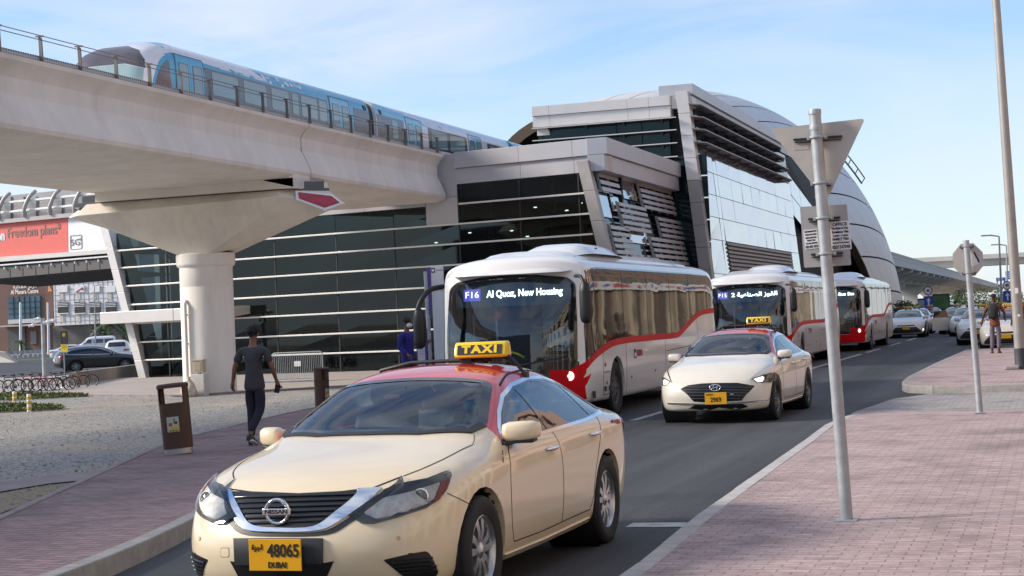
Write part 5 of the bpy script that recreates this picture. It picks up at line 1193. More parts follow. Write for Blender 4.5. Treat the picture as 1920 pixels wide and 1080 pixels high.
T_BUS = [(0.02, .34, 1.16, 1.55, 1.17, 2.36, 1.08, 2.52, .62, 2.60, 2.62), (0.14, .31, 1.245, 1.6, 1.24, 2.45, 1.15, 2.60, .66, 2.69, 2.71), (0.5, .30, 1.27, 1.65, 1.265, 2.50, 1.18, 2.68, .70, 2.78, 2.80), (1.0, .29, 1.275, 1.65, 1.27, 2.52, 1.19, 2.70, .70, 2.82, 2.84)]
T_BUS += [(y, .27, 1.275, 1.65, 1.27, 2.52, 1.19, 2.70, .70, 2.82, 2.84) for y in (2.0, 3.2, 4.6, 6.0, 7.4, 8.8, 10.2, 11.2)]+[(11.75, .30, 1.27, 1.65, 1.26, 2.50, 1.17, 2.67, .68, 2.77, 2.79), (12.0, .36, 1.23, 1.6, 1.20, 2.42, 1.10, 2.56, .6, 2.64, 2.66), (12.08, .42, 1.15, 1.55, 1.12, 2.34, 1.0, 2.46, .55, 2.52, 2.54)]
LED = emat('led_white', (1, 1, 1), 1.6)
SIL = {}
def bus(name, label, loc, rz, code, dest, level=2, drvcol=(.55, .58, .62)):
    root = thing('bus', label, 'bus', loc, rz, 'white and red buses lined up at the stop')
    if level not in SIL:
        SIL[level] = car_shell(T_BUS, [(.3, .06), (.7, 0), (1.5, .03), (2.4, .20), (2.62, .34)], [(.4, -.04), (1, 0), (2.5, -.12)], .20, .08, level)
    bm = SIL[level].copy(); bvh = BVHTree.FromBMesh(bm)
    WSB = [(-1.12, 1.0), (-1.13, 1.6), (-1.10, 2.30), (-.98, 2.40), (-.5, 2.46), (0, 2.475), (.5, 2.46), (.98, 2.40), (1.10, 2.30), (1.13, 1.6), (1.12, 1.0)]
    AY = (2.46, 8.75)
    for s in (1, -1):
        ax = 'side' if s > 0 else (Vector((0, 1, 0)), Vector((0, 0, 1)), Vector((1, 0, 0)))
        for y in AY: cut_hole(bm, circle(y, .50, .53, 22), ax, lambda c, s=s: c.x*s > .5, .08)
    cut_hole(bm, [(x*.965, lerp(1.72, z, .955)) for x, z in WSB], 'front', lambda c: c.y < 1.2, .05)
    bm_obj('body', bm, BUSW, root, 50)
    # roof pods
    p = MB()
    def hump(x0, x1, y0, y1, z0, z1, e=.35):
        rows = []
        for t in np.linspace(0, 1, 9):
            k = min(1, t/e, (1-t)/e); k = math.sin(k*math.pi/2)**.8; rows.append([Vector((lerp(-1, 1, u_)*(x1-x0)/2*(.86+.14*k)+(x0+x1)/2, lerp(y0, y1, t), z0+(z1-z0)*k*(1-abs(lerp(-1, 1, u_))**4*.8))) for u_ in np.linspace(0, 1, 11)])
        p.grid(rows)
    hump(-1.16, 1.16, .12, 11.6, 2.50, 2.94, .16); hump(-.35, .95, 1.5, 5.0, 2.80, 3.07, .34)
    p.build('roof_pod', BUSW, root, 60, recalc=False)
    for k in range(4):
        v = MB(); v.box((.70-.03*k, 3.0+k*.32, 2.995-.0*k), (.30, .12, .012), R=Matrix.Rotation(rad(10), 3, 'Y')); v.build('roof_vent', BLACKP, root, 0)
    # front
    decal('front_mask', bvh, rounded([(-1.14, .72), (-1.15, 1.6), (-1.12, 2.36), (-.98, 2.44), (0, 2.52), (.98, 2.44), (1.12, 2.36), (1.15, 1.6), (1.14, .72), (1.0, .66), (-1.0, .66)], .04), 'front', BLACKG, root, off=.004, res=.1) if False else None
    decal('lower_mask', bvh, rounded([(-1.15, 1.02), (1.15, 1.02), (1.14, .76), (1.02, .67), (-1.02, .67), (-1.14, .76)], .03), 'front', BLACKG, root, off=.006, res=.1)
    decal('windscreen', bvh, rounded(WSB, .05), 'front', GLASS_W, root, off=.008, res=.2, lip=0)
    strip('windscreen_border', bvh, [(x*.985, lerp(1.72, z, .985)) for x, z in rounded(WSB, .05)], .05, 'front', BLACKG, root, off=.011, closed=True)
    decal('red_bumper', bvh, [(-1.21, .74), (-1.15, .74), (-1.02, .66), (1.02, .66), (1.15, .74), (1.21, .74), (1.21, .345), (-1.21, .345)], 'front', BUSR, root, off=.006, res=.08)
    for s in (1, -1):
        h = bvh.ray_cast(Vector((s*1.0, -5, .78)), Vector((0, 1, 0))); k = MB(); c = h[0]; k.lathe([(.001, -.03), (.028, -.028), (.034, -.012), (.075, -.01), (.08, .01)], 18, c, 'Y'); k.build('headlamp', LAMPON if s > 0 else LAMPIN, root, 50)
    for (x, z0, x1, z1) in ((.2, .98, .95, 1.10), (-.9, 1.10, -.1, 1.0)):
        a = bvh.ray_cast(Vector((x, -5, z0)), Vector((0, 1, 0)))[0]; b_ = bvh.ray_cast(Vector((x1, -5, z1)), Vector((0, 1, 0)))[0]; k = MB(); k.tube([a-Vector((0, .03, 0)), a.lerp(b_, .5)-Vector((0, .05, 0)), b_-Vector((0, .03, 0))], [.02, .014, .010], 6); k.build('wiper', BLACKP, root, 40)
    # destination box behind the glass
    def fy_(x, z): return bvh.ray_cast(Vector((x, -5, z)), Vector((0, 1, 0)))[0].y
    yb = max(fy_(x, z) for x in (-.95, 0, .95) for z in (2.02, 2.40))+.05
    d = MB(); d.prism([(-1.02, yb, 1.98), (1.02, yb, 1.98), (1.02, yb+.06, 2.40), (-1.02, yb+.06, 2.40)], (0, .10, 0)); d.build('destination_box', mat('display_black', (.02, .035, .045), .35), root, 0)
    up = Vector((0, .06, .42)).normalized(); nb = Vector((1, 0, 0)).cross(up)
    text('lettering', dest, .165, LED, Vector((.20, yb+.028, 2.19))+nb*.004, (1, 0, 0), up, root, width=1.34 if len(dest) > 12 else .95, depth=.001, bold=.004)
    if code:
        c = MB(); c.prism([Vector((-.88, yb+.016, 2.09))+nb*.002, Vector((-.58, yb+.016, 2.09))+nb*.002, Vector((-.58, yb+.044, 2.29))+nb*.002, Vector((-.88, yb+.044, 2.29))+nb*.002], nb*.002); c.build('route_panel', emat('led_blue', (.10, .09, .55), .5), root, 0)
        text('lettering', code, .155, emat('led_warm', (1, .85, .6), 1.2), Vector((-.73, yb+.030, 2.19))+nb*.007, (1, 0, 0), up, root, width=.24, depth=.001)
    # cabin: floor, dash, driver, seats, wheel, yellow rail
    m = MB(); m.bb(-1.2, 1.2, .5, 11.5, .50, .56); m.build('floor_pan', SEAT, root, 0); m = MB(); m.prism([(-1.1, .35, .95), (-1.1, .9, 1.0), (-1.1, .9, .6), (-1.1, .35, .6)], (2.2, 0, 0)); m.build('dashboard', SEAT, root, 40, .03)
    m = MB(); m.bb(.15, 1.15, 1.75, 1.80, .56, 2.3); m.bb(-1.2, 1.2, 3.5, 3.55, .56, 1.1); m.build('partition', mat('partition_grey', (.30, .33, .34), .4), root, 0)
    for y in (2.6, 3.6, 4.6, 5.6):
        for x in (-.75, .75):
            s_ = MB(); s_.box((x, y, 1.05), (.85, .45, .12)); s_.box((x, y+.25, 1.38), (.85, .10, .62)); s_.build('seat', mat('seat_blue', (.05, .07, .12), .8), root, 40, .04)
    m = MB(); m.bb(-1.22, -1.17, .7, 11, .9, 2.5); m.build('far_lining', mat('lining_grey', (.24, .26, .26), .7), root, 0)
    driver_bust(root, .62, 1.35, 1.42, mat('bus_shirt', drvcol, .8), None, SKIN_D)
    s_ = MB(); s_.box((.62, 1.42, 1.05), (.5, .5, .14)); s_.box((.62, 1.66, 1.42), (.48, .12, .8)); s_.build('driver_seat', SEAT, root, 40, .04)
    q = MB(); c = Vector((.62, .98, 1.16)); R_ = Matrix.Rotation(rad(-60), 3, 'X'); q.tube([c+R_ @ Vector((.22*math.cos(t*math.pi/12), 0, .22*math.sin(t*math.pi/12))) for t in range(24)], .016, 8, 0, True); q.box(c, (.4, .04, .04), R=R_); q.build('steering_wheel', BLACKP, root, 40)
    q = MB(); q.tube(spline([(-.52, .62, .95), (-.42, .60, 1.12), (-.2, .6, 1.22), (.02, .62, 1.17), (.12, .66, 1.10)], 5, False), .018, 8); q.build('yellow_rail', SIGN_Y, root, 40)
    q = MB(); q.tube([(-.9, 1.1, .55), (-.9, 1.1, 2.4)], .022, 8); q.tube([(-.55, 1.3, .55), (-.55, 1.3, 2.4)], .022, 8); q.build('grab_pole', GALV, root, 40)
    st = MB(); st.lathe([(.001, -.004), (.06, -.004), (.06, .004)], 14, (-.15, fy_(-.15, 1.83)+.03, 1.83), 'Y'); st.build('windscreen_sticker', mat('sticker_red', (.45, .02, .05), .5), root, 0)
    # sides
    GLP = [(.66, 2.36), (.86, 2.50), (1.4, 2.565), (9, 2.565), (10.9, 2.55), (11.4, 2.45), (11.65, 2.15), (11.75, 1.84), (10.4, 1.80), (9.6, 1.72), (8.6, 1.54), (7.8, 1.39), (7.2, 1.345), (2.5, 1.335), (1.36, 1.21), (.75, 1.06), (.52, .94), (.52, 1.4)]
    decal('side_window', bvh, GLP, 'side', FILM, root, both=True, off=.005, res=.35)
    ST = [(.30, .80), (.44, .91), (.75, 1.03), (1.36, 1.155), (2.5, 1.28), (5, 1.295), (7.2, 1.29), (7.8, 1.335), (8.6, 1.485), (9.6, 1.665), (10.4, 1.74), (12.0, 1.77)]
    strip('red_stripe', bvh, spline(ST, 5, False), .115, 'side', BUSR, root, both=True, off=.010)
    decal('red_corner', bvh, [(.16, .90), (.28, .88), (.40, .86), (.52, .93), (.50, .82), (.44, .74), (.72, .80), (.56, .68), (.46, .58), (.40, .50), (.50, .40), (.36, .40), (.46, .345), (.16, .345)], 'side', BUSR, root, both=True, off=.007, res=.08)
    strip('window_trim', bvh, [(.52, 1.0), (.53, 1.5), (.66, 2.36), (.86, 2.505), (1.4, 2.57), (9, 2.57), (10.9, 2.555), (11.4, 2.455), (11.66, 2.15), (11.76, 1.84)], .03, 'side', BLACKG, root, both=True, off=.009)
    for y, z0, z1 in ((1.15, 1.16, 2.57), (3.1, 1.34, 2.58), (5.0, 1.34, 2.58), (7.0, 1.34, 2.58), (8.9, 1.62, 2.57)): strip('window_joint', bvh, [(y, z0), (y-.02, z1)], .012, 'side', BLACKP, root, both=True, off=.008)
    strip('door_post', bvh, [(.98, 1.12), (.72, 2.52)], .05, 'side', BLACKG, root, both=True, off=.010)
    for pts in ([(1.5, .33), (1.5, 1.15)], [(3.15, .3), (3.15, 1.22)], [(6.35, .3), (6.35, 1.22)], [(9.6, .3), (9.6, 1.6)], [(1.52, .78), (1.95, .78)], [(1.52, .40), (1.95, .40)], [(6.4, 1.0), (9.55, 1.06)]): strip('panel_seam', bvh, pts, .012, 'side', GAP, root, both=True, off=.002)
    for y, z, r_ in ((1.62, .92, .05), (1.72, .60, .035), (3.5, .62, .03), (5.4, .66, .03), (7.6, .70, .03)):
        h = bvh.ray_cast(Vector((5, y, z)), Vector((-1, 0, 0)))[0]; k = MB(); k.lathe([(.001, .014), (r_*.8, .012), (r_, 0)], 12, h, 'X'); k.build('side_marker', AMBER, root, 50)
    for y, z in ((.82, .44), (1.58, .5), (1.90, .5)):
        k = MB(); k.box((1.272, y, z), (.02, .07 if y > 1 else .11, .08 if y > 1 else .12)); k.build('hatch_latch', BLACKP, root, 0)
    h = bvh.ray_cast(Vector((5, 4.1, 1.03)), Vector((-1, 0, 0)))[0]
    text('lettering', 'DUBAI', .15, mat('red_ink', (.45, .02, .03), .5), h+Vector((.006, .05, 0)), (0, 1, 0), (0, 0, 1), root, width=.42, bold=.008)
    k = MB(); k.box(h+Vector((.004, -.30, 0)), (.004, .17, .17)); k.build('emblem', mat('blue_ink', (.04, .06, .25), .5), root, 0); k = MB(); k.box(h+Vector((.007, -.30, -.02)), (.004, .11, .07)); k.build('emblem', WHITE, root, 0)
    for y in AY:
        for s in (1, -1): wheel('wheel', root, (s*1.10, y, .48), .48, .28, s, STEELDK if True else ALLOY, 10, 'plain', .29); wheel_well(root, s*1.24, y, .48, .53, s, .45)
    # mirrors
    k = MB(); k.tube(spline([(1.18, .30, 2.42), (1.32, .12, 2.40), (1.40, .02, 2.25), (1.40, .02, 2.10)], 5, False), .03, 8)
    rows = [[Vector((1.40+.09*sx_*math.cos(a), .05+.06*sx_*math.sin(a), z)) for a in np.linspace(0, 2*math.pi, 13)[:-1]] for z, sx_ in ((2.32, .2), (2.28, .8), (2.15, 1.1), (1.75, 1.15), (1.66, .9), (1.63, .3))]
    k.grid(rows, 0, True); k.build('door_mirror', BLACKP, root, 50)
    k = MB(); k.tube(spline([(-1.15, .35, 2.36), (-1.32, .10, 2.30), (-1.46, -.05, 2.05), (-1.47, -.08, 1.75)], 5, False), [.045]*15+[.04], 8)
    rows = [[Vector((-1.46+.10*sx_*math.cos(a), -.06+.07*sx_*math.sin(a), z)) for a in np.linspace(0, 2*math.pi, 13)[:-1]] for z, sx_ in ((2.02, .3), (1.95, .9), (1.80, 1.1), (1.45, 1.1), (1.36, .8), (1.33, .3))]
    k.grid(rows, 0, True); k.build('door_mirror', BLACKP, root, 50)
    decal('tail_lamp', bvh, [(.9, .9), (1.1, .9), (1.1, 1.5), (.9, 1.5)], 'rear', REDLENS, root, both=True, off=.01)
    return root
bus('bus', 'white and red bus with its sign reading Al Quoz, New Housing, nearest of the buses', (-8.72, 26.78, 0), 0.0, 'F16', 'Al Quoz, New Housing', 3, (.62, .64, .66))
bus('bus', 'white and red bus with an Arabic destination and F15, second in the line', (-8.58, 48.75, 0), 0.0, 'F15', '2 \ufe94\ufef4\ufecb\ufe8e\ufee8\ufebc\ufedf\ufe8d \ufeaf\ufeee\ufed8\ufedf\ufe8d', 2, (.6, .66, .7))
bus('bus', 'white and red bus signed Bus Stn, farthest of the line', (-8.28, 65.6, 0), 0.0, None, 'Al Quoz Bus Stn', 2)
# ---------------------------------------------------------------- second taxi, oncoming
def second_taxi():
    X, Y, A = -5.21, 25.92, -.035
    P_ = paint('ivory_and_red_paint', (.82, .76, .65), (.58, .010, .022), (.885, .022, 1.58, 4.30))
    root = thing('taxi', 'ivory saloon taxi with red roof and plate 2969 passing beside the buses', 'taxi', (X, Y, 0), A, 'taxis on the road')
    T = [tuple(r) for r in T_ALT]
    bvh = base_saloon(root, P_, 3, trim=CHROME, spokes=5, style='y', drv=True, T=T, mirm=paint('ivory_paint', (.82, .76, .65)), rimm=mat('alloy_dark', (.16, .16, .165), .35, .8))
    F_ = Fit(root, bvh, (X, Y, 0), A); px = F_.px; Z = lambda *p: [(1240+a/4.909, 590+b/4.909) for a, b in p]
    INT = mat('grille_black', (.008, .008, .009), .35, var=.2)
    px('grille', Z((175, 685), (250, 650), (380, 634), (490, 630), (700, 628), (860, 655), (815, 705), (775, 740), (740, 790), (590, 798), (410, 800), (300, 800), (250, 745), (215, 715)), INT, .006, res=.06)
    for i in range(5):
        t = (i+.6)/5.4; g = MB(); pp = []; xl, xr = lerp(195, 290, t), lerp(840, 735, t)
        for k in range(13):
            hh = F_.hit(1240+lerp(xl, xr, k/12)/4.909, 590+(lerp(655, 790, t)-abs(k-6)*-.6)/4.909)
            if hh[0] is not None: pp.append(hh[0]+hh[1]*.012)
        g.tube(pp, .009, 6); g.build('grille_slat', mat('grille_bar', (.10, .10, .105), .3, .6), root, 60)
    px('lower_grille', Z((205, 910), (255, 862), (310, 830), (500, 826), (750, 818), (800, 845), (870, 886), (600, 902), (300, 915)), INT, .006, res=.06)
    px('chrome_strip', Z((62, 808), (400, 818), (600, 808), (800, 795), (950, 782), (1055, 758), (1072, 770), (950, 796), (800, 808), (600, 821), (400, 829), (64, 822)), CHROME, .012, res=.04)
    px('headlamp_reflector', Z((830, 592), (930, 555), (1050, 528), (1056, 565), (1048, 605), (1000, 622), (880, 628)), mat('headlamp_black', (.035, .037, .04), .25), .004, both=True)
    px('daytime_lamp', Z((850, 594), (930, 570), (945, 580), (930, 615), (885, 622)), LAMPON, .008, both=True)
    px('headlamp_lens', Z((826, 594), (930, 552), (1053, 525), (1059, 565), (1050, 608), (1000, 626), (878, 632)), LENS, .014, both=True, lip=.01)
    px('fog_lamp_grille', Z((1038, 690), (1072, 745), (1060, 762), (990, 775), (1030, 735)), INT, .005, both=True)
    px('bonnet_trim', Z((1085, 425), (1000, 465), (920, 515), (815, 605), (806, 603), (912, 508), (995, 458), (1080, 419)), CHROME, .004, both=True, lip=0)
    c = F_.hit(1240+497/4.909, 590+672/4.909)[0]+Vector((0, -.03, 0)); b = MB()
    b.tube([(c.x+.085*math.cos(t*math.pi/16), c.y, c.z+.047*math.sin(t*math.pi/16)) for t in range(32)], .009, 8, 0, True)
    for s in (-1, 1): b.tube([(c.x+s*.040-.018, c.y, c.z-.034), (c.x+s*.032+.018, c.y, c.z+.034)], .010, 8)
    b.tube([(c.x-.034, c.y, c.z-.012), (c.x+.034, c.y, c.z+.012)], .009, 8); b.build('badge', CHROME, root, 50)
    pc = F_.hit(1240+505/4.909, 590+770/4.909)[0]; plate(root, pc+Vector((0, -.03, 0)), .34, .18, '2969', 1, dub=False)
    roof_sign(root, (.30, 2.75, 1.55), .40, .12, .15)
    rb = MB(); rb.tube([(-.57, 2.75, 1.33), (-.3, 2.75, 1.475), (.35, 2.75, 1.478), (.47, 2.75, 1.48), (.58, 2.75, 1.34)], .014, 8); rb.build('roof_bar', BLACKP, root, 40)
    a = MB(); a.tube([(-.05, 1.78, 1.185), (.32, 1.92, 1.27)], .006, 5); a.lathe([(.02, 0), (.028, 0)], 12, (.13, 1.85, 1.23), 'Y'); a.build('windscreen_sticker', WHITE, root, 0)
second_taxi()
# ---------------------------------------------------------------- simpler saloons of the rank and the far traffic
T_SUV = [(0.06, .30, .78, .72, .72, .80, .56, .84, .3, .86, .87), (.25, .24, .86, .80, .80, .90, .64, .94, .35, .965, .975), (.6, .22, .92, .86, .85, .97, .70, 1.01, .4, 1.04, 1.05), (1.0, .22, .94, .90, .87, 1.0, .72, 1.05, .43, 1.09, 1.10), (1.3, .22, .94, .92, .875, 1.02, .73, 1.09, .46, 1.15, 1.17), (1.7, .22, .94, .93, .88, 1.03, .72, 1.25, .48, 1.35, 1.37), (2.1, .22, .94, .94, .885, 1.04, .68, 1.45, .46, 1.55, 1.57), (2.6, .22, .94, .95, .885, 1.05, .66, 1.54, .44, 1.63, 1.65), (3.3, .22, .94, .96, .885, 1.07, .66, 1.53, .44, 1.62, 1.64), (3.9, .23, .94, .97, .88, 1.09, .66, 1.48, .44, 1.57, 1.59), (4.3, .25, .92, .98, .86, 1.10, .65, 1.38, .43, 1.47, 1.49), (4.55, .30, .88, .99, .82, 1.08, .66, 1.18, .42, 1.24, 1.26), (4.7, .36, .80, .94, .74, 1.02, .6, 1.06, .38, 1.08, 1.09)]
T_BOX = [r if r[0] < 3.4 else (r[0], r[1], r[2], r[3], r[4], r[5], r[6]+.06, {3.9: 1.60, 4.3: 1.55, 4.55: 1.38, 4.7: 1.12}[r[0]], r[8]+.04, {3.9: 1.68, 4.3: 1.63, 4.55: 1.44, 4.7: 1.14}[r[0]], {3.9: 1.70, 4.3: 1.65, 4.55: 1.46, 4.7: 1.15}[r[0]]) for r in T_SUV]
SW_SUV = [(1.55, 1.05), (1.9, 1.26), (2.25, 1.42), (2.7, 1.49), (3.4, 1.48), (3.9, 1.40), (4.2, 1.25), (4.15, 1.14), (3.3, 1.09), (2.4, 1.06)]
TEAL = (.03, .30, .30)
def rank_taxi(name, label, cat, loc, rz, col, roof, sign=True, grp=None, style=0, lamp=False, T=None, suv=False):
    nm = '%s_%s' % (''.join('%02d' % int(c*99) for c in col), ''.join('%02d' % int(c*99) for c in (roof or (0, 0, 0))))
    P_ = paint('car_paint_'+nm, col, roof, (.885, .022, 1.56, 4.30) if roof else None)
    root = thing(name, label, cat, loc, rz, grp)
    if not suv:
        bvh = base_saloon(root, P_, 3, drv=False, holes=False, interior=False, spokes=5, mirm=paint('car_paint_m'+nm, col))
    else:
        bm = car_shell(T, FY_ALT, RY_ALT, .26, .18, 3); bvh = BVHTree.FromBMesh(bm)
        for s in (1, -1):
            ax = 'side' if s > 0 else (Vector((0, 1, 0)), Vector((0, 0, 1)), Vector((1, 0, 0)))
            for y in (.98, 3.70): cut_hole(bm, circle(y, .36, .42, 22), ax, lambda c, s=s: c.x*s > .3, .06)
        bm_obj('body', bm, P_, root, 50)
        for y in (.98, 3.70):
            for s in (1, -1): wheel('wheel', root, (s*.82, y, .36), .36, .23, s); wheel_well(root, s*.92, y, .36, .42, s, .36)
        decal('side_window', bvh, SW_SUV, 'side', GLASS_D, root, both=True, off=.005, res=.12); strip('window_trim', bvh, SW_SUV, .025, 'side', CHROME, root, both=True, off=.009, closed=True)
        strip('door_pillar', bvh, [(2.75, 1.07), (2.70, 1.49)], .06, 'side', P_, root, both=True, off=.010)
        tz = 1.40 if T is T_BOX else 1.24
        decal('rear_window', bvh, rounded([(-.62, tz-.20), (-.55, tz+.12), (.55, tz+.12), (.62, tz-.20)], .05), 'rear', GLASS_D, root, off=.005, res=.1); decal('windscreen', bvh, rounded([(-.66, 1.2), (-.58, 1.52), (.58, 1.52), (.66, 1.2)], .05), 'front', GLASS_D, root, off=.005, res=.1)
        decal('tail_lamp', bvh, [(.42, .90), (.80, .88), (.80, 1.02), (.50, 1.02)], 'rear', REDLENS, root, both=True, off=.012, res=.06); decal('tail_lamp', bvh, [(4.30, .92), (4.62, .89), (4.60, 1.03), (4.36, 1.02)], 'side', REDLENS, root, both=True, off=.012, res=.06)
        decal('rear_bumper', bvh, [(-.78, .42), (.78, .42), (.74, .60), (-.74, .60)], 'rear', BLACKP, root, off=.006, res=.1)
        for pts in ([(1.62, 1.03), (1.5, .8), (1.5, .4)], [(2.72, 1.06), (2.72, .4)], [(3.6, 1.08), (3.45, .8), (3.25, .4)]): strip('panel_seam', bvh, pts, .012, 'side', GAP, root, both=True, off=.002)
        for y in (2.5, 3.45):
            for s in (1, -1):
                h = bvh.ray_cast(Vector((s*3, y, .93)), Vector((-s, 0, 0)))[0]; k = MB(); k.tube([h+Vector((s*.004, -.1, 0)), h+Vector((s*.035, 0, .004)), h+Vector((s*.004, .1, 0))], .016, 6); k.build('door_handle', P_, root, 50)
        for s in (1, -1):
            k = MB(); k.box((s*1.0, 1.72, 1.10), (.20, .12, .15)); k.build('door_mirror', P_, root, 40, .04)
    INT = mat('grille_black', (.008, .008, .009), .35, var=.2); dz = .10 if suv else 0
    if style == 0:
        decal('upper_grille', bvh, [(-.50, .655+dz), (0, .64+dz), (.50, .655+dz), (.44, .60+dz), (0, .585+dz), (-.44, .60+dz)], 'front', INT, root, off=.006, res=.07)
        decal('grille', bvh, rounded([(-.50, .55+dz), (.50, .55+dz), (.74, .30+dz), (.70, .26+dz), (-.70, .26+dz), (-.74, .30+dz)], .03), 'front', INT, root, off=.006, res=.07)
        for i in range(4): strip('grille_slat', bvh, [(-.5-.06*i, .50-.06*i+dz), (.5+.06*i, .50-.06*i+dz)], .014, 'front', STEELDK, root, off=.014)
    else:
        decal('grille', bvh, rounded([(-.42, .64+dz), (.42, .64+dz), (.60, .34+dz), (.50, .26+dz), (-.50, .26+dz), (-.60, .34+dz)], .03), 'front', INT, root, off=.006, res=.07)
    fd_ = frame_dir(32); dl = [(.50, .665), (.92, .735), (.93, .66), (.80, .60), (.56, .60)]
    decal('headlamp', bvh, [(p[0]*math.cos(rad(32))+.30*math.sin(rad(32))*0, p[1]+dz) for p in dl], fd_, LAMPIN, root, both=True, off=.010, res=.06)
    if lamp:
        h = bvh.ray_cast(Vector((.80, -5, .40)), Vector((0, 1, 0)))[0]; k = MB(); k.ball(h, (.06, .03, .06), 10); k.build('fog_lamp', LAMPON, root, 50)
    pc = bvh.ray_cast(Vector((0, -5, .50+dz)), Vector((0, 1, 0)))[0]; k = MB(); k.box(pc+Vector((0, -.02, 0)), (.34, .02, .15)); k.build('number_plate', PLATE_Y if sign else WHITE, root, 0); pr_ = bvh.ray_cast(Vector((0, 9, .72+dz)), Vector((0, -1, 0)))[0]; k = MB(); k.box(pr_+Vector((0, .02, 0)), (.40, .02, .12)); k.build('number_plate', WHITE, root, 0)
    if sign: roof_sign(root, (.0, 2.7, 1.52), .40, .10, .14)
    return root
G = 'taxis waiting at the rank'
rank_taxi('taxi', 'white taxi with a turquoise roof just beyond the last bus', 'taxi', (-7.32, 87.3, 0), 0.02, (.80, .78, .74), TEAL, True, G, 0, True)
rank_taxi('taxi', 'ivory taxi with red roof and big black grille behind the man with the backpack', 'taxi', (-1.72, 58.9, 0), -.03, (.78, .70, .56), (.45, .015, .03), True, G, 0, True)
rank_taxi('taxi', 'cream taxi with turquoise roof and front door open towards the road', 'taxi', (-4.35, 86.3, 0), -.03, (.76, .69, .57), TEAL, True, G, 1)
rank_taxi('taxi', 'pale taxi directly behind the white turquoise-roofed one, first of the two there', 'taxi', (-7.6, 96.5, 0), 0.02, (.72, .64, .52), (.10, .11, .12), True, G)
rank_taxi('taxi', 'pale taxi farthest back in the left-hand line by the green advertisement', 'taxi', (-7.7, 108.5, 0), 0.02, (.70, .62, .52), (.35, .05, .06), True, G)
rank_taxi('taxi', 'dark saloon with a red roof standing behind the open-doored taxi', 'taxi', (-5.3, 93.5, 0), -.02, (.05, .05, .06), (.16, .02, .03), True, G)
rank_taxi('taxi', 'taxi with dark red roof glimpsed behind the octagonal sign post', 'taxi', (-2.9, 93.0, 0), -.02, (.76, .69, .57), (.22, .015, .03), True, G)
rank_taxi('taxi', 'white taxi with bluish screen tucked beside the red-roofed one at the pavement end', 'taxi', (-3.0, 68.5, 0), -.02, (.74, .70, .64), (.40, .40, .42), True, G)
for i, (x, y, lb) in enumerate(((-1.5, 77, 'farther taxi peeping over the red-roofed one beside the lamp post'), (-.9, 90, 'far taxi at the right edge behind the lamp post'))): rank_taxi('taxi', lb, 'taxi', (x, y, 0), -.02, (.76, .69, .57), (.45, .015, .03), True, G)
# open door of the cream taxi, a part of its own on that car
_t = [o for o in bpy.data.objects if o.get('label', '').startswith('cream taxi with turquoise')][0]
k = MB(); k.prism([(-.93, 1.55, .30), (-1.75, 1.25, .30), (-1.75, 1.25, .93), (-.93, 1.55, .93)], (0, .06, 0)); k.build('open_door', paint('car_paint_m756857', (.76, .69, .57)), _t, 0, .02)
k = MB(); k.prism([(-.98, 1.60, .94), (-1.70, 1.32, .94), (-1.62, 1.36, 1.26), (-1.05, 1.62, 1.30)], (0, .03, 0)); k.build('door_glass', GLASS_D, _t, 0)
G2 = 'cars on the road beyond the wall at left'
rank_taxi('car', 'dark grey coupe-backed car with red tail lamps beyond the low wall', 'car', (-49.6, 85.6, 0), rad(133), (.05, .048, .046), None, False, G2, 0, False, T_SUV, True).scale = (1, 1, .88)
_c = ony(222, 690, 105.0); rank_taxi('car', 'white tall car seen from behind next to the sloping station fin', 'car', (_c.x-2.2, 109.3, 0), rad(206), (.78, .78, .80), None, False, G2, 0, False, T_BOX, True)
_c = ony(92, 680, 135.0); rank_taxi('car', 'silver white saloon farthest left behind the black and yellow sign', 'car', (_c.x+4.2, 137.4, 0), rad(122), (.66, .67, .72), None, False, G2)
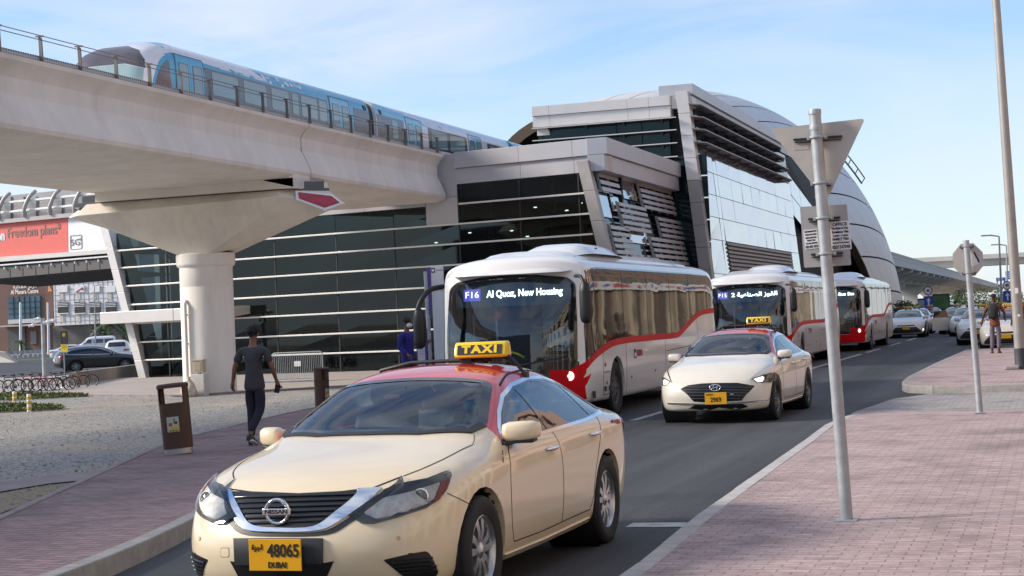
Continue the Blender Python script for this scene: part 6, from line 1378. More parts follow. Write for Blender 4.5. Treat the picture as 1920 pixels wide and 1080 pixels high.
def van():
    root = thing('van', 'white high-roofed minibus facing left in front of the pale building', 'van', (ony(158, 660, 208).x, 206.0, 0), rad(-62), G2)
    T = [(.05, .34, .74, .80, .72, .92, .55, 1.0, .3, 1.04, 1.06), (.3, .28, .88, .90, .84, 1.05, .68, 1.14, .38, 1.19, 1.21), (.7, .26, .94, .98, .88, 1.15, .76, 1.30, .42, 1.38, 1.40), (1.1, .26, .95, 1.0, .90, 1.20, .80, 1.62, .45, 1.76, 1.79), (1.6, .26, .95, 1.0, .90, 1.22, .80, 1.98, .46, 2.12, 2.15), (2.2, .26, .95, 1.0, .90, 1.22, .80, 2.10, .46, 2.24, 2.27)]+[(y, .26, .95, 1.0, .90, 1.22, .80, 2.10, .46, 2.24, 2.27) for y in (3.2, 4.2, 4.9)]+[(5.25, .30, .93, 1.0, .88, 1.22, .76, 2.02, .44, 2.14, 2.17), (5.38, .36, .86, .96, .82, 1.18, .70, 1.92, .4, 2.02, 2.05)]
    bm = car_shell(T, [(.3, .06), (.6, 0), (1.0, .12)], [(.3, -.03), (2, -.1)], .22, .06, 3); bvh = BVHTree.FromBMesh(bm)
    for s in (1, -1):
        ax = 'side' if s > 0 else (Vector((0, 1, 0)), Vector((0, 0, 1)), Vector((1, 0, 0)))
        for y in (1.05, 4.15): cut_hole(bm, circle(y, .34, .40, 20), ax, lambda c, s=s: c.x*s > .3, .05)
    V = mat('van_white', (.74, .75, .78), .3, var=.03, coat=.6); bm_obj('body', bm, V, root, 50)
    decal('windscreen', bvh, rounded([(-.74, 1.28), (-.70, 1.85), (.70, 1.85), (.74, 1.28)], .08), 'front', GLASS_D, root, off=.006, res=.1)
    for a, b in ((1.35, 2.15), (2.4, 3.7), (3.85, 5.05)): decal('side_window', bvh, rounded([(a+(.3 if a < 2 else 0), 1.86), (b, 1.86), (b, 1.30), (a-.1 if a < 2 else a, 1.30)], .06), 'side', GLASS_D, root, both=True, off=.006, res=.2)
    for y in (2.27, 3.78): strip('panel_seam', bvh, [(y, .4), (y, 2.0)], .014, 'side', GAP, root, both=True, off=.002)
    decal('headlamp', bvh, [(.50, .78), (.80, .82), (.80, 1.02), (.56, .98)], 'front', LAMPIN, root, both=True, off=.008, res=.08); decal('grille', bvh, [(-.40, .84), (.40, .84), (.42, .98), (-.42, .98)], 'front', BLACKP, root, off=.006, res=.08); decal('bumper', bvh, [(-.8, .36), (.8, .36), (.8, .52), (-.8, .52)], 'front', BLACKP, root, off=.006, res=.1)
    for y in (1.05, 4.15):
        for s in (1, -1): wheel('wheel', root, (s*.83, y, .34), .34, .22, s); wheel_well(root, s*.93, y, .34, .40, s, .34)
    for s in (1, -1):
        k = MB(); k.box((s*1.06, 1.15, 1.35), (.16, .10, .26)); k.build('door_mirror', BLACKP, root, 40, .03)
van()
# ================================================================ PEOPLE
def skin(name, nodes, edges, root, m, parent, levels=2, smooth=60):
    """one continuous limbed surface grown round a posed skeleton"""
    keys = list(nodes); me = bpy.data.meshes.new(name); me.from_pydata([nodes[k][0] for k in keys], [(keys.index(a), keys.index(b)) for a, b in edges], [])
    o = bpy.data.objects.new('tmp', me); COL.objects.link(o); sk = o.modifiers.new('skin', 'SKIN'); sk.use_smooth_shade = True; sk.branch_smoothing = .6
    sv = me.skin_vertices[0].data
    for i, k in enumerate(keys):
        r = nodes[k][1]; sv[i].radius = r if hasattr(r, '__len__') else (r, r); sv[i].use_root = (k == root)
    sb = o.modifiers.new('sub', 'SUBSURF'); sb.levels = levels; sb.render_levels = levels
    ev = o.evaluated_get(bpy.context.evaluated_depsgraph_get()); m2 = bpy.data.meshes.new_from_object(ev); bpy.data.objects.remove(o); m2.name = name; m2.materials.clear(); m2.materials.append(m)
    return finish(name, m2, parent, smooth)
def hand(mb, wrist, d, up, s=1.0, curl=.5, mi=0):
    """palm, four unequal bent fingers and a thumb leaving the side of the palm"""
    W_ = Vector(wrist); d = Vector(d).normalized(); u = Vector(up); u = (u-d*u.dot(d)).normalized(); n = d.cross(u)
    mb.tube([W_-d*.015, W_+d*.03*s, W_+d*.085*s], [.024*s, .033*s, .030*s], 8, mi)
    for i, (off, ln) in enumerate(((-.027, .062), (-.009, .075), (.010, .070), (.027, .055))):
        b = W_+d*.082*s+u*off*s; c1 = b+(d*math.cos(curl*.6)+n*math.sin(curl*.6))*ln*.45*s; c2 = c1+(d*math.cos(curl*1.5)+n*math.sin(curl*1.5))*ln*.35*s; c3 = c2+(d*math.cos(curl*2.2)+n*math.sin(curl*2.2))*ln*.25*s
        mb.tube([b-d*.02, b, c1, c2, c3], [.0085*s, .0085*s, .008*s, .007*s, .005*s], 6, mi)
    b = W_+d*.03*s-u*.028*s; mb.tube([b, b-u*.022*s+d*.025*s+n*.008, b-u*.028*s+d*.055*s+n*.016], [.011*s, .0095*s, .006*s], 6, mi)
def person(label, loc, rz, P, skinm, top, bottom, shoe, hairm=None, sleeve='short', cap=None, group=None, hair='short', back=None, maskm=None, detail=True, h=1.0):
    """P: joint positions (front = -y, ground = 0); clothing are children that follow the body and end at cuffs and hems"""
    root = thing('person', label, 'person', loc, rz, group); root.scale = (h, h, h)
    J = {k: Vector(v) for k, v in P.items() if isinstance(v, (tuple, list))}
    n = {'pelvis': (J['pelvis'], (.13, .10)), 'spine': (J['spine'], (.115, .088)), 'chest': (J['chest'], (.130, .092)), 'neck': (J['neck'], .055), 'jaw': (J['head']+Vector((0, 0, -.07)), .058), 'head': (J['head']+Vector((0, 0, .01)), (.074, .090)), 'crown': (J['head']+Vector((0, .01, .09)), .055)}
    e = [('pelvis', 'spine'), ('spine', 'chest'), ('chest', 'neck'), ('neck', 'jaw'), ('jaw', 'head'), ('head', 'crown')]
    for s in 'LR':
        n['sh'+s] = (J['sh'+s], .048); n['el'+s] = (J['el'+s], .041); n['wr'+s] = (J['wr'+s], .027); n['hp'+s] = (J['hp'+s], .088); n['kn'+s] = (J['kn'+s], .056); n['an'+s] = (J['an'+s], .038)
        n['to'+s] = (J['to'+s], .030)
        e += [('chest', 'sh'+s), ('sh'+s, 'el'+s), ('el'+s, 'wr'+s), ('pelvis', 'hp'+s), ('hp'+s, 'kn'+s), ('kn'+s, 'an'+s), ('an'+s, 'to'+s)]
    body = skin('body', n, e, 'pelvis', skinm, root)
    hb = MB()
    for s in 'LR':
        d = J['wr'+s]-J['el'+s]; hand(hb, J['wr'+s], J.get('hd'+s, d), J.get('hu'+s, (0, -1, 0)), 1.0, P.get('curl', .5) if not isinstance(P.get('curl'), (tuple, list)) else .5)
    hd = J['head']; hb.ball(hd+Vector((0, -.098, -.015)), (.014, .018, .022), 8); hb.ball(hd+Vector((.082, .012, -.012)), (.012, .022, .032), 8); hb.ball(hd+Vector((-.082, .012, -.012)), (.012, .022, .032), 8)
    bm = bmesh.new(); bm.from_mesh(body.data); t = bpy.data.meshes.new('t'); t.from_pydata(hb.v, [], hb.f); bm.from_mesh(t); bm.to_mesh(body.data); bm.free(); body.data.materials.clear(); body.data.materials.append(skinm); body.data.shade_smooth()
    if detail:
        f = MB(); 
        for x in (-.03, .03): f.ball(hd+Vector((x, -.085, .012)), (.013, .008, .008), 8)
        f.tube([hd+Vector((-.022, -.083, -.055)), hd+Vector((0, -.09, -.057)), hd+Vector((.022, -.083, -.055))], .005, 6); f.build('face_features', BLACKP, body, 50)
    # shirt
    el = {'short': .62, 'long': 1.0, 'none': .25}[sleeve]; sn = {'hem': (J['pelvis']+Vector((0, 0, -.18)), (.188, .152)), 'hip': (J['pelvis']+Vector((0, 0, -.06)), (.170, .138)), 'waist': (J['spine'], (.152, .124)), 'chest': (J['chest']+Vector((0, 0, .01)), (.178, .130)), 'collar': (J['neck']+Vector((0, 0, .005)), .072)}; se = [('hem', 'hip'), ('hip', 'waist'), ('waist', 'chest'), ('chest', 'collar')]
    for s in 'LR':
        sn['cl'+s] = (J['chest'].lerp(J['sh'+s], .5)+Vector((0, 0, -.005)), .135); sn['sh'+s] = (J['sh'+s]+Vector((0, 0, -.012)), .070); se += [('chest', 'cl'+s), ('cl'+s, 'sh'+s)]
        if el > .9: sn['el'+s] = (J['el'+s], .056); sn['cf'+s] = (J['el'+s].lerp(J['wr'+s], .93), .040); se += [('sh'+s, 'el'+s), ('el'+s, 'cf'+s)]
        else: sn['cf'+s] = (J['sh'+s].lerp(J['el'+s], el+.20), .064); sn['md'+s] = (J['sh'+s].lerp(J['el'+s], .40), .067); se += [('sh'+s, 'md'+s), ('md'+s, 'cf'+s)]
    skin('shirt', sn, se, 'chest', top, body)
    tn_ = {'top': (J['pelvis']+Vector((0, 0, .17)), (.135, .11)), 'waist': (J['pelvis']+Vector((0, 0, .05)), (.150, .120)), 'seat': (J['pelvis']+Vector((0, .01, -.06)), (.156, .128))}; te = [('top', 'waist'), ('waist', 'seat')]
    for s in 'LR':
        tn_['hp'+s] = (J['hp'+s]+Vector((0, 0, -.06)), .114); tn_['md'+s] = (J['hp'+s].lerp(J['kn'+s], .5), .088); tn_['kn'+s] = (J['kn'+s], .072); tn_['cv'+s] = (J['kn'+s].lerp(J['an'+s], .4), .066); tn_['an'+s] = (J['an'+s]+Vector((0, 0, .03)), .056); te += [('seat', 'hp'+s), ('hp'+s, 'md'+s), ('md'+s, 'kn'+s), ('kn'+s, 'cv'+s), ('cv'+s, 'an'+s)]
    skin('trousers', tn_, te, 'seat', bottom, body)
    for s in 'LR':
        a, tt = J['an'+s], J['to'+s]; d = (tt-a); d.z = 0; d = d.normalized(); sdv = Vector((-d.y, d.x, 0)); f = MB(); rows = []
        z0 = min(a.z-.085, tt.z-.03); dirv = (tt-a); tilt = (tt.z-.03)-(a.z-.085)
        for t_, w, hgt in ((-.07, .028, .055), (-.05, .040, .085), (.0, .044, .095), (.07, .046, .07), (.14, .048, .05), (.185, .040, .035), (.205, .022, .02)):
            b = a+d*t_; zb = (a.z-.085)+tilt*max(0, t_)/.17; rows.append([Vector((b.x, b.y, 0))+sdv*w*c_+Vector((0, 0, zb+hh)) for c_, hh in ((-1, 0), (-1.04, hgt*.45), (-.75, hgt*.9), (0, hgt), (.75, hgt*.9), (1.04, hgt*.45), (1, 0), (0, -.002))])
        f.grid(rows, 0, True); f.add(rows[0], [tuple(range(8))]); f.add(rows[-1], [tuple(range(8))]); so = f.build('shoe', shoe, body, 60)
        if P.get('sole'):
            q = MB(); q.grid([[p+Vector((0, 0, -.004)) for p in (r[0], r[1].lerp(r[0], .55), r[5].lerp(r[6], .55), r[6], r[7])] for r in rows], 0, True); q.build('shoe_sole', WHITE, so, 40)
    if hairm and hair != 'none':
        ra = random.Random(4); hm = MB(); hm.ball(hd+Vector((0, .018, .045)), (.088, .100, .088), 18)
        if hair == 'curly':
            for i in range(150):
                v = Vector((ra.gauss(0, 1), ra.gauss(.25, 1), ra.gauss(.5, .8))).normalized()
                if v.z < (-.8 if v.y > .35 else -.35) or (v.y < -.55 and v.z < .35): continue
                hm.ball(hd+Vector((v.x*.086, v.y*.098+.018, v.z*.092+.045)), ra.uniform(.014, .024), 6)
        hm.build('hair', hairm, body, 60)
    if cap:
        c_ = MB(); rows = [[hd+Vector((.092*r_*math.cos(t), .014+.108*r_*math.sin(t), .045+z)) for t in np.linspace(0, 2*math.pi, 21)[:-1]] for z, r_ in ((0, 1.02), (.03, 1.02), (.06, .92), (.085, .66), (.097, .3), (.10, .01))]; c_.grid(rows, 0, True)
        if P.get('brim'): c_.prism([hd+Vector((.06, -.08, .05)), hd+Vector((.05, -.17, .04)), hd+Vector((-.05, -.17, .04)), hd+Vector((-.06, -.08, .05))], (0, 0, .008))
        c_.build('cap', cap, body, 60)
    if maskm:
        k = MB(); k.ball(hd+Vector((0, -.055, -.05)), (.068, .058, .052), 12); k.build('face_mask', maskm, body, 60)
    if back:
        c = J['chest']; b = MB()
        rows = [[c+Vector((.15*sx_*math.copysign(abs(math.cos(t))**.6, math.cos(t)), .19+.085*sy*math.copysign(abs(math.sin(t))**.6, math.sin(t)), z)) for t in np.linspace(0, 2*math.pi, 17)[:-1]] for z, sx_, sy in ((-.30, .7, .7), (-.27, .95, 1), (-.05, 1, 1), (.08, .96, .85), (.14, .75, .6), (.155, .3, .25))]
        b.grid(rows, 0, True); b.add(rows[0], [tuple(range(16))]); bp_ = b.build('backpack_bag', back, root, 50)
        q = MB(); rows = [[c+Vector((.11*sx_*math.cos(t), .285+.035*math.sin(t), z)) for t in np.linspace(0, 2*math.pi, 13)[:-1]] for z, sx_ in ((-.25, .8), (-.22, 1), (-.08, 1), (-.05, .8))]; q.grid(rows, 0, True); q.build('pocket', back, bp_, 50)
        for s in (1, -1):
            q = MB(); q.tube(spline([(s*.09+c.x, c.y+.12, c.z+.12), (s*.115+c.x, c.y+.02, c.z+.155), (s*.12+c.x, c.y-.12, c.z+.04), (s*.14+c.x, c.y-.10, c.z-.15), (s*.16+c.x, c.y+.06, c.z-.24)], 4, False), .018, 6); q.build('strap', back, bp_, 50)
        bp_.name = 'backpack'
    return root
def pose(**k):
    P = dict(pelvis=(0, 0, .95), spine=(0, .0, 1.13), chest=(0, .01, 1.33), neck=(0, .012, 1.49), head=(0, -.01, 1.635), shL=(.185, .01, 1.41), shR=(-.185, .01, 1.41), elL=(.26, .03, 1.14), elR=(-.26, .03, 1.14), wrL=(.29, -.02, .90), wrR=(-.29, -.02, .90),
             hpL=(.09, 0, .92), hpR=(-.09, 0, .92), knL=(.095, -.02, .51), knR=(-.095, -.02, .51), anL=(.10, .02, .088), anR=(-.10, .02, .088), toL=(.11, -.13, .032), toR=(-.11, -.13, .032))
    P.update(k); return P
HAIR = mat('hair_black', (.012, .010, .009), .6, var=.3, vscale=40)
TEE = mat('charcoal_tee', (.050, .050, .058), .85, var=.18, vscale=7, bump=.25, bscale=18); NAVY = mat('navy_trousers', (.014, .016, .032), .85, var=.2, vscale=7, bump=.25, bscale=18)
p = onz(481, 834, .15)
person('man with curly hair walking away in a charcoal tee shirt and navy trousers', (p.x-.02, p.y+.05, .148), math.pi+.06, pose(anL=(.055, .05, .088), toL=(.06, -.10, .032), knL=(.075, -.03, .51), knR=(-.085, .02, .52), anR=(-.02, .28, .17), toR=(-.03, .15, .05), elL=(.285, .05, 1.15), wrL=(.345, .0, .93), elR=(-.275, -.02, 1.14), wrR=(-.30, -.12, .93), sole=True, curl=.7, huL=(0, -1, 0)), SKIN_D, TEE, NAVY, BLACKP, HAIR, 'short', hair='curly', h=.955)
_m = [o for o in bpy.data.objects if o.get('label', '').startswith('man with curly')][0]
ph = MB(); ph.box((0, 0, 0), (.075, .012, .13)); po = tag(ph.build('phone', BLACKG, None, 0, .006), 'small black phone held in the walking man\'s right hand', 'phone'); _q = onz(481, 834, .15); po.location = (_q.x+.30, _q.y+.11, .925); po.rotation_euler = (.2, .2, .5)
BLUE = mat('blue_shirt', (.022, .020, .20), .8, var=.15, vscale=7, bump=.2, bscale=18); MASK = mat('white_mask', (.75, .75, .75), .8)
b = ony(763, 615, 32.0)
person('man in a blue long-sleeved shirt and white mask reading the stop timetable', (b.x, 32.0, .15), rad(72), pose(elL=(.24, -.10, 1.16), wrL=(.17, -.34, 1.22), elR=(-.24, .02, 1.14), wrR=(-.22, -.18, 1.0)), SKIN_D, BLUE, mat('dark_trousers', (.02, .02, .024), .85, var=.2), BLACKP, HAIR, 'long', maskm=MASK, h=1.0)
b = ony(829, 640, 34.2)
person('person in a cream top with a black backpack half hidden by the bus front', (b.x, 34.2, .15), rad(165), pose(elL=(.27, -.02, 1.15), wrL=(.2, -.2, 1.05)), SKIN_M, mat('cream_top', (.55, .42, .33), .85, var=.1), mat('dark_trousers', (.02, .02, .024), .85, var=.2), BLACKP, HAIR, 'short', back=mat('backpack_black', (.012, .012, .014), .7, var=.3), h=.97)
p = onz(1870, 662, .15)
person('man in black cap and rust tee shirt with black backpack standing on the far pavement', (p.x-.02, p.y, .148), math.pi-.12, pose(elR=(-.30, .0, 1.17), wrR=(-.27, -.17, 1.05), elL=(.30, .02, 1.17), wrL=(.38, -.05, .95), anL=(.12, .02, .088), toL=(.15, -.12, .032), knL=(.10, -.02, .51), anR=(-.08, .05, .088), toR=(-.09, -.10, .032)), mat('skin_dark', (.085, .04, .025), .55, var=.1), mat('rust_tee', (.17, .055, .03), .85, var=.15, vscale=7), mat('mauve_trousers', (.15, .125, .17), .85, var=.15, vscale=7), mat('sandal_brown', (.10, .05, .03), .7), None, 'short', mat('cap_black', (.014, .014, .016), .8), back=mat('backpack_black', (.012, .012, .014), .7, var=.3), h=.985)
p = onz(1909, 660, .15)
person('figure in a brown tee shirt mostly hidden by the tall lamp post', (p.x+.13, p.y+.6, .148), math.pi, pose(), mat('skin_dark', (.085, .04, .025), .55, var=.1), mat('rust_tee', (.17, .055, .03), .85, var=.15, vscale=7), mat('dark_trousers', (.02, .02, .024), .85, var=.2), BLACKP, HAIR, 'short', h=.97)
for px_x, py_y, yy, lb, tp, bt in ((1690, 588, 118, 'far person in a red overall standing on the verge beyond the buses', (.35, .03, .02), (.30, .03, .02)), (1792, 590, 104, 'far person in dark clothes beside the open-doored taxi', (.02, .02, .025), (.02, .02, .025))):
    b = ony(px_x, py_y, yy)
    person(lb, (b.x, yy, 0.0), rad(160), pose(), SKIN_D, mat('far_top_%d' % int(tp[0]*99), tp, .85), mat('far_trousers_%d' % int(bt[0]*99), bt, .85), BLACKP, HAIR, 'long', detail=False)
# ================================================================ STREET FURNITURE
def lean_pole(root, h, r0, r1, lean, m, name='pole', n=20, base=True):
    k = MB(); k.tube([(lean[0]*t, lean[1]*t, h*t) for t in np.linspace(-.02, 1, 8)], [lerp(r0, r1, t) for t in np.linspace(0, 1, 8)], n); return k.build(name, m, root, 50)
def bracket(root, x, y, z, w, r, m=None):
    k = MB(); k.box((x, y+r+.012, z), (w, .018, .016)); k.box((x, y+r+.012, z-.022), (w*.96, .012, .008)); k.build('bracket_rail', BLACKP, root, 0)
    k = MB(); k.tube([(x+(r+.006)*math.cos(t), y+(r+.006)*math.sin(t), z) for t in np.linspace(0, 2*math.pi, 17)[:-1]], .010, 6, 0, True)
    for s in (-1, 1): k.box((x+s*(r+.018), y+.02, z), (.022, .05, .03)); k.cyl((x+s*(r+.018), y-.012, z), (x+s*(r+.018), y-.03, z), .008, None, 6)
    k.build('clamp', GALV, root, 40)
def at_(px, py, y, org): return ony(px, py, y)-Vector(org)
# give-way sign seen from behind
B = onz(1588, 975, .12); org = Vector((B.x, B.y, .117))
s1 = thing('road_sign', 'back of a triangular sign over a square plate with paper notices on a grey post', 'road sign', org)
lean = (-.075, .0); H1 = 3.10
lean_pole(s1, H1, .047, .045, lean, GALV)
k = MB(); k.lathe([(.049, 0), (.05, .03), (.046, .04), (.0, .045)], 20, (lean[0], 0, H1-.03)); k.lathe([(.0485, -.10), (.0495, -.08), (.0485, -.06)], 20, (lean[0]*.97, 0, H1-.05)); k.build('pole_cap', GALV, s1, 40)
k = MB(); k.box((0, 0, .004), (.17, .17, .012)); k.build('base_plate', GALV, s1, 0, .004)
yS = B.y+.075
tri = [at_(px, py, yS, org) for px, py in ((1443, 242), (1622, 222), (1549, 379))]
tri2 = rounded([(v.x, v.z) for v in tri], .035, 5)
k = MB(); k.prism([(x, .075, z) for x, z in tri2], (0, .004, 0)); k.prism([(x*1.0, .071, z) for x, z in tri2], (0, .004, 0)); k.build('triangle_plate', ALUBACK, s1, 0)
k = MB(); cx_ = sum(p[0] for p in tri2)/len(tri2); cz_ = sum(p[1] for p in tri2)/len(tri2)
k.prism([(x, .0795, z) for x, z in tri2], (0, .002, 0)); k.build('red_face', mat('sign_red', (.45, .01, .02), .4), s1, 0); k = MB(); k.prism([(cx_+(x-cx_)*.74, .0818, cz_+(z-cz_)*.74) for x, z in tri2], (0, .002, 0)); k.build('white_face', WHITE, s1, 0)
def zat(py, px=1540): return at_(px, py, B.y, org).z
for py, w in ((257, .37), (343, .15)): z = zat(py); bracket(s1, lean[0]*z/H1, 0, z, w, .047)
k = MB(); q = at_(1503, 275, yS, org); k.box((q.x, .069, q.z), (.11, .002, .05)); k.build('maker_label', mat('label_grey', (.42, .38, .34), .6), s1, 0)
pl = [at_(px, py, yS, org) for px, py in ((1500, 388), (1588, 383), (1596, 497), (1508, 502))]; pl2 = rounded([(v.x, v.z) for v in pl], .012, 3)
k = MB(); k.prism([(x, .071, z) for x, z in pl2], (0, .005, 0)); k.build('square_plate', mat('plate_back_grey', (.40, .38, .37), .45, .25, var=.08, dirt=.2), s1, 0)
for py, w in ((409, .24), (476, .24)): z = zat(py); bracket(s1, lean[0]*z/H1, 0, z, w, .047)
def poster(x0, y0, x1, y1, lines, parent, tornm=False, sk=6):
    """paper notice pasted on the plate; y = just proud of it"""
    A = [at_(px, py, yS-.006, org) for px, py in ((x0, y0+1), (x1, y0-2), (x1+4, y1-2), (x0+4, y1+1))]
    k = MB(); pts = [(v.x, .0665, v.z) for v in A]; k.prism(pts, (0, .003, 0)); o = k.build('paper_notice', mat('paper_white', (.72, .72, .74), .7, var=.05), parent, 0)
    w = (A[1]-A[0]).length; hgt = (A[0]-A[3]).length; xd = (A[1]-A[0]).normalized(); xd.y = 0; up = (A[0]-A[3]); up.y = 0
    INK = mat('ink_black', (.012, .012, .014), .6)
    for (txt, t, sz, wf) in lines:
        c = A[3].lerp(A[0], t).lerp(A[2].lerp(A[1], t), .5); text('lettering', txt, hgt*sz, INK, (c.x, .0655, c.z), xd, up, o, width=w*wf, bold=.0012, depth=.0004)
    return o
poster(1555, 415, 1593, 469, [('OFFICE', .885, .155, .72), ('New Business Setup', .755, .105, .80), ('Freelance Visa', .625, .115, .82), ('2 years - 3 years', .50, .095, .76), ('FAMILY VISA', .375, .115, .82), ('Renewal Trade License', .255, .075, .82), ('0501347048', .10, .17, .88)], s1)
poster(1506, 431, 1532, 467, [('NEW BUSINESS SETUP', .90, .10, .86), ('TOTAL TAX CONS', .74, .10, .82), ('FREELANCE VISA', .58, .095, .80), ('FAMILY VISA', .44, .095, .6), ('ALL PRO SERVICES', .29, .09, .84), ('052 875 4013', .11, .18, .9)], s1)
# octagonal stop sign from behind
B2 = onz(1837, 767, .117); org2 = Vector((B2.x, B2.y, .06))
s2 = thing('road_sign', 'back of an octagonal stop sign on a grey post by the paved crossing', 'road sign', org2)
lean_pole(s2, 2.56, .047, .045, (-.055, 0), GALV)
k = MB(); k.box((0, 0, .004), (.16, .16, .012)); k.build('base_plate', GALV, s2, 0, .004)
c = ony(1815, 487, B2.y+.07)-org2; oc = [(c.x+.235*math.cos(rad(22.5+45*i)), c.z+.262*math.sin(rad(22.5+45*i))) for i in range(8)]
k = MB(); k.prism([(x, .07, z) for x, z in rounded(oc, .02, 3)], (0, .006, 0)); k.build('octagon_plate', ALUBACK, s2, 0); k = MB(); k.prism([(x, .0765, z) for x, z in oc], (0, .002, 0)); k.build('red_face', mat('sign_red', (.45, .01, .02), .4), s2, 0)
for py in (462, 512): z = ony(1810, py, B2.y).z-org2.z; bracket(s2, -.055*z/2.56, 0, z, .20, .047)
k = MB(); k.prism([(c.x+.03, .067, c.z+.18), (c.x+.16, .067, c.z-.06), (c.x+.07, .067, c.z-.10), (c.x+.03, .067, c.z-.10)], (0, .003, 0)); k.build('torn_sticker', mat('paper_white', (.72, .72, .74), .7), s2, 0); k = MB(); k.prism([(c.x+.10, .0655, c.z+.12), (c.x+.17, .0655, c.z-.04), (c.x+.145, .0655, c.z-.05), (c.x+.085, .0655, c.z+.10)], (0, .0015, 0)); k.build('spray_mark', BLACKP, s2, 0)
# tall lamp post at the right edge
B3 = onz(1915, 692, .15); lp = thing('lamp_post', 'tall grey street lamp post at the right edge with a dark painted foot', 'lamp post', (B3.x, B3.y, .148))
lean_pole(lp, 12.0, .125, .07, (-.10, 0), mat('lamp_post_grey', (.36, .34, .32), .5, .3, var=.12, vscale=2, dirt=.2)); k = MB(); k.lathe([(.14, 0), (.145, .02), (.134, .05), (.131, .46), (.12, .47)], 20); k.build('painted_foot', mat('foot_dark', (.045, .05, .06), .6), lp, 40)
k = MB(); k.box((-.19, -.05, .05), (.32, .3, .10)); k.build('concrete_base', CONC, lp, 0, .03)
k = MB(); k.box((-.0, -.128, 1.75), (.07, .008, .12)); k.box((.02, -.127, 1.2), (.05, .006, .05)); k.build('paper_notice', WHITE, lp, 0); k = MB(); k.tube(spline([(-.10, 0, 11.9), (-.5, 0, 12.25), (-1.4, 0, 12.35)], 5, False), .04, 8); k.box((-1.7, 0, 12.34), (.7, .22, .10)); k.build('lamp_arm', GALV, lp, 40)
# litter bins
BROWN = mat('bin_brown', (.085, .042, .028), .5, .2, var=.12, vscale=4); STEEL = mat('brushed_steel', (.52, .50, .48), .35, .8, var=.06)
def bin_(label, loc, rz, lean):
    r = thing('litter_bin', label, 'litter bin', loc, rz, 'brown litter bins along the pavement'); r.rotation_euler = (lean[0], lean[1], rz)
    def ring(w, d, z, n=28): return [Vector((w*math.copysign(abs(math.cos(t))**.5, math.cos(t)), d*math.copysign(abs(math.sin(t))**.75, math.sin(t)), z)) for t in np.linspace(0, 2*math.pi, n+1)[:-1]]
    m = MB(); m.grid([ring(.195, .13, .075), ring(.20, .135, .68)], 0, True); m.add(ring(.195, .13, .075), [tuple(range(28))]); m.add(ring(.195, .13, .665), [tuple(range(28))]); m.build('drum', BROWN, r, 40)
    q = MB(); q.grid([ring(.188, .124, 0), ring(.188, .124, .07), ring(.196, .132, .075)], 0, True); q.build('steel_base', STEEL, r, 40)
    h_ = MB(); h_.grid([ring(.20, .135, .885), ring(.21, .145, .89), ring(.21, .145, .925), ring(.19, .12, .945), ring(.01, .01, .95)], 0, True); h_.add(ring(.19, .12, .885), [tuple(range(28))])
    h_.build('hood', BROWN, r, 40)
    for s in (-1, 1):
        q = MB(); P = [p for p in ring(.20, .135, 0, 40) if s*p.x > .155]; P.sort(key=lambda p: math.atan2(p.y, s*p.x)); q.grid([[p+Vector((0, 0, z)) for p in P] for z in (.67, .89)]); q.grid([[Vector((p.x*.9, p.y*.9, z)) for p in P] for z in (.67, .89)]); q.build('hood_side', BROWN, r, 40, recalc=False)
    lb = MB(); lb.box((0, -.137, .40), (.165, .004, .20)); lo = lb.build('notice', mat('notice_silver', (.50, .48, .42), .4), r, 0)
    y = MB(); y.box((.03, -.140, .345), (.10, .002, .05)); y.build('yellow_band', mat('notice_yellow', (.70, .45, .02), .5), lo, 0)
    t = MB()
    for i in range(7): t.box((-.06+.02*i, -.140, .318), (.008, .002, .022+.006*(i % 2)))
    t.build('pictogram', BLACKP, lo, 0); t = MB(); t.box((.02, -.140, .43), (.012, .002, .05)); t.ball((.02, -.140, .465), (.010, .002, .010), 8); t.box((.045, -.140, .42), (.03, .002, .03)); t.build('pictogram', BLACKP, lo, 0); t = MB(); t.box((-.035, -.140, .40), (.05, .002, .045)); t.build('pictogram', mat('pictogram_red', (.45, .10, .05), .5), lo, 0)
    return r
p = onz(336, 853, .13); bin_('brown oval litter bin with a notice, leaning beside the brick pavement', (p.x, p.y, .15), rad(12), (0, rad(-4)))
b = ony(604, 745, 30.3); bin_('brown oval litter bin seen edge-on just behind the roof of the front taxi', (b.x, 30.3, .13), rad(84), (0, 0)).scale = (.82, .82, .92)
# crowd barrier
A1, A2 = onz(513, 716, .19), onz(606, 712, .2)
bar = thing('crowd_barrier', 'galvanised crowd-control barrier with a white notice in front of the station glass', 'barrier', (A1.x, A1.y, .17), math.atan2(A2.y-A1.y, A2.x-A1.x))
wB = (A2-A1).length; k = MB(); k.tube(rounded([(0, .10), (wB, .10), (wB, .90), (0, .90)], .10, 5) and [(x, 0, z) for x, z in rounded([(0, .10), (wB, .10), (wB, .90), (0, .90)], .10, 5)], .019, 8, 0, True); k.build('frame', GALV, bar, 50)
for i in range(26):
    x = (i+1)*wB/27; k = MB(); k.cyl((x, 0, .10), (x, 0, .885), .0085, None, 6); k.build('rod', GALV, bar, 40)
k = MB(); k.box((wB*.5, -.015, .55), (.22, .006, .16)); k.build('notice', WHITE, bar, 0)
for x in (.12, wB-.12): k = MB(); k.box((x, 0, .03), (.05, .5, .03)); k.box((x, 0, .07), (.04, .04, .08)); k.build('foot', GALV, bar, 0, .006)
k = MB(); k.cyl((-.25, -.06, .02), (wB+.05, -.06, .02), .035, None, 10); tag(k.build('steel_tube', GALV, None, 40), 'loose steel tube lying along the foot of the crowd barrier', 'tube'); o = bpy.data.objects['steel_tube']; o.location = (A1.x, A1.y-.3, .20); o.rotation_euler = (0, 0, math.atan2(A2.y-A1.y, A2.x-A1.x))
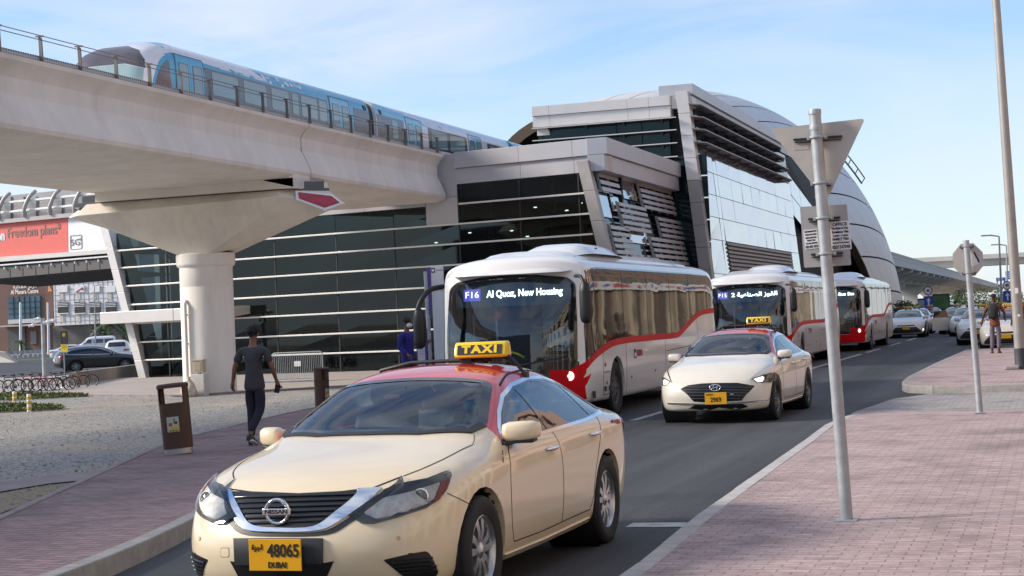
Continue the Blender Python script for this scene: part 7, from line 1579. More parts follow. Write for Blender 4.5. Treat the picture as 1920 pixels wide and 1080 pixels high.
# supply box and rubbish bag at the pier foot
c = ony(382, 735, 42.2); eb = thing('supply_box', 'beige electrical box on a white concrete plinth against the pier', 'electrical box', (c.x, 42.0, .05))
k = MB(); k.bb(-.20, .20, -.14, .14, -.05, .62); k.build('plinth', mat('plinth_white', (.62, .60, .57), .8, var=.1, dirt=.3), eb, 0, .012); k = MB(); k.bb(-.15, .15, -.10, .10, .66, .98); k.bb(-.17, .17, -.12, .12, .98, 1.02); k.build('box', mat('box_beige', (.50, .42, .30), .5, var=.08, dirt=.2), eb, 0, .008); k = MB(); k.bb(-.04, .04, -.05, .05, .62, .66); k.build('stub', GALV, eb, 0)
k = MB(); k.box((0, -.105, .82), (.20, .012, .22)); k.build('door', mat('box_beige_dark', (.40, .34, .25), .5), eb, 0, .004)
c = ony(355, 735, 41.6); ra = random.Random(8); bg_ = MB(); rows = []
for i, (z, r) in enumerate(((0, .13), (.04, .19), (.14, .215), (.26, .20), (.36, .16), (.43, .10), (.50, .04), (.56, .055))): rows.append([Vector((r*(1+.16*math.sin(3*t+i)+ra.uniform(-.06, .06))*math.cos(t), r*(1+.12*math.cos(4*t-i))*math.sin(t), z)) for t in np.linspace(0, 2*math.pi, 21)[:-1]])
bg_.grid(rows, 0, True); bo = tag(bg_.build('rubbish_bag', mat('bag_translucent', (.58, .50, .42), .4, var=.3, vscale=9, bump=.3, bscale=12), None, 60), 'tied pale plastic rubbish bag slumped against the pier', 'rubbish bag'); bo.location = (c.x, 41.6, .05)
# bus stop flag post and timetable case
yB = 33.6; c = ony(806, 640, yB); bsx = thing('bus_stop_sign', 'purple and white bus stop flag on a grey post at the kerb', 'bus stop', (c.x, yB, .15))
def bl(px, py): return ony(px, py, yB)-Vector((c.x, yB, .15))
k = MB(); k.tube([(0, 0, -.02), (-.03, 0, 2.7)], .045, 12); k.build('post', GALV, bsx, 50)
f0, f1 = bl(801, 503), bl(807, 590); k = MB(); k.prism([(f0.x-.02, -.02, f1.z), (f0.x+.075, -.02, f1.z), (f0.x+.075, -.02, f0.z), (f0.x-.02, -.02, f0.z)], (0, .05, 0)); k.build('purple_edge', mat('stop_purple', (.10, .06, .28), .4), bsx, 0, .006)
w0, w1 = bl(808, 500), bl(839, 690); k = MB(); k.prism([(w0.x, -.015, w1.z), (w1.x, -.015, w1.z), (w1.x, -.015, w0.z), (w0.x, -.015, w0.z)], (0, .03, 0)); wf = k.build('white_flag', mat('stop_white', (.62, .63, .66), .4), bsx, 0, .004)
k = MB(); k.box((w0.x+.05, -.018, w0.z-.08), (.08, .004, .10)); k.build('bus_pictogram', BLACKP, wf, 0); k = MB(); k.box((w0.x+.05, -.021, w0.z-.08), (.05, .004, .05)); k.build('bus_pictogram', WHITE, wf, 0)
text('lettering', 'Bus Stop', .045, mat('text_grey', (.2, .2, .22), .6), (w0.x+.20, -.017, w0.z-.08), (1, 0, 0), (0, 0, 1), wf); 
for i, t in enumerate(('F16  F18  F15', '88  93  F25')): text('lettering', t, .05, mat('text_grey', (.2, .2, .22), .6), ((w0.x+w1.x)/2, -.017, w0.z-.42-.09*i), (1, 0, 0), (0, 0, 1), wf, width=.26)
i0, i1 = bl(781, 617), bl(804, 700); tc2 = thing('timetable_case', 'purple framed timetable case fixed beside the bus stop post', 'timetable', (c.x, yB-.06, .15))
k = MB(); k.prism([(i0.x, 0, i1.z-.5), (i1.x, 0, i1.z-.5), (i1.x, 0, i0.z), (i0.x, 0, i0.z)], (0, .05, 0)); k.build('case', mat('stop_purple', (.10, .06, .28), .4), tc2, 0, .008)
k = MB(); k.prism([(i0.x+.03, -.006, i1.z+.1), (i1.x-.04, -.006, i1.z+.1), (i1.x-.04, -.006, i0.z-.05), (i0.x+.03, -.006, i0.z-.05)], (0, .006, 0)); sh_ = k.build('sheet', mat('sheet_white', (.60, .58, .62), .5), tc2, 0); k = MB(); k.box(((i0.x+i1.x)/2, -.008, i0.z-.09), (i1.x-i0.x-.09, .004, .03)); k.build('red_heading', mat('heading_red', (.45, .03, .05), .5), sh_, 0)
k = MB()
for i in range(9): k.box(((i0.x+i1.x)/2, -.008, i0.z-.16-.045*i), (i1.x-i0.x-.10, .003, .008))
k.build('table_lines', mat('text_grey', (.2, .2, .22), .6), sh_, 0); k = MB(); k.prism([(i0.x+.03, -.006, i1.z-.1), (i1.x-.04, -.006, i1.z-.1), (i1.x-.04, -.006, i1.z+.08), (i0.x+.03, -.006, i1.z+.08)], (0, .006, 0)); k.build('sheet', mat('sheet_cyan', (.05, .40, .62), .5), tc2, 0)
# short striped posts by the ground cover
for i, (x, y1) in enumerate(((28, 764), (55, 771))):
    p = onz(x, y1, .09); r = thing('bollard', ('yellow and white striped post nearer the gravel, right one of the pair', 'yellow and white striped post in the green patch, left one of the pair')[1-i], 'bollard', (p.x, p.y, .07), 0, 'striped posts by the ground cover')
    k = MB(); k.lathe([(.055, 0), (.055, .41), (.045, .43), (0, .435)], 14); k.build('post', WHITE, r, 40)
    for z in (.05, .19, .30): k = MB(); k.lathe([(.056, z), (.057, z+.002), (.057, z+.07), (.056, z+.072)], 14); k.build('yellow_band', mat('band_yellow', (.68, .42, .02), .5), r, 40)
# ================================================================ LEFT BACKGROUND
# low concrete wall, bicycles, camera pole, sign
yW = lambda px, py: onz(px, py, .16)
a, b = yW(150, 724), yW(262, 706); wl = MB(); d = (b-a).normalized(); nrm = Vector((-d.y, d.x, 0))
wl.prism([a-d*.6+Vector((0, 0, -.1)), b+d*.3+Vector((0, 0, -.1)), b+d*.3+nrm*.25+Vector((0, 0, -.1)), a-d*.6+nrm*.25+Vector((0, 0, -.1))], (0, 0, .60)); tag(wl.build('low_wall', mat('wall_concrete', (.36, .32, .28), .85, var=.12, vscale=1.5, dirt=.35), None, 0, .02), 'low bare concrete wall behind the parked bicycles', 'wall')
def bicycle(label, loc, rz, col, s=.62):
    r = thing('bicycle', label, 'bicycle', loc, rz, 'bicycles parked by the wall'); r.scale = (s, s, s); R_ = .335
    F_ = mat('bike_'+'%02d%02d' % (int(col[0]*99), int(col[1]*99)), col, .35, coat=.4); wb = 1.05
    for x in (0, wb):
        k = MB(); k.tube([(x+R_*math.cos(t), 0, R_+R_*math.sin(t)) for t in np.linspace(0, 2*math.pi, 29)[:-1]], .026, 6, 0, True); w = k.build('wheel', RUBBER, r, 50)
        k = MB(); k.tube([(x+(R_-.03)*math.cos(t), 0, R_+(R_-.03)*math.sin(t)) for t in np.linspace(0, 2*math.pi, 29)[:-1]], .010, 4, 0, True)
        for t in np.linspace(0, 2*math.pi, 13)[:-1]: k.tube([(x, 0, R_), (x+(R_-.03)*math.cos(t), 0, R_+(R_-.03)*math.sin(t))], .004, 3)
        k.build('rim', ALLOY, w, 50)
    bbk, seat_, head, hd2 = (.44, 0, .29), (.30, 0, .78), (.86, 0, .80), (.90, 0, .66)
    k = MB(); k.tube([bbk, seat_], .02, 6); k.tube([bbk, hd2], .024, 6); k.tube([seat_, head], .02, 6); k.tube([(0, 0, R_), bbk], .013, 6); k.tube([(0, 0, R_), (.31, 0, .74)], .012, 6); k.tube([head, hd2, (wb, 0, R_)], .018, 6); k.build('frame', F_, r, 50)
    k = MB(); k.tube([head, (.83, 0, .95)], .015, 6); k.tube([(.72, -.28, .98), (.83, -.15, .96), (.83, .15, .96), (.72, .28, .98)], .013, 6); k.build('handlebar', BLACKP, r, 50)
    k = MB(); k.ball((.27, 0, .90), (.14, .07, .035), 10); k.tube([seat_, (.27, 0, .89)], .014, 6); k.build('saddle', BLACKP, r, 60)
    k = MB(); k.lathe([(.001, .04), (.09, .04), (.09, .05), (.001, .05)], 14, bbk, 'Y'); k.tube([(.44, .06, .29), (.50, .06, .13)], .01, 5); k.tube([(.44, -.06, .29), (.38, -.06, .45)], .01, 5); k.build('crank', STEELDK, r, 40)
    return r
for i, (px, py, rz, col, lb) in enumerate(((-2, 737, 50, (.03, .03, .03), 'black bicycle cut by the left edge of the picture'), (16, 736, 62, (.30, .31, .33), 'grey bicycle second from the left edge'), (32, 734, 35, (.45, .03, .06), 'dark red bicycle between the grey one and the pink step-through'), (50, 735, 70, (.03, .03, .03), 'black bicycle just left of the bright pink one'),
        (66, 734, 28, (.62, .04, .14), 'bright pink bicycle left of the camera pole'), (94, 733, 55, (.03, .03, .035), 'black bicycle immediately right of the camera pole'), (108, 731, 66, (.35, .36, .38), 'silver bicycle third from the wall'), (120, 729, 48, (.40, .12, .05), 'bicycle with orange frame second from the wall'), (136, 727, 40, (.03, .03, .03), 'black bicycle nearest the concrete wall'))):
    p = onz(px, py, .16); bicycle(lb, (p.x, p.y, .15), rad(rz), col)
p = onz(85, 728, .16); cp = thing('camera_pole', 'thick grey pole carrying white surveillance cameras among the bicycles', 'camera pole', (p.x, p.y, .12)); hC = ony(80, 600, p.y).z-.12
k = MB(); k.tube([(0, 0, 0), (-.02, 0, hC)], [.085, .07], 14); k.build('pole', GALV, cp, 50)
k = MB(); k.tube([(-.35, 0, hC-.1), (.42, 0, hC+.02)], .025, 6); k.build('cross_arm', GALV, cp, 50)
for x, z in ((-.38, hC-.16), (-.15, hC+.05), (.2, hC-.08), (.42, hC-.05)): k = MB(); k.ball((x, -.05, z), (.09, .07, .06), 10); k.cyl((x, -.05, z), (x-.12, -.14, z-.02), .045, None, 8); k.build('camera_head', WHITE, cp, 50)
p = onz(119, 702, .16); p = p if p.y < 75 else onz(119, 714, .16); ys = ony(119, 640, p.y)
bs_ = thing('bicycle_sign', 'black and yellow bicycle parking sign on a thin post', 'sign', (ys.x, p.y, .12)); q = lambda px, py: ony(px, py, p.y)-Vector((ys.x, p.y, .12))
t0, t1 = q(113, 621), q(127, 645); k = MB(); k.tube([(0, .03, 0), (0, .03, t0.z)], .03, 8); k.build('post', GALV, bs_, 50); k = MB(); k.bb(t0.x, t1.x, -.01, .02, t1.z, t0.z); k.build('black_panel', BLACKP, bs_, 0); u1 = q(127, 660); k = MB(); k.bb(t0.x, t1.x, -.01, .02, u1.z, t1.z-.01); k.build('yellow_panel', mat('notice_yellow2', (.75, .52, .02), .5), bs_, 0)
cc = q(120, 628); k = MB(); k.lathe([(.001, -.015), (.085, -.015), (.085, -.01)], 18, (cc.x, 0, cc.z), 'Y'); k.build('roundel', mat('roundel_orange', (.70, .38, .02), .5), bs_, 0); k = MB()
for sx_ in (-.035, .035): k.tube([(cc.x+sx_+.02*math.cos(t), -.018, cc.z-.01+.02*math.sin(t)) for t in np.linspace(0, 6.28, 11)[:-1]], .004, 4, 0, True)
k.tube([(cc.x-.035, -.018, cc.z-.01), (cc.x, -.018, cc.z+.025), (cc.x+.035, -.018, cc.z-.01)], .004, 4); k.build('bicycle_symbol', BLACKP, bs_, 0)
k = MB()
for i in range(4): k.box(((t0.x+t1.x)/2, -.012, t1.z-.05-.045*i), ((t1.x-t0.x)*.7, .003, .010))
k.build('small_print', BLACKP, bs_, 0)
# guard rail, concrete barrier beyond
a, b = onz(22, 672, 0), onz(80, 668, 0); gr = thing('guard_rail', 'grey steel guard rail along the far road', 'guard rail', (a.x, a.y, 0)); dv = b-a; dv.z = 0
k = MB(); k.prism([(0, 0, .45), (dv.x*1.1, dv.y*1.1, .45), (dv.x*1.1, dv.y*1.1, .85), (0, 0, .85)], (.02, -.06, 0)); k.build('beam', GALV, gr, 0)
for t in np.linspace(.02, 1, 7): k = MB(); k.box((dv.x*t, dv.y*t+.1, .4), (.14, .14, .85)); k.build('post', GALV, gr, 0)
a = onz(-30, 681, 0); b = onz(30, 680, 0); k = MB(); k.prism([(a.x, a.y, 0), (b.x, b.y, 0), (b.x-1.2, b.y, 1.0), (a.x, a.y, 1.35)], (0, .5, 0)); tag(k.build('concrete_barrier', mat('barrier_concrete', (.40, .38, .36), .85, var=.1, dirt=.2), None, 0, .03), 'sloping concrete barrier end at the left edge beyond the bicycles', 'barrier')
k = MB(); k.quad((-140, 150, .02), (-50, 150, .02), (-50, 156, .02), (-140, 156, .02)); struct(k.build('grass_verge', mat('verge_green', (.10, .20, .03), .9, var=.3, vscale=2)))
# footbridge with advertisement
PB = Vector((-49, 75, 0)); fbr = thing('footbridge', 'enclosed grey footbridge carrying a red and white advertisement over the road', 'footbridge', (0, 0, 0))
def bp(px, py): return onplane(px, py, PB, NX)
def bpanel(nm, pts, m, off, th=.06):
    P = [bp(*p)+NX*off for p in pts]; k = MB(); k.prism(P, -NX*th); return k.build(nm, m, fbr, 0)
ADR = mat('advert_red', (.78, .16, .13), .45, var=.03); ADW = mat('advert_white', (.86, .86, .88), .45, var=.02)
adr = bpanel('advert_red_panel', [(-60, 425), (130, 408), (131, 473.5), (-60, 487)], ADR, .12); adw = bpanel('advert_white_panel', [(130.5, 408), (212, 400.5), (212, 467.5), (131.5, 473.4)], ADW, .11)
sd_ = (bp(130, 408)-bp(0, 420)).normalized(); up_ = Vector((0, 0, 1)); s1_ = bp(40, 443)+NX*.16
TXG = mat('advert_grey', (.30, .17, .16), .5)
p0, p1 = bp(17.5, 437), bp(117, 431); text('lettering', 'Freedom plans*', .70, TXG, (p0+p1)/2+NX*.14, sd_, up_, adr, width=(p1-p0).length, bold=.012)
p0, p1 = bp(-12, 442), bp(14, 441.5); text('lettering', 'on', .70, WHITE, bp(5.5, 443)+NX*.14, sd_, up_, adr, width=(bp(13, 441)-bp(-1.5, 442)).length, bold=.03)
l5 = [(135.5, 442), (156, 440.5), (157, 466), (136, 468.5)]; P = [bp(*p)+NX*.13 for p in rounded(l5, 2.5, 3)]; k = MB(); k.tube(P, .016, 4, 0, True); k.build('emblem_frame', TXG, adw, 0)
text('lettering', '5G', .44, mat('advert_dark', (.08, .07, .07), .5), bp(145, 455)+NX*.14, sd_, up_, adw, width=.60, bold=.0); text('lettering', '+', .34, TXG, bp(153.5, 449)+NX*.14, sd_, up_, adw)
GRYB = mat('bridge_grey', (.42, .40, .385), .5, .2, var=.06); bpanel('ledge', [(-60, 419), (212, 393), (212, 401), (-60, 426)], GRYB, .35, .5); bpanel('fascia', [(-60, 487), (212, 467), (212, 475), (-60, 496)], CLADW, .3, .6)
bpanel('glazing', [(-60, 372), (212, 345), (212, 394), (-60, 420)], mat('bridge_glazing', (.36, .345, .34), .3, .2, var=.12, vscale=.5), -.5)
for x0 in range(-40, 200, 24): bpanel('glazing_bar', [(x0, 368), (x0+1, 368), (x0+1, 416), (x0, 416)], mat('bar_dark', (.16, .15, .15), .5), -.42)
for x0 in (-40, 8, 56, 104, 150, 190):
    P = [bp(x0+dx, y-.09*x0) + NX*(.1+o) for dx, y, o in ((0, 412, .3), (1.5, 398, .35), (5, 384, .3), (9, 372, .2), (14, 362, 0.0))]; k = MB(); k.tube(spline(P, 3, False), .10, 8); k.build('rib', GRYB, fbr, 50)
for y in (383, 401): k = MB(); k.tube([bp(-60, y+5)+NX*.2, bp(212, y-22)+NX*.2], .07, 6); k.build('rail_tube', WHITE, fbr, 50)
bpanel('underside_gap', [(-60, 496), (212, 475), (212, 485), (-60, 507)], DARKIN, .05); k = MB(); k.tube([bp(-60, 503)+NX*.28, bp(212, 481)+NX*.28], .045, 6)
for x in range(-50, 210, 22): k.tube([bp(x, 502-.08*x)+NX*.28, bp(x, 506-.08*x)+NX*.28], .04, 5)
k.build('conduit', WHITE, fbr, 50)
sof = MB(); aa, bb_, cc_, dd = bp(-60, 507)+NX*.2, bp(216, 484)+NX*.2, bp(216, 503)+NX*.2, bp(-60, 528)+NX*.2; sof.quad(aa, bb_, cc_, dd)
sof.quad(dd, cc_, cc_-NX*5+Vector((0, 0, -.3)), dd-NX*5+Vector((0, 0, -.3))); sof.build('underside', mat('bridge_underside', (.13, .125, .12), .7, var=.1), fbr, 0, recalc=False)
for x in range(-48, 216, 24): bpanel('underside_joint', [(x, 506-.083*x), (x+.8, 506-.083*x), (x+.8, 525-.083*x), (x, 525-.083*x)], BLACKP, .215, .01)
# shopping centre and pale office building
def bld(y): return lambda px, py, dy=0: ony(px, py, y+dy)
Y1 = 255; SB1 = 1.7; q = bld(Y1); MALLB = mat('brown_stone', (.155, .085, .07), .6, var=.1, vscale=.3); mall = thing('shopping_centre', 'dark brown stone shopping centre with white lettering and a big blue window', 'building', (0, 0, 0))
def face(root, nm, y, x0, y0, x1, y1, m, th=.4, dy=0.0):
    xm = (x0+x1)/2; zl, zh = ony(xm, y1, y+dy).z, ony(xm, y0, y+dy).z; A, B_ = ony(x0, (y0+y1)/2, y+dy), ony(x1, (y0+y1)/2, y+dy); k = MB(); k.bb(A.x, B_.x, y+dy, y+dy+th, zl, zh); return k.build(nm, m, root, 0)
face(mall, 'wall', Y1, -90, 440, 99, 672, MALLB, 4); wn = face(mall, 'window', Y1, 15.5, 556, 75, 597, mat('mall_glass', (.05, .12, .17), .05, var=.3, vscale=.2), .3, -.3)
for x in (25, 35, 45, 55, 65): face(wn, 'frame', Y1, x, 556, x+.6, 597, BLACKP, .1, -.42)
for y in (566, 577, 587): face(wn, 'frame', Y1, 15.5, y, 75, y+.6, BLACKP, .1, -.42)
face(mall, 'ledge', Y1, 15, 598, 76, 606, mat('ledge_pale', (.5, .5, .52), .6), 1.5, -1.5); face(mall, 'canopy', Y1, -10, 609, 78, 612, GRYB, 3, -3); face(mall, 'entrance', Y1, 15, 613, 47, 665, mat('entrance_dark', (.10, .10, .105), .3), .3, -.3); face(mall, 'door', Y1, 57, 621, 68, 645, mat('door_grey', (.20, .20, .22), .4), .3, -.3)
WL = mat('white_letters', (.85, .85, .85), .5); c = ony(46, 547, Y1-.4); w = (ony(72.5, 547, Y1-.4)-ony(20.5, 547, Y1-.4)).length
text('lettering', 'Al Manara Centre', 1.05, WL, c, (1, 0, 0), (0, 0, 1), mall, width=w, bold=.02); c = ony(47, 536.5, Y1-.4); text('lettering', '\ufe93\ufead\ufe8e\ufee8\ufee4\ufedf\ufe8d \ufeb0\ufedb\ufeae\ufee3', 1.0, WL, c, (1, 0, 0), (0, 0, 1), mall, width=w*.86, bold=.012)
A = ony(94, 541, Y1-.3); k = MB(); k.prism([A+Vector((-.3, 0, .65)), A+Vector((.4, 0, -.5)), A+Vector((-.5, 0, -.5))], (0, .1, 0)); k.build('emblem', mat('emblem_orange', (.62, .28, .12), .5), mall, 0)
Y2 = 252; wh = thing('office_building', 'white panelled building with four square windows behind the palm', 'building', (0, 0, 0)); WHP = mat('white_panels', (.68, .68, .73), .5, var=.04, vscale=.4); face(wh, 'wall', Y2, 99.5, 440, 262, 607, WHP, 5); face(wh, 'ground_floor', Y2, 99.5, 607, 262, 662, mat('shopfront_dark', (.10, .095, .09), .4, var=.4, vscale=.5), 3, 1.5)
for x in range(103, 240, 9): face(wh, 'panel_joint', Y2, x, 526, x+.3, 607, GRYB, .1, -.06)
for y in range(530, 607, 10): face(wh, 'panel_joint', Y2, 100, y, 235, y+.3, GRYB, .1, -.08)
for x in (108, 139.5, 168.5, 198):
    f = face(wh, 'window', Y2, x, 566, x+19, 587, BLACKG, .2, -.2); face(f, 'sill', Y2, x-1, 587, x+20, 588.5, WHITE, .3, -.4)
    for y in (568, 571, 574): face(f, 'blind_bar', Y2, x, y, x+19, y+1, WHITE, .1, -.32)
    face(wh, 'pilaster', Y2, x+5, 549, x+11, 562, mat('pilaster_beige', (.55, .52, .45), .6), .15, -.1); face(wh, 'pilaster', Y2, x+5, 589, x+11, 604, mat('pilaster_beige', (.55, .52, .45), .6), .15, -.1); face(wh, 'sign_panel', Y2, x-.5, 536, x+18, 548, WHITE, .2, -.25)
A = ony(149, 543, Y2-.3); k = MB(); k.prism([A+Vector((-.8, 0, -.36)), A+Vector((.6, 0, .4)), A+Vector((.8, 0, -.2)), A+Vector((.2, 0, 0)), A+Vector((-.4, 0, -.4))], (0, .05, 0)); k.build('emblem', mat('emblem_red', (.35, .05, .08), .5), wh, 0)
def post(label, x0, y0, x1, y1, y, r, m, lamp=False):
    t, b_ = ony(x0, y0, y), ony(x1, y1, y); o = thing('lamp_post' if lamp else 'flag_post', label, 'lamp post' if lamp else 'post', (b_.x, y, 0)); k = MB(); k.tube([(0, 0, 0), (t.x-b_.x, 0, t.z)], [r, r*.7], 8); k.build('pole', m, o, 50)
    if lamp: k = MB(); k.tube([(t.x-b_.x, 0, t.z), (t.x-b_.x+.7*lamp, 0, t.z+.12)], r*.6, 6); k.box((t.x-b_.x+1.0*lamp, 0, t.z+.12), (.9, .3, .12)); k.build('lamp_head', m, o, 40)
post('thin street lamp in front of the white building', 177, 536, 179, 652, 190, .09, GALV, 1); post('pale square post left of the shopping centre window', 38, 567, 39, 655, 225, .24, WHITE); post('pale square post right of the shopping centre window', 89.5, 567, 91.5, 658, 215, .22, WHITE)
BARK = mat('bark', (.16, .12, .085), .9, var=.3, vscale=6, bump=.4); LA = mat('palm_leaf', (.045, .085, .03), .6, var=.4, vscale=3); LB = mat('leaf_light', (.09, .13, .045), .6, var=.4, vscale=3)
def palm(label, loc, h, R_, seed, n=34):
    r = thing('palm_tree', label, 'palm', loc); ra = random.Random(seed); k = MB(); k.tube([(0, 0, 0), (.05, 0, h*.5), (0, 0, h)], [.22, .17, .15], 8); k.build('trunk', BARK, r, 50); k = MB()
    for i in range(n):
        a = ra.uniform(0, 6.28); el = ra.uniform(-.3, 1.3); L_ = R_*ra.uniform(.8, 1.1); d = Vector((math.cos(a), math.sin(a), 0)); prev = None
        for j in range(9):
            t = j/8; p = Vector((0, 0, h))+d*(L_*t*math.cos(el)*1.0)+Vector((0, 0, L_*(math.sin(el)*t-.75*t*t)))
            if prev is not None:
                s_ = Vector((-d.y, d.x, 0))
                for sg in (-1, 1):
                    for q_ in (0, .5):
                        b_ = prev.lerp(p, q_); k.add([b_, b_+s_*sg*.45*R_/2.4*(1-t*.6)+d*.12+Vector((0, 0, -.14)), b_.lerp(p, .45)], [(0, 1, 2)], ra.randrange(2))
            prev = p
    k.build('crown', [LA, LB], r, 0, recalc=False); return r
b_ = ony(205, 660, 225); palm('shaggy palm in front of the white building beside the station fin', (b_.x, 225, 0), 4.0, 4.4, 3, 46); b_ = ony(231, 655, 232); palm('second palm half hidden by the sloping station fin', (b_.x, 232, 0), 3.6, 4.0, 6, 40); b_ = ony(40, 665, 218); palm('small young palm in front of the shopping centre entrance', (b_.x, 218, 0), 1.9, 2.1, 4, 26)
# ================================================================ RIGHT BACKGROUND
hw = thing('highway_viaduct', 'long pale concrete road viaduct on flared piers receding beyond the rank', 'viaduct', (0, 0, 0)); HC = mat('highway_concrete', (.52, .50, .47), .8, var=.06, vscale=.2)
def hx(y): return -23.6-(y-230)*.0085
ysg = [215, 300, 400, 520, 660, 820, 1000]
k = MB(); k.grid([[Vector((hx(y)-16, y, 8.9)), Vector((hx(y), y, 8.9)), Vector((hx(y), y, 7.75)), Vector((hx(y)-4.2, y, 7.0)), Vector((hx(y)-5, y, 5.9)), Vector((hx(y)-12, y, 5.9)), Vector((hx(y)-16, y, 7.75))] for y in ysg], 0, True); k.build('deck', HC, hw, 20)
k = MB(); k.grid([[Vector((hx(y)+.05, y, 8.9)), Vector((hx(y)+.05, y, 9.25)), Vector((hx(y)-.2, y, 9.25)), Vector((hx(y)-.2, y, 8.9))] for y in ysg], 0, True); k.build('parapet', HC, hw, 20); k = MB(); k.grid([[Vector((hx(y)-.02, y, 9.25)), Vector((hx(y)-.02, y, 9.8)), Vector((hx(y)-.10, y, 9.8)), Vector((hx(y)-.10, y, 9.25))] for y in ysg], 0, True); k.build('railing', stripes_mat('railing_grey', (.16, .155, .15), (.40, .39, .37), 1.6, 2.0, .4), hw, 0)
for y in np.arange(222, 900, 22):
    k = MB(); k.prism([(hx(y)-.1, y, 7.9), (hx(y)-.1, y, 7.2), (hx(y)-4.6, y, 5.9), (hx(y)-4.6, y, 7.6)], (0, 1.4, 0)); k.build('rib', HC, hw, 0)
for y in (247, 300, 356, 420, 490, 570, 660):
    k = MB(); k.grid([[Vector((hx(y)-8.5+w*sx_, y+d*sy, z)) for sx_, sy in ((-1, -1), (1, -1), (1, 1), (-1, 1))] for z, w, d in ((-1, 1.6, 1.2), (3.6, 1.6, 1.2), (5.0, 3.4, 1.3), (5.92, 3.6, 1.3))], 0, True); k.build('pier', HC, hw, 0)
ov = thing('overpass', 'flat grey overpass crossing the far distance above the road', 'bridge', (0, 0, 0)); k = MB(); k.bb(-110, 90, 640, 652, 14.2, 17.2); k.bb(-110, 90, 638, 640, 16.6, 18.2); k.build('deck', HC, ov, 0)
for x in (-95, -60, 12, 40): k = MB(); k.bb(x, x+5, 643, 649, -1, 14.3); k.build('pier', HC, ov, 0)
def far_lamp(label, x0, y0, x1, y1, y, sd=1): post(label, x0, y0, x1, y1, y, .10, GALV, sd)
far_lamp('thin street lamp left of the tall lamp post, nearer one', 1873, 443, 1879, 585, 150, -1); far_lamp('thin street lamp close beside the tall lamp post, farther one', 1887, 460, 1890, 585, 175, -1)
def far_sign(label, x, yc, y, arrow=True):
    c = ony(x, yc, y); s = y/3200; r = thing('road_sign', label, 'road sign', (c.x, y, 0)); k = MB(); k.tube([(0, .05, 0), (0, .05, c.z+5*s)], .05, 8); k.build('post', GALV, r, 50)
    k = MB(); k.lathe([(.001, -.03), (8*s, -.03), (8*s, .01)], 24, (0, 0, c.z), 'Y'); k.build('red_ring', mat('ring_dark', (.12, .06, .07), .5), r, 40); k = MB(); k.lathe([(.001, -.045), (6.3*s, -.045), (6.3*s, -.03)], 24, (0, 0, c.z), 'Y'); d_ = k.build('white_disc', WHITE, r, 40); text('lettering', '40', 6*s, BLACKP, (0, -.05, c.z), (1, 0, 0), (0, 0, 1), d_, bold=.01)
    k = MB(); k.bb(-8*s, 8*s, -.03, .02, c.z-30*s, c.z-10*s); b_ = k.build('blue_panel', mat('sign_blue', (.015, .08, .40), .45), r, 0); z = c.z-20*s; k = MB(); k.prism([(-1.2*s, -.04, z-7*s), (1.2*s, -.04, z-7*s), (1.2*s, -.04, z+2*s), (4*s, -.04, z+1*s), (0, -.04, z+7*s), (-4*s, -.04, z+1*s), (-1.2*s, -.04, z+2*s)], (0, .01, 0)); k.build('arrow', WHITE, b_, 0); return r
far_sign('round limit sign over a blue arrow plate near the green advertisement', 1740, 545, 112); far_sign('round limit sign over a blue arrow plate close to the tall lamp post', 1888, 535, 100)
k = MB(); c = ony(1880, 533, 99.9); k.box((c.x, 99.9, c.z), (.28, .03, .5)); k.build('yellow_plate', mat('notice_yellow', (.70, .45, .02), .5), [o for o in bpy.data.objects if o.get('label', '').endswith('tall lamp post') and o.name.startswith('road_sign')][0] if False else None, 0) if False else None
def far_board(label, x0, y0, x1, y1, y, m, nm, cat, foot=True):
    A, B_ = ony(x0, y1, y), ony(x1, y0, y); r = thing(nm, label, cat, ((A.x+B_.x)/2, y, 0)); w = (B_.x-A.x)/2; k = MB(); k.bb(-w, w, -.12, .12, A.z, B_.z); k.build('frame', BLACKP, r, 0, .03); k = MB(); k.bb(-w*.88, w*.88, -.16, -.12, A.z+.12, B_.z-.12); k.build('poster', m, r, 0)
    for s in (-1, 1): k = MB(); k.box((s*w*.7, 0, A.z/2), (.12, .12, A.z+.1)); k.build('leg', BLACKP, r, 0)
    return r
far_board('black framed green advertisement board beyond the rank', 1750, 550, 1780, 583, 116, mat('advert_green', (.07, .17, .05), .4, var=.5, vscale=.8), 'advertisement_board', 'advertisement'); far_board('pale framed advertisement panel left of the green one', 1722, 559, 1739, 580, 120, mat('advert_pale', (.30, .36, .42), .4, var=.3, vscale=1), 'advertisement_board', 'advertisement')
def dsign(label, x0, y0, x1, y1, y):
    A, B_ = ony(x0, y1, y), ony(x1, y0, y); r = thing('direction_sign', label, 'road sign', ((A.x+B_.x)/2, y, 0)); w = (B_.x-A.x)/2; k = MB(); k.bb(-w, w, -.1, .1, A.z, B_.z); p_ = k.build('panel', mat('sign_blue', (.015, .08, .40), .45), r, 0); k = MB(); h_ = (B_.z-A.z)
    for i in range(3): k.box((-w*.1, -.13, A.z+h_*(.25+.25*i)), (w*1.2, .03, h_*.08))
    k.build('white_legend', WHITE, p_, 0)
    for s in (-1, 1): k = MB(); k.box((s*w*.8, .2, B_.z/2), (.3, .3, B_.z)); k.build('leg', GALV, r, 0)
dsign('blue direction sign right of the lamp posts under the overpass', 1886, 508, 1900, 524, 330); dsign('smaller blue direction sign left of the tall one under the overpass', 1868, 520, 1885, 527, 345)
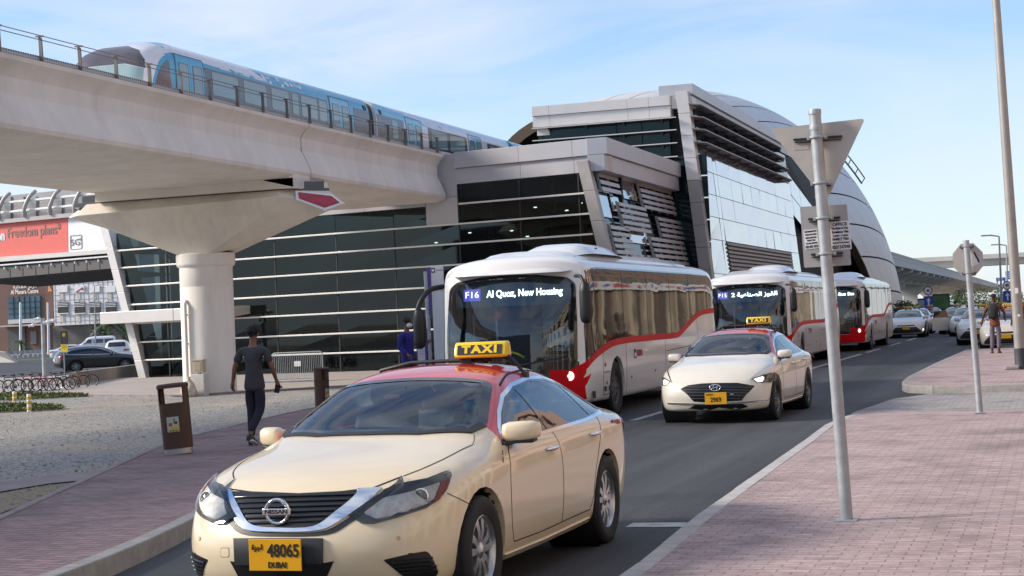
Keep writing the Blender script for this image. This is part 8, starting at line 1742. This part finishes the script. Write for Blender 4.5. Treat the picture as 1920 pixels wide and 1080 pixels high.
def shrub(label, loc, rx, rz_, seed, n=900, grp=None):
    r = thing('shrub', label, 'shrub', loc, 0, grp); ra = random.Random(seed); k = MB(); lobes = [(ra.uniform(-.7, .7)*rx, ra.uniform(-.5, .5)*rx, ra.uniform(.3, .75)*rz_, ra.uniform(.3, .5)*rx) for _ in range(8)]
    for i in range(n):
        lx, ly, lz, lr = ra.choice(lobes); v = Vector((ra.gauss(0, 1), ra.gauss(0, 1), ra.gauss(0, 1))).normalized()*lr*ra.uniform(.6, 1.05); p = Vector((lx+v.x, ly+v.y, max(.05, lz+v.z*.8))); s_ = ra.uniform(.10, .22); d = Vector((ra.gauss(0, 1), ra.gauss(0, 1), ra.gauss(0, 1))).normalized(); e = d.orthogonal().normalized()
        k.add([p-e*s_*.5, p+d*s_, p+e*s_*.5], [(0, 1, 2)], ra.randrange(2))
    k.build('foliage', [LA, LB], r, 0, recalc=False); k = MB()
    for lx, ly, lz, lr in lobes[:5]: k.tube([(0, 0, 0), (lx*.5, ly*.5, lz*.6), (lx, ly, lz)], [.07, .05, .02], 5)
    k.build('stem', BARK, r, 40); return r
for i, (px, y, rx, rz_, lb) in enumerate(((1712, 128, 1.7, 2.0, 'rounded green shrub left of the pale advertisement panel'), (1826, 185, 2.6, 3.0, 'green shrub beyond the rank left of the octagonal sign post'), (1850, 190, 3.2, 3.2, 'broad dark shrub right of the octagonal sign post'), (1872, 180, 2.6, 2.8, 'shrub between the far street lamps'), (1795, 200, 2.4, 2.8, 'pale far shrub behind the green advertisement'))):
    b_ = ony(px, 585, y); shrub(lb, (b_.x, y, 0), rx, rz_, 20+i, 900, 'shrubs beyond the rank')
for i, (px, y, lb, c_) in enumerate(((1812, 175, 'white car parked far off left of the octagonal sign post', (.74, .74, .76)), (1838, 165, 'white tall car parked far off right of the octagonal sign post', (.74, .74, .76)), (1878, 170, 'white car parked far off behind the street lamps', (.70, .70, .72)), (1730, 190, 'dark car parked far off under the viaduct', (.06, .06, .07)), (1712, 200, 'pale car parked far off under the viaduct beside the dark one', (.55, .55, .58)))):
    b_ = ony(px, 580, y); rank_taxi('car', lb, 'car', (b_.x, y, 0), rad(70+20*i), c_, None, False, 'cars parked in the distance', 0, False, T_BOX, i == 1)
k = MB(); k.quad((-30, 118, .03), (-12, 118, .03), (-12, 170, .03), (-30, 170, .03)); struct(k.build('grass_verge', mat('verge_dry', (.24, .26, .09), .9, var=.3, vscale=2)))
sk_ = thing('tower_cranes_block', 'distant pale building hazily visible over the overpass', 'building', (0, 0, 0)); A = ony(1765, 470, 1400); k = MB(); k.bb(A.x-14, A.x+3, 1400, 1415, 0, 28); k.build('wall', mat('far_block', (.55, .56, .58), .8), sk_, 0); k = MB(); k.bb(A.x-13, A.x-2, 1399.6, 1400, 20, 27); k.build('window_band', mat('far_glass', (.30, .33, .36), .3), sk_, 0); sk_.name = 'distant_building'
for i, (px, y) in enumerate(((1691, 300), (1757, 520))):
    pass
# ================================================================ the shops and blocks across the road, behind the photographer's shoulder: they light and fill the reflections
def block(name, label, x0, x1, y0, y1, h, col, floors, bays, sign=None, arches=False, shade=None):
    b = thing(name, label, 'building', (0, 0, 0))
    m = MB(); m.bb(x0, x1, y0, y1, 0, h); m.bb(x0-.25, x1, y0-.2, y1+.2, h-.5, h+.35); m.build('wall', mat(name+'_wall_%d' % int(y0+500), col, .85, var=.08, vscale=.4, bump=.1, bscale=8), b, 0)
    fh = h/floors
    for f in range(1 if (sign or arches) else 0, floors):
        for k in range(bays):
            ya = lerp(y0, y1, (k+.28)/bays); yb = lerp(y0, y1, (k+.72)/bays); w = MB(); w.bb(x0-.06, x0+.05, ya, yb, f*fh+fh*.25, f*fh+fh*.80); w.bb(x0-.16, x0, ya-.1, yb+.1, f*fh+fh*.19, f*fh+fh*.25); w.build('window', DGL, b, 0)
    if arches:
        a = MB()
        for k in range(bays):
            ya = lerp(y0, y1, (k+.12)/bays); yb = lerp(y0, y1, (k+.88)/bays); c = (ya+yb)/2; r = (yb-ya)/2
            pts = [(x0-.04, ya, 0), (x0-.04, yb, 0)]+[(x0-.04, c+r*math.cos(t), fh*.55+r*.8*math.sin(t)) for t in np.linspace(0, math.pi, 12)]
            a.prism(pts, (.02, 0, 0))
        a.build('arcade_opening', mat('arcade_shadow', (.08, .06, .05), .8), b, 0)
    if sign:
        s = MB(); s.bb(x0-.5, x0, y0+.4, y1-.4, fh*.78, fh*1.12); s.build('fascia', mat('fascia_white', (.72, .72, .70), .5), b, 0)
        text('lettering', sign, fh*.30, mat('red_ink', (.45, .02, .03), .5), (x0-.52, (y0+y1)/2, fh*.95), (0, -1, 0), (0, 0, 1), b, bold=.02, depth=.01)
    if shade:
        for k in range(bays+1):
            y = lerp(y0, y1, k/bays); p_ = MB(); p_.bb(x0-.45, x0, y-.55, y+.55, 0, fh*.92); p_.build('pilaster', mat('pilaster_pale', (.62, .52, .38), .8), b, 0)
        ra_ = random.Random(5); f_ = MB(); f_.bb(x0-.6, x0, y0, y1, fh*.95, fh*1.3); f_.build('fascia', mat('fascia_white', (.72, .72, .70), .5), b, 0)
        for k in range(26):
            y = lerp(y0, y1, (k+.3)/26); p_ = MB(); p_.bb(x0-.64, x0-.6, y, y+ra_.uniform(1, 3.2), fh*(1.0+ra_.random()*.08), fh*(1.16+ra_.random()*.1)); p_.build('fascia_panel', mat('fascia_red' if k % 3 else 'fascia_blue', (.40, .03, .04) if k % 3 else (.05, .07, .28), .5), b, 0)
    return b
BEIGE = (.62, .50, .36)
block('shop_block', 'beige arcaded shop block across the road, seen only in reflections', 10, 26, -30, 14, 15, BEIGE, 3, 9, None, True)
block('shop_block', 'beige shop block with a white fascia across the road, seen only in reflections', 10, 26, 14.5, 40, 14, (.66, .55, .42), 2, 6, 'HYPERMARKET', True)
block('shop_block', 'pinkish stone block across the road further on, seen only in reflections', 10.5, 26, 41, 85, 17, (.55, .36, .27), 3, 9, None, True)
block('shop_block', 'tall beige block far down the far side of the road, seen only in reflections', 11.5, 30, 86, 190, 16, (.24, .15, .10), 4, 16, None, True, True)
block('office_block', 'grey office block behind the viewpoint, seen only in reflections', -60, -2, -62, -45, 16, (.30, .29, .28), 5, 2)
block('office_block', 'brown office block far behind the viewpoint to the left, seen only in reflections', -110, -64, -70, -40, 13, (.26, .20, .16), 4, 2)
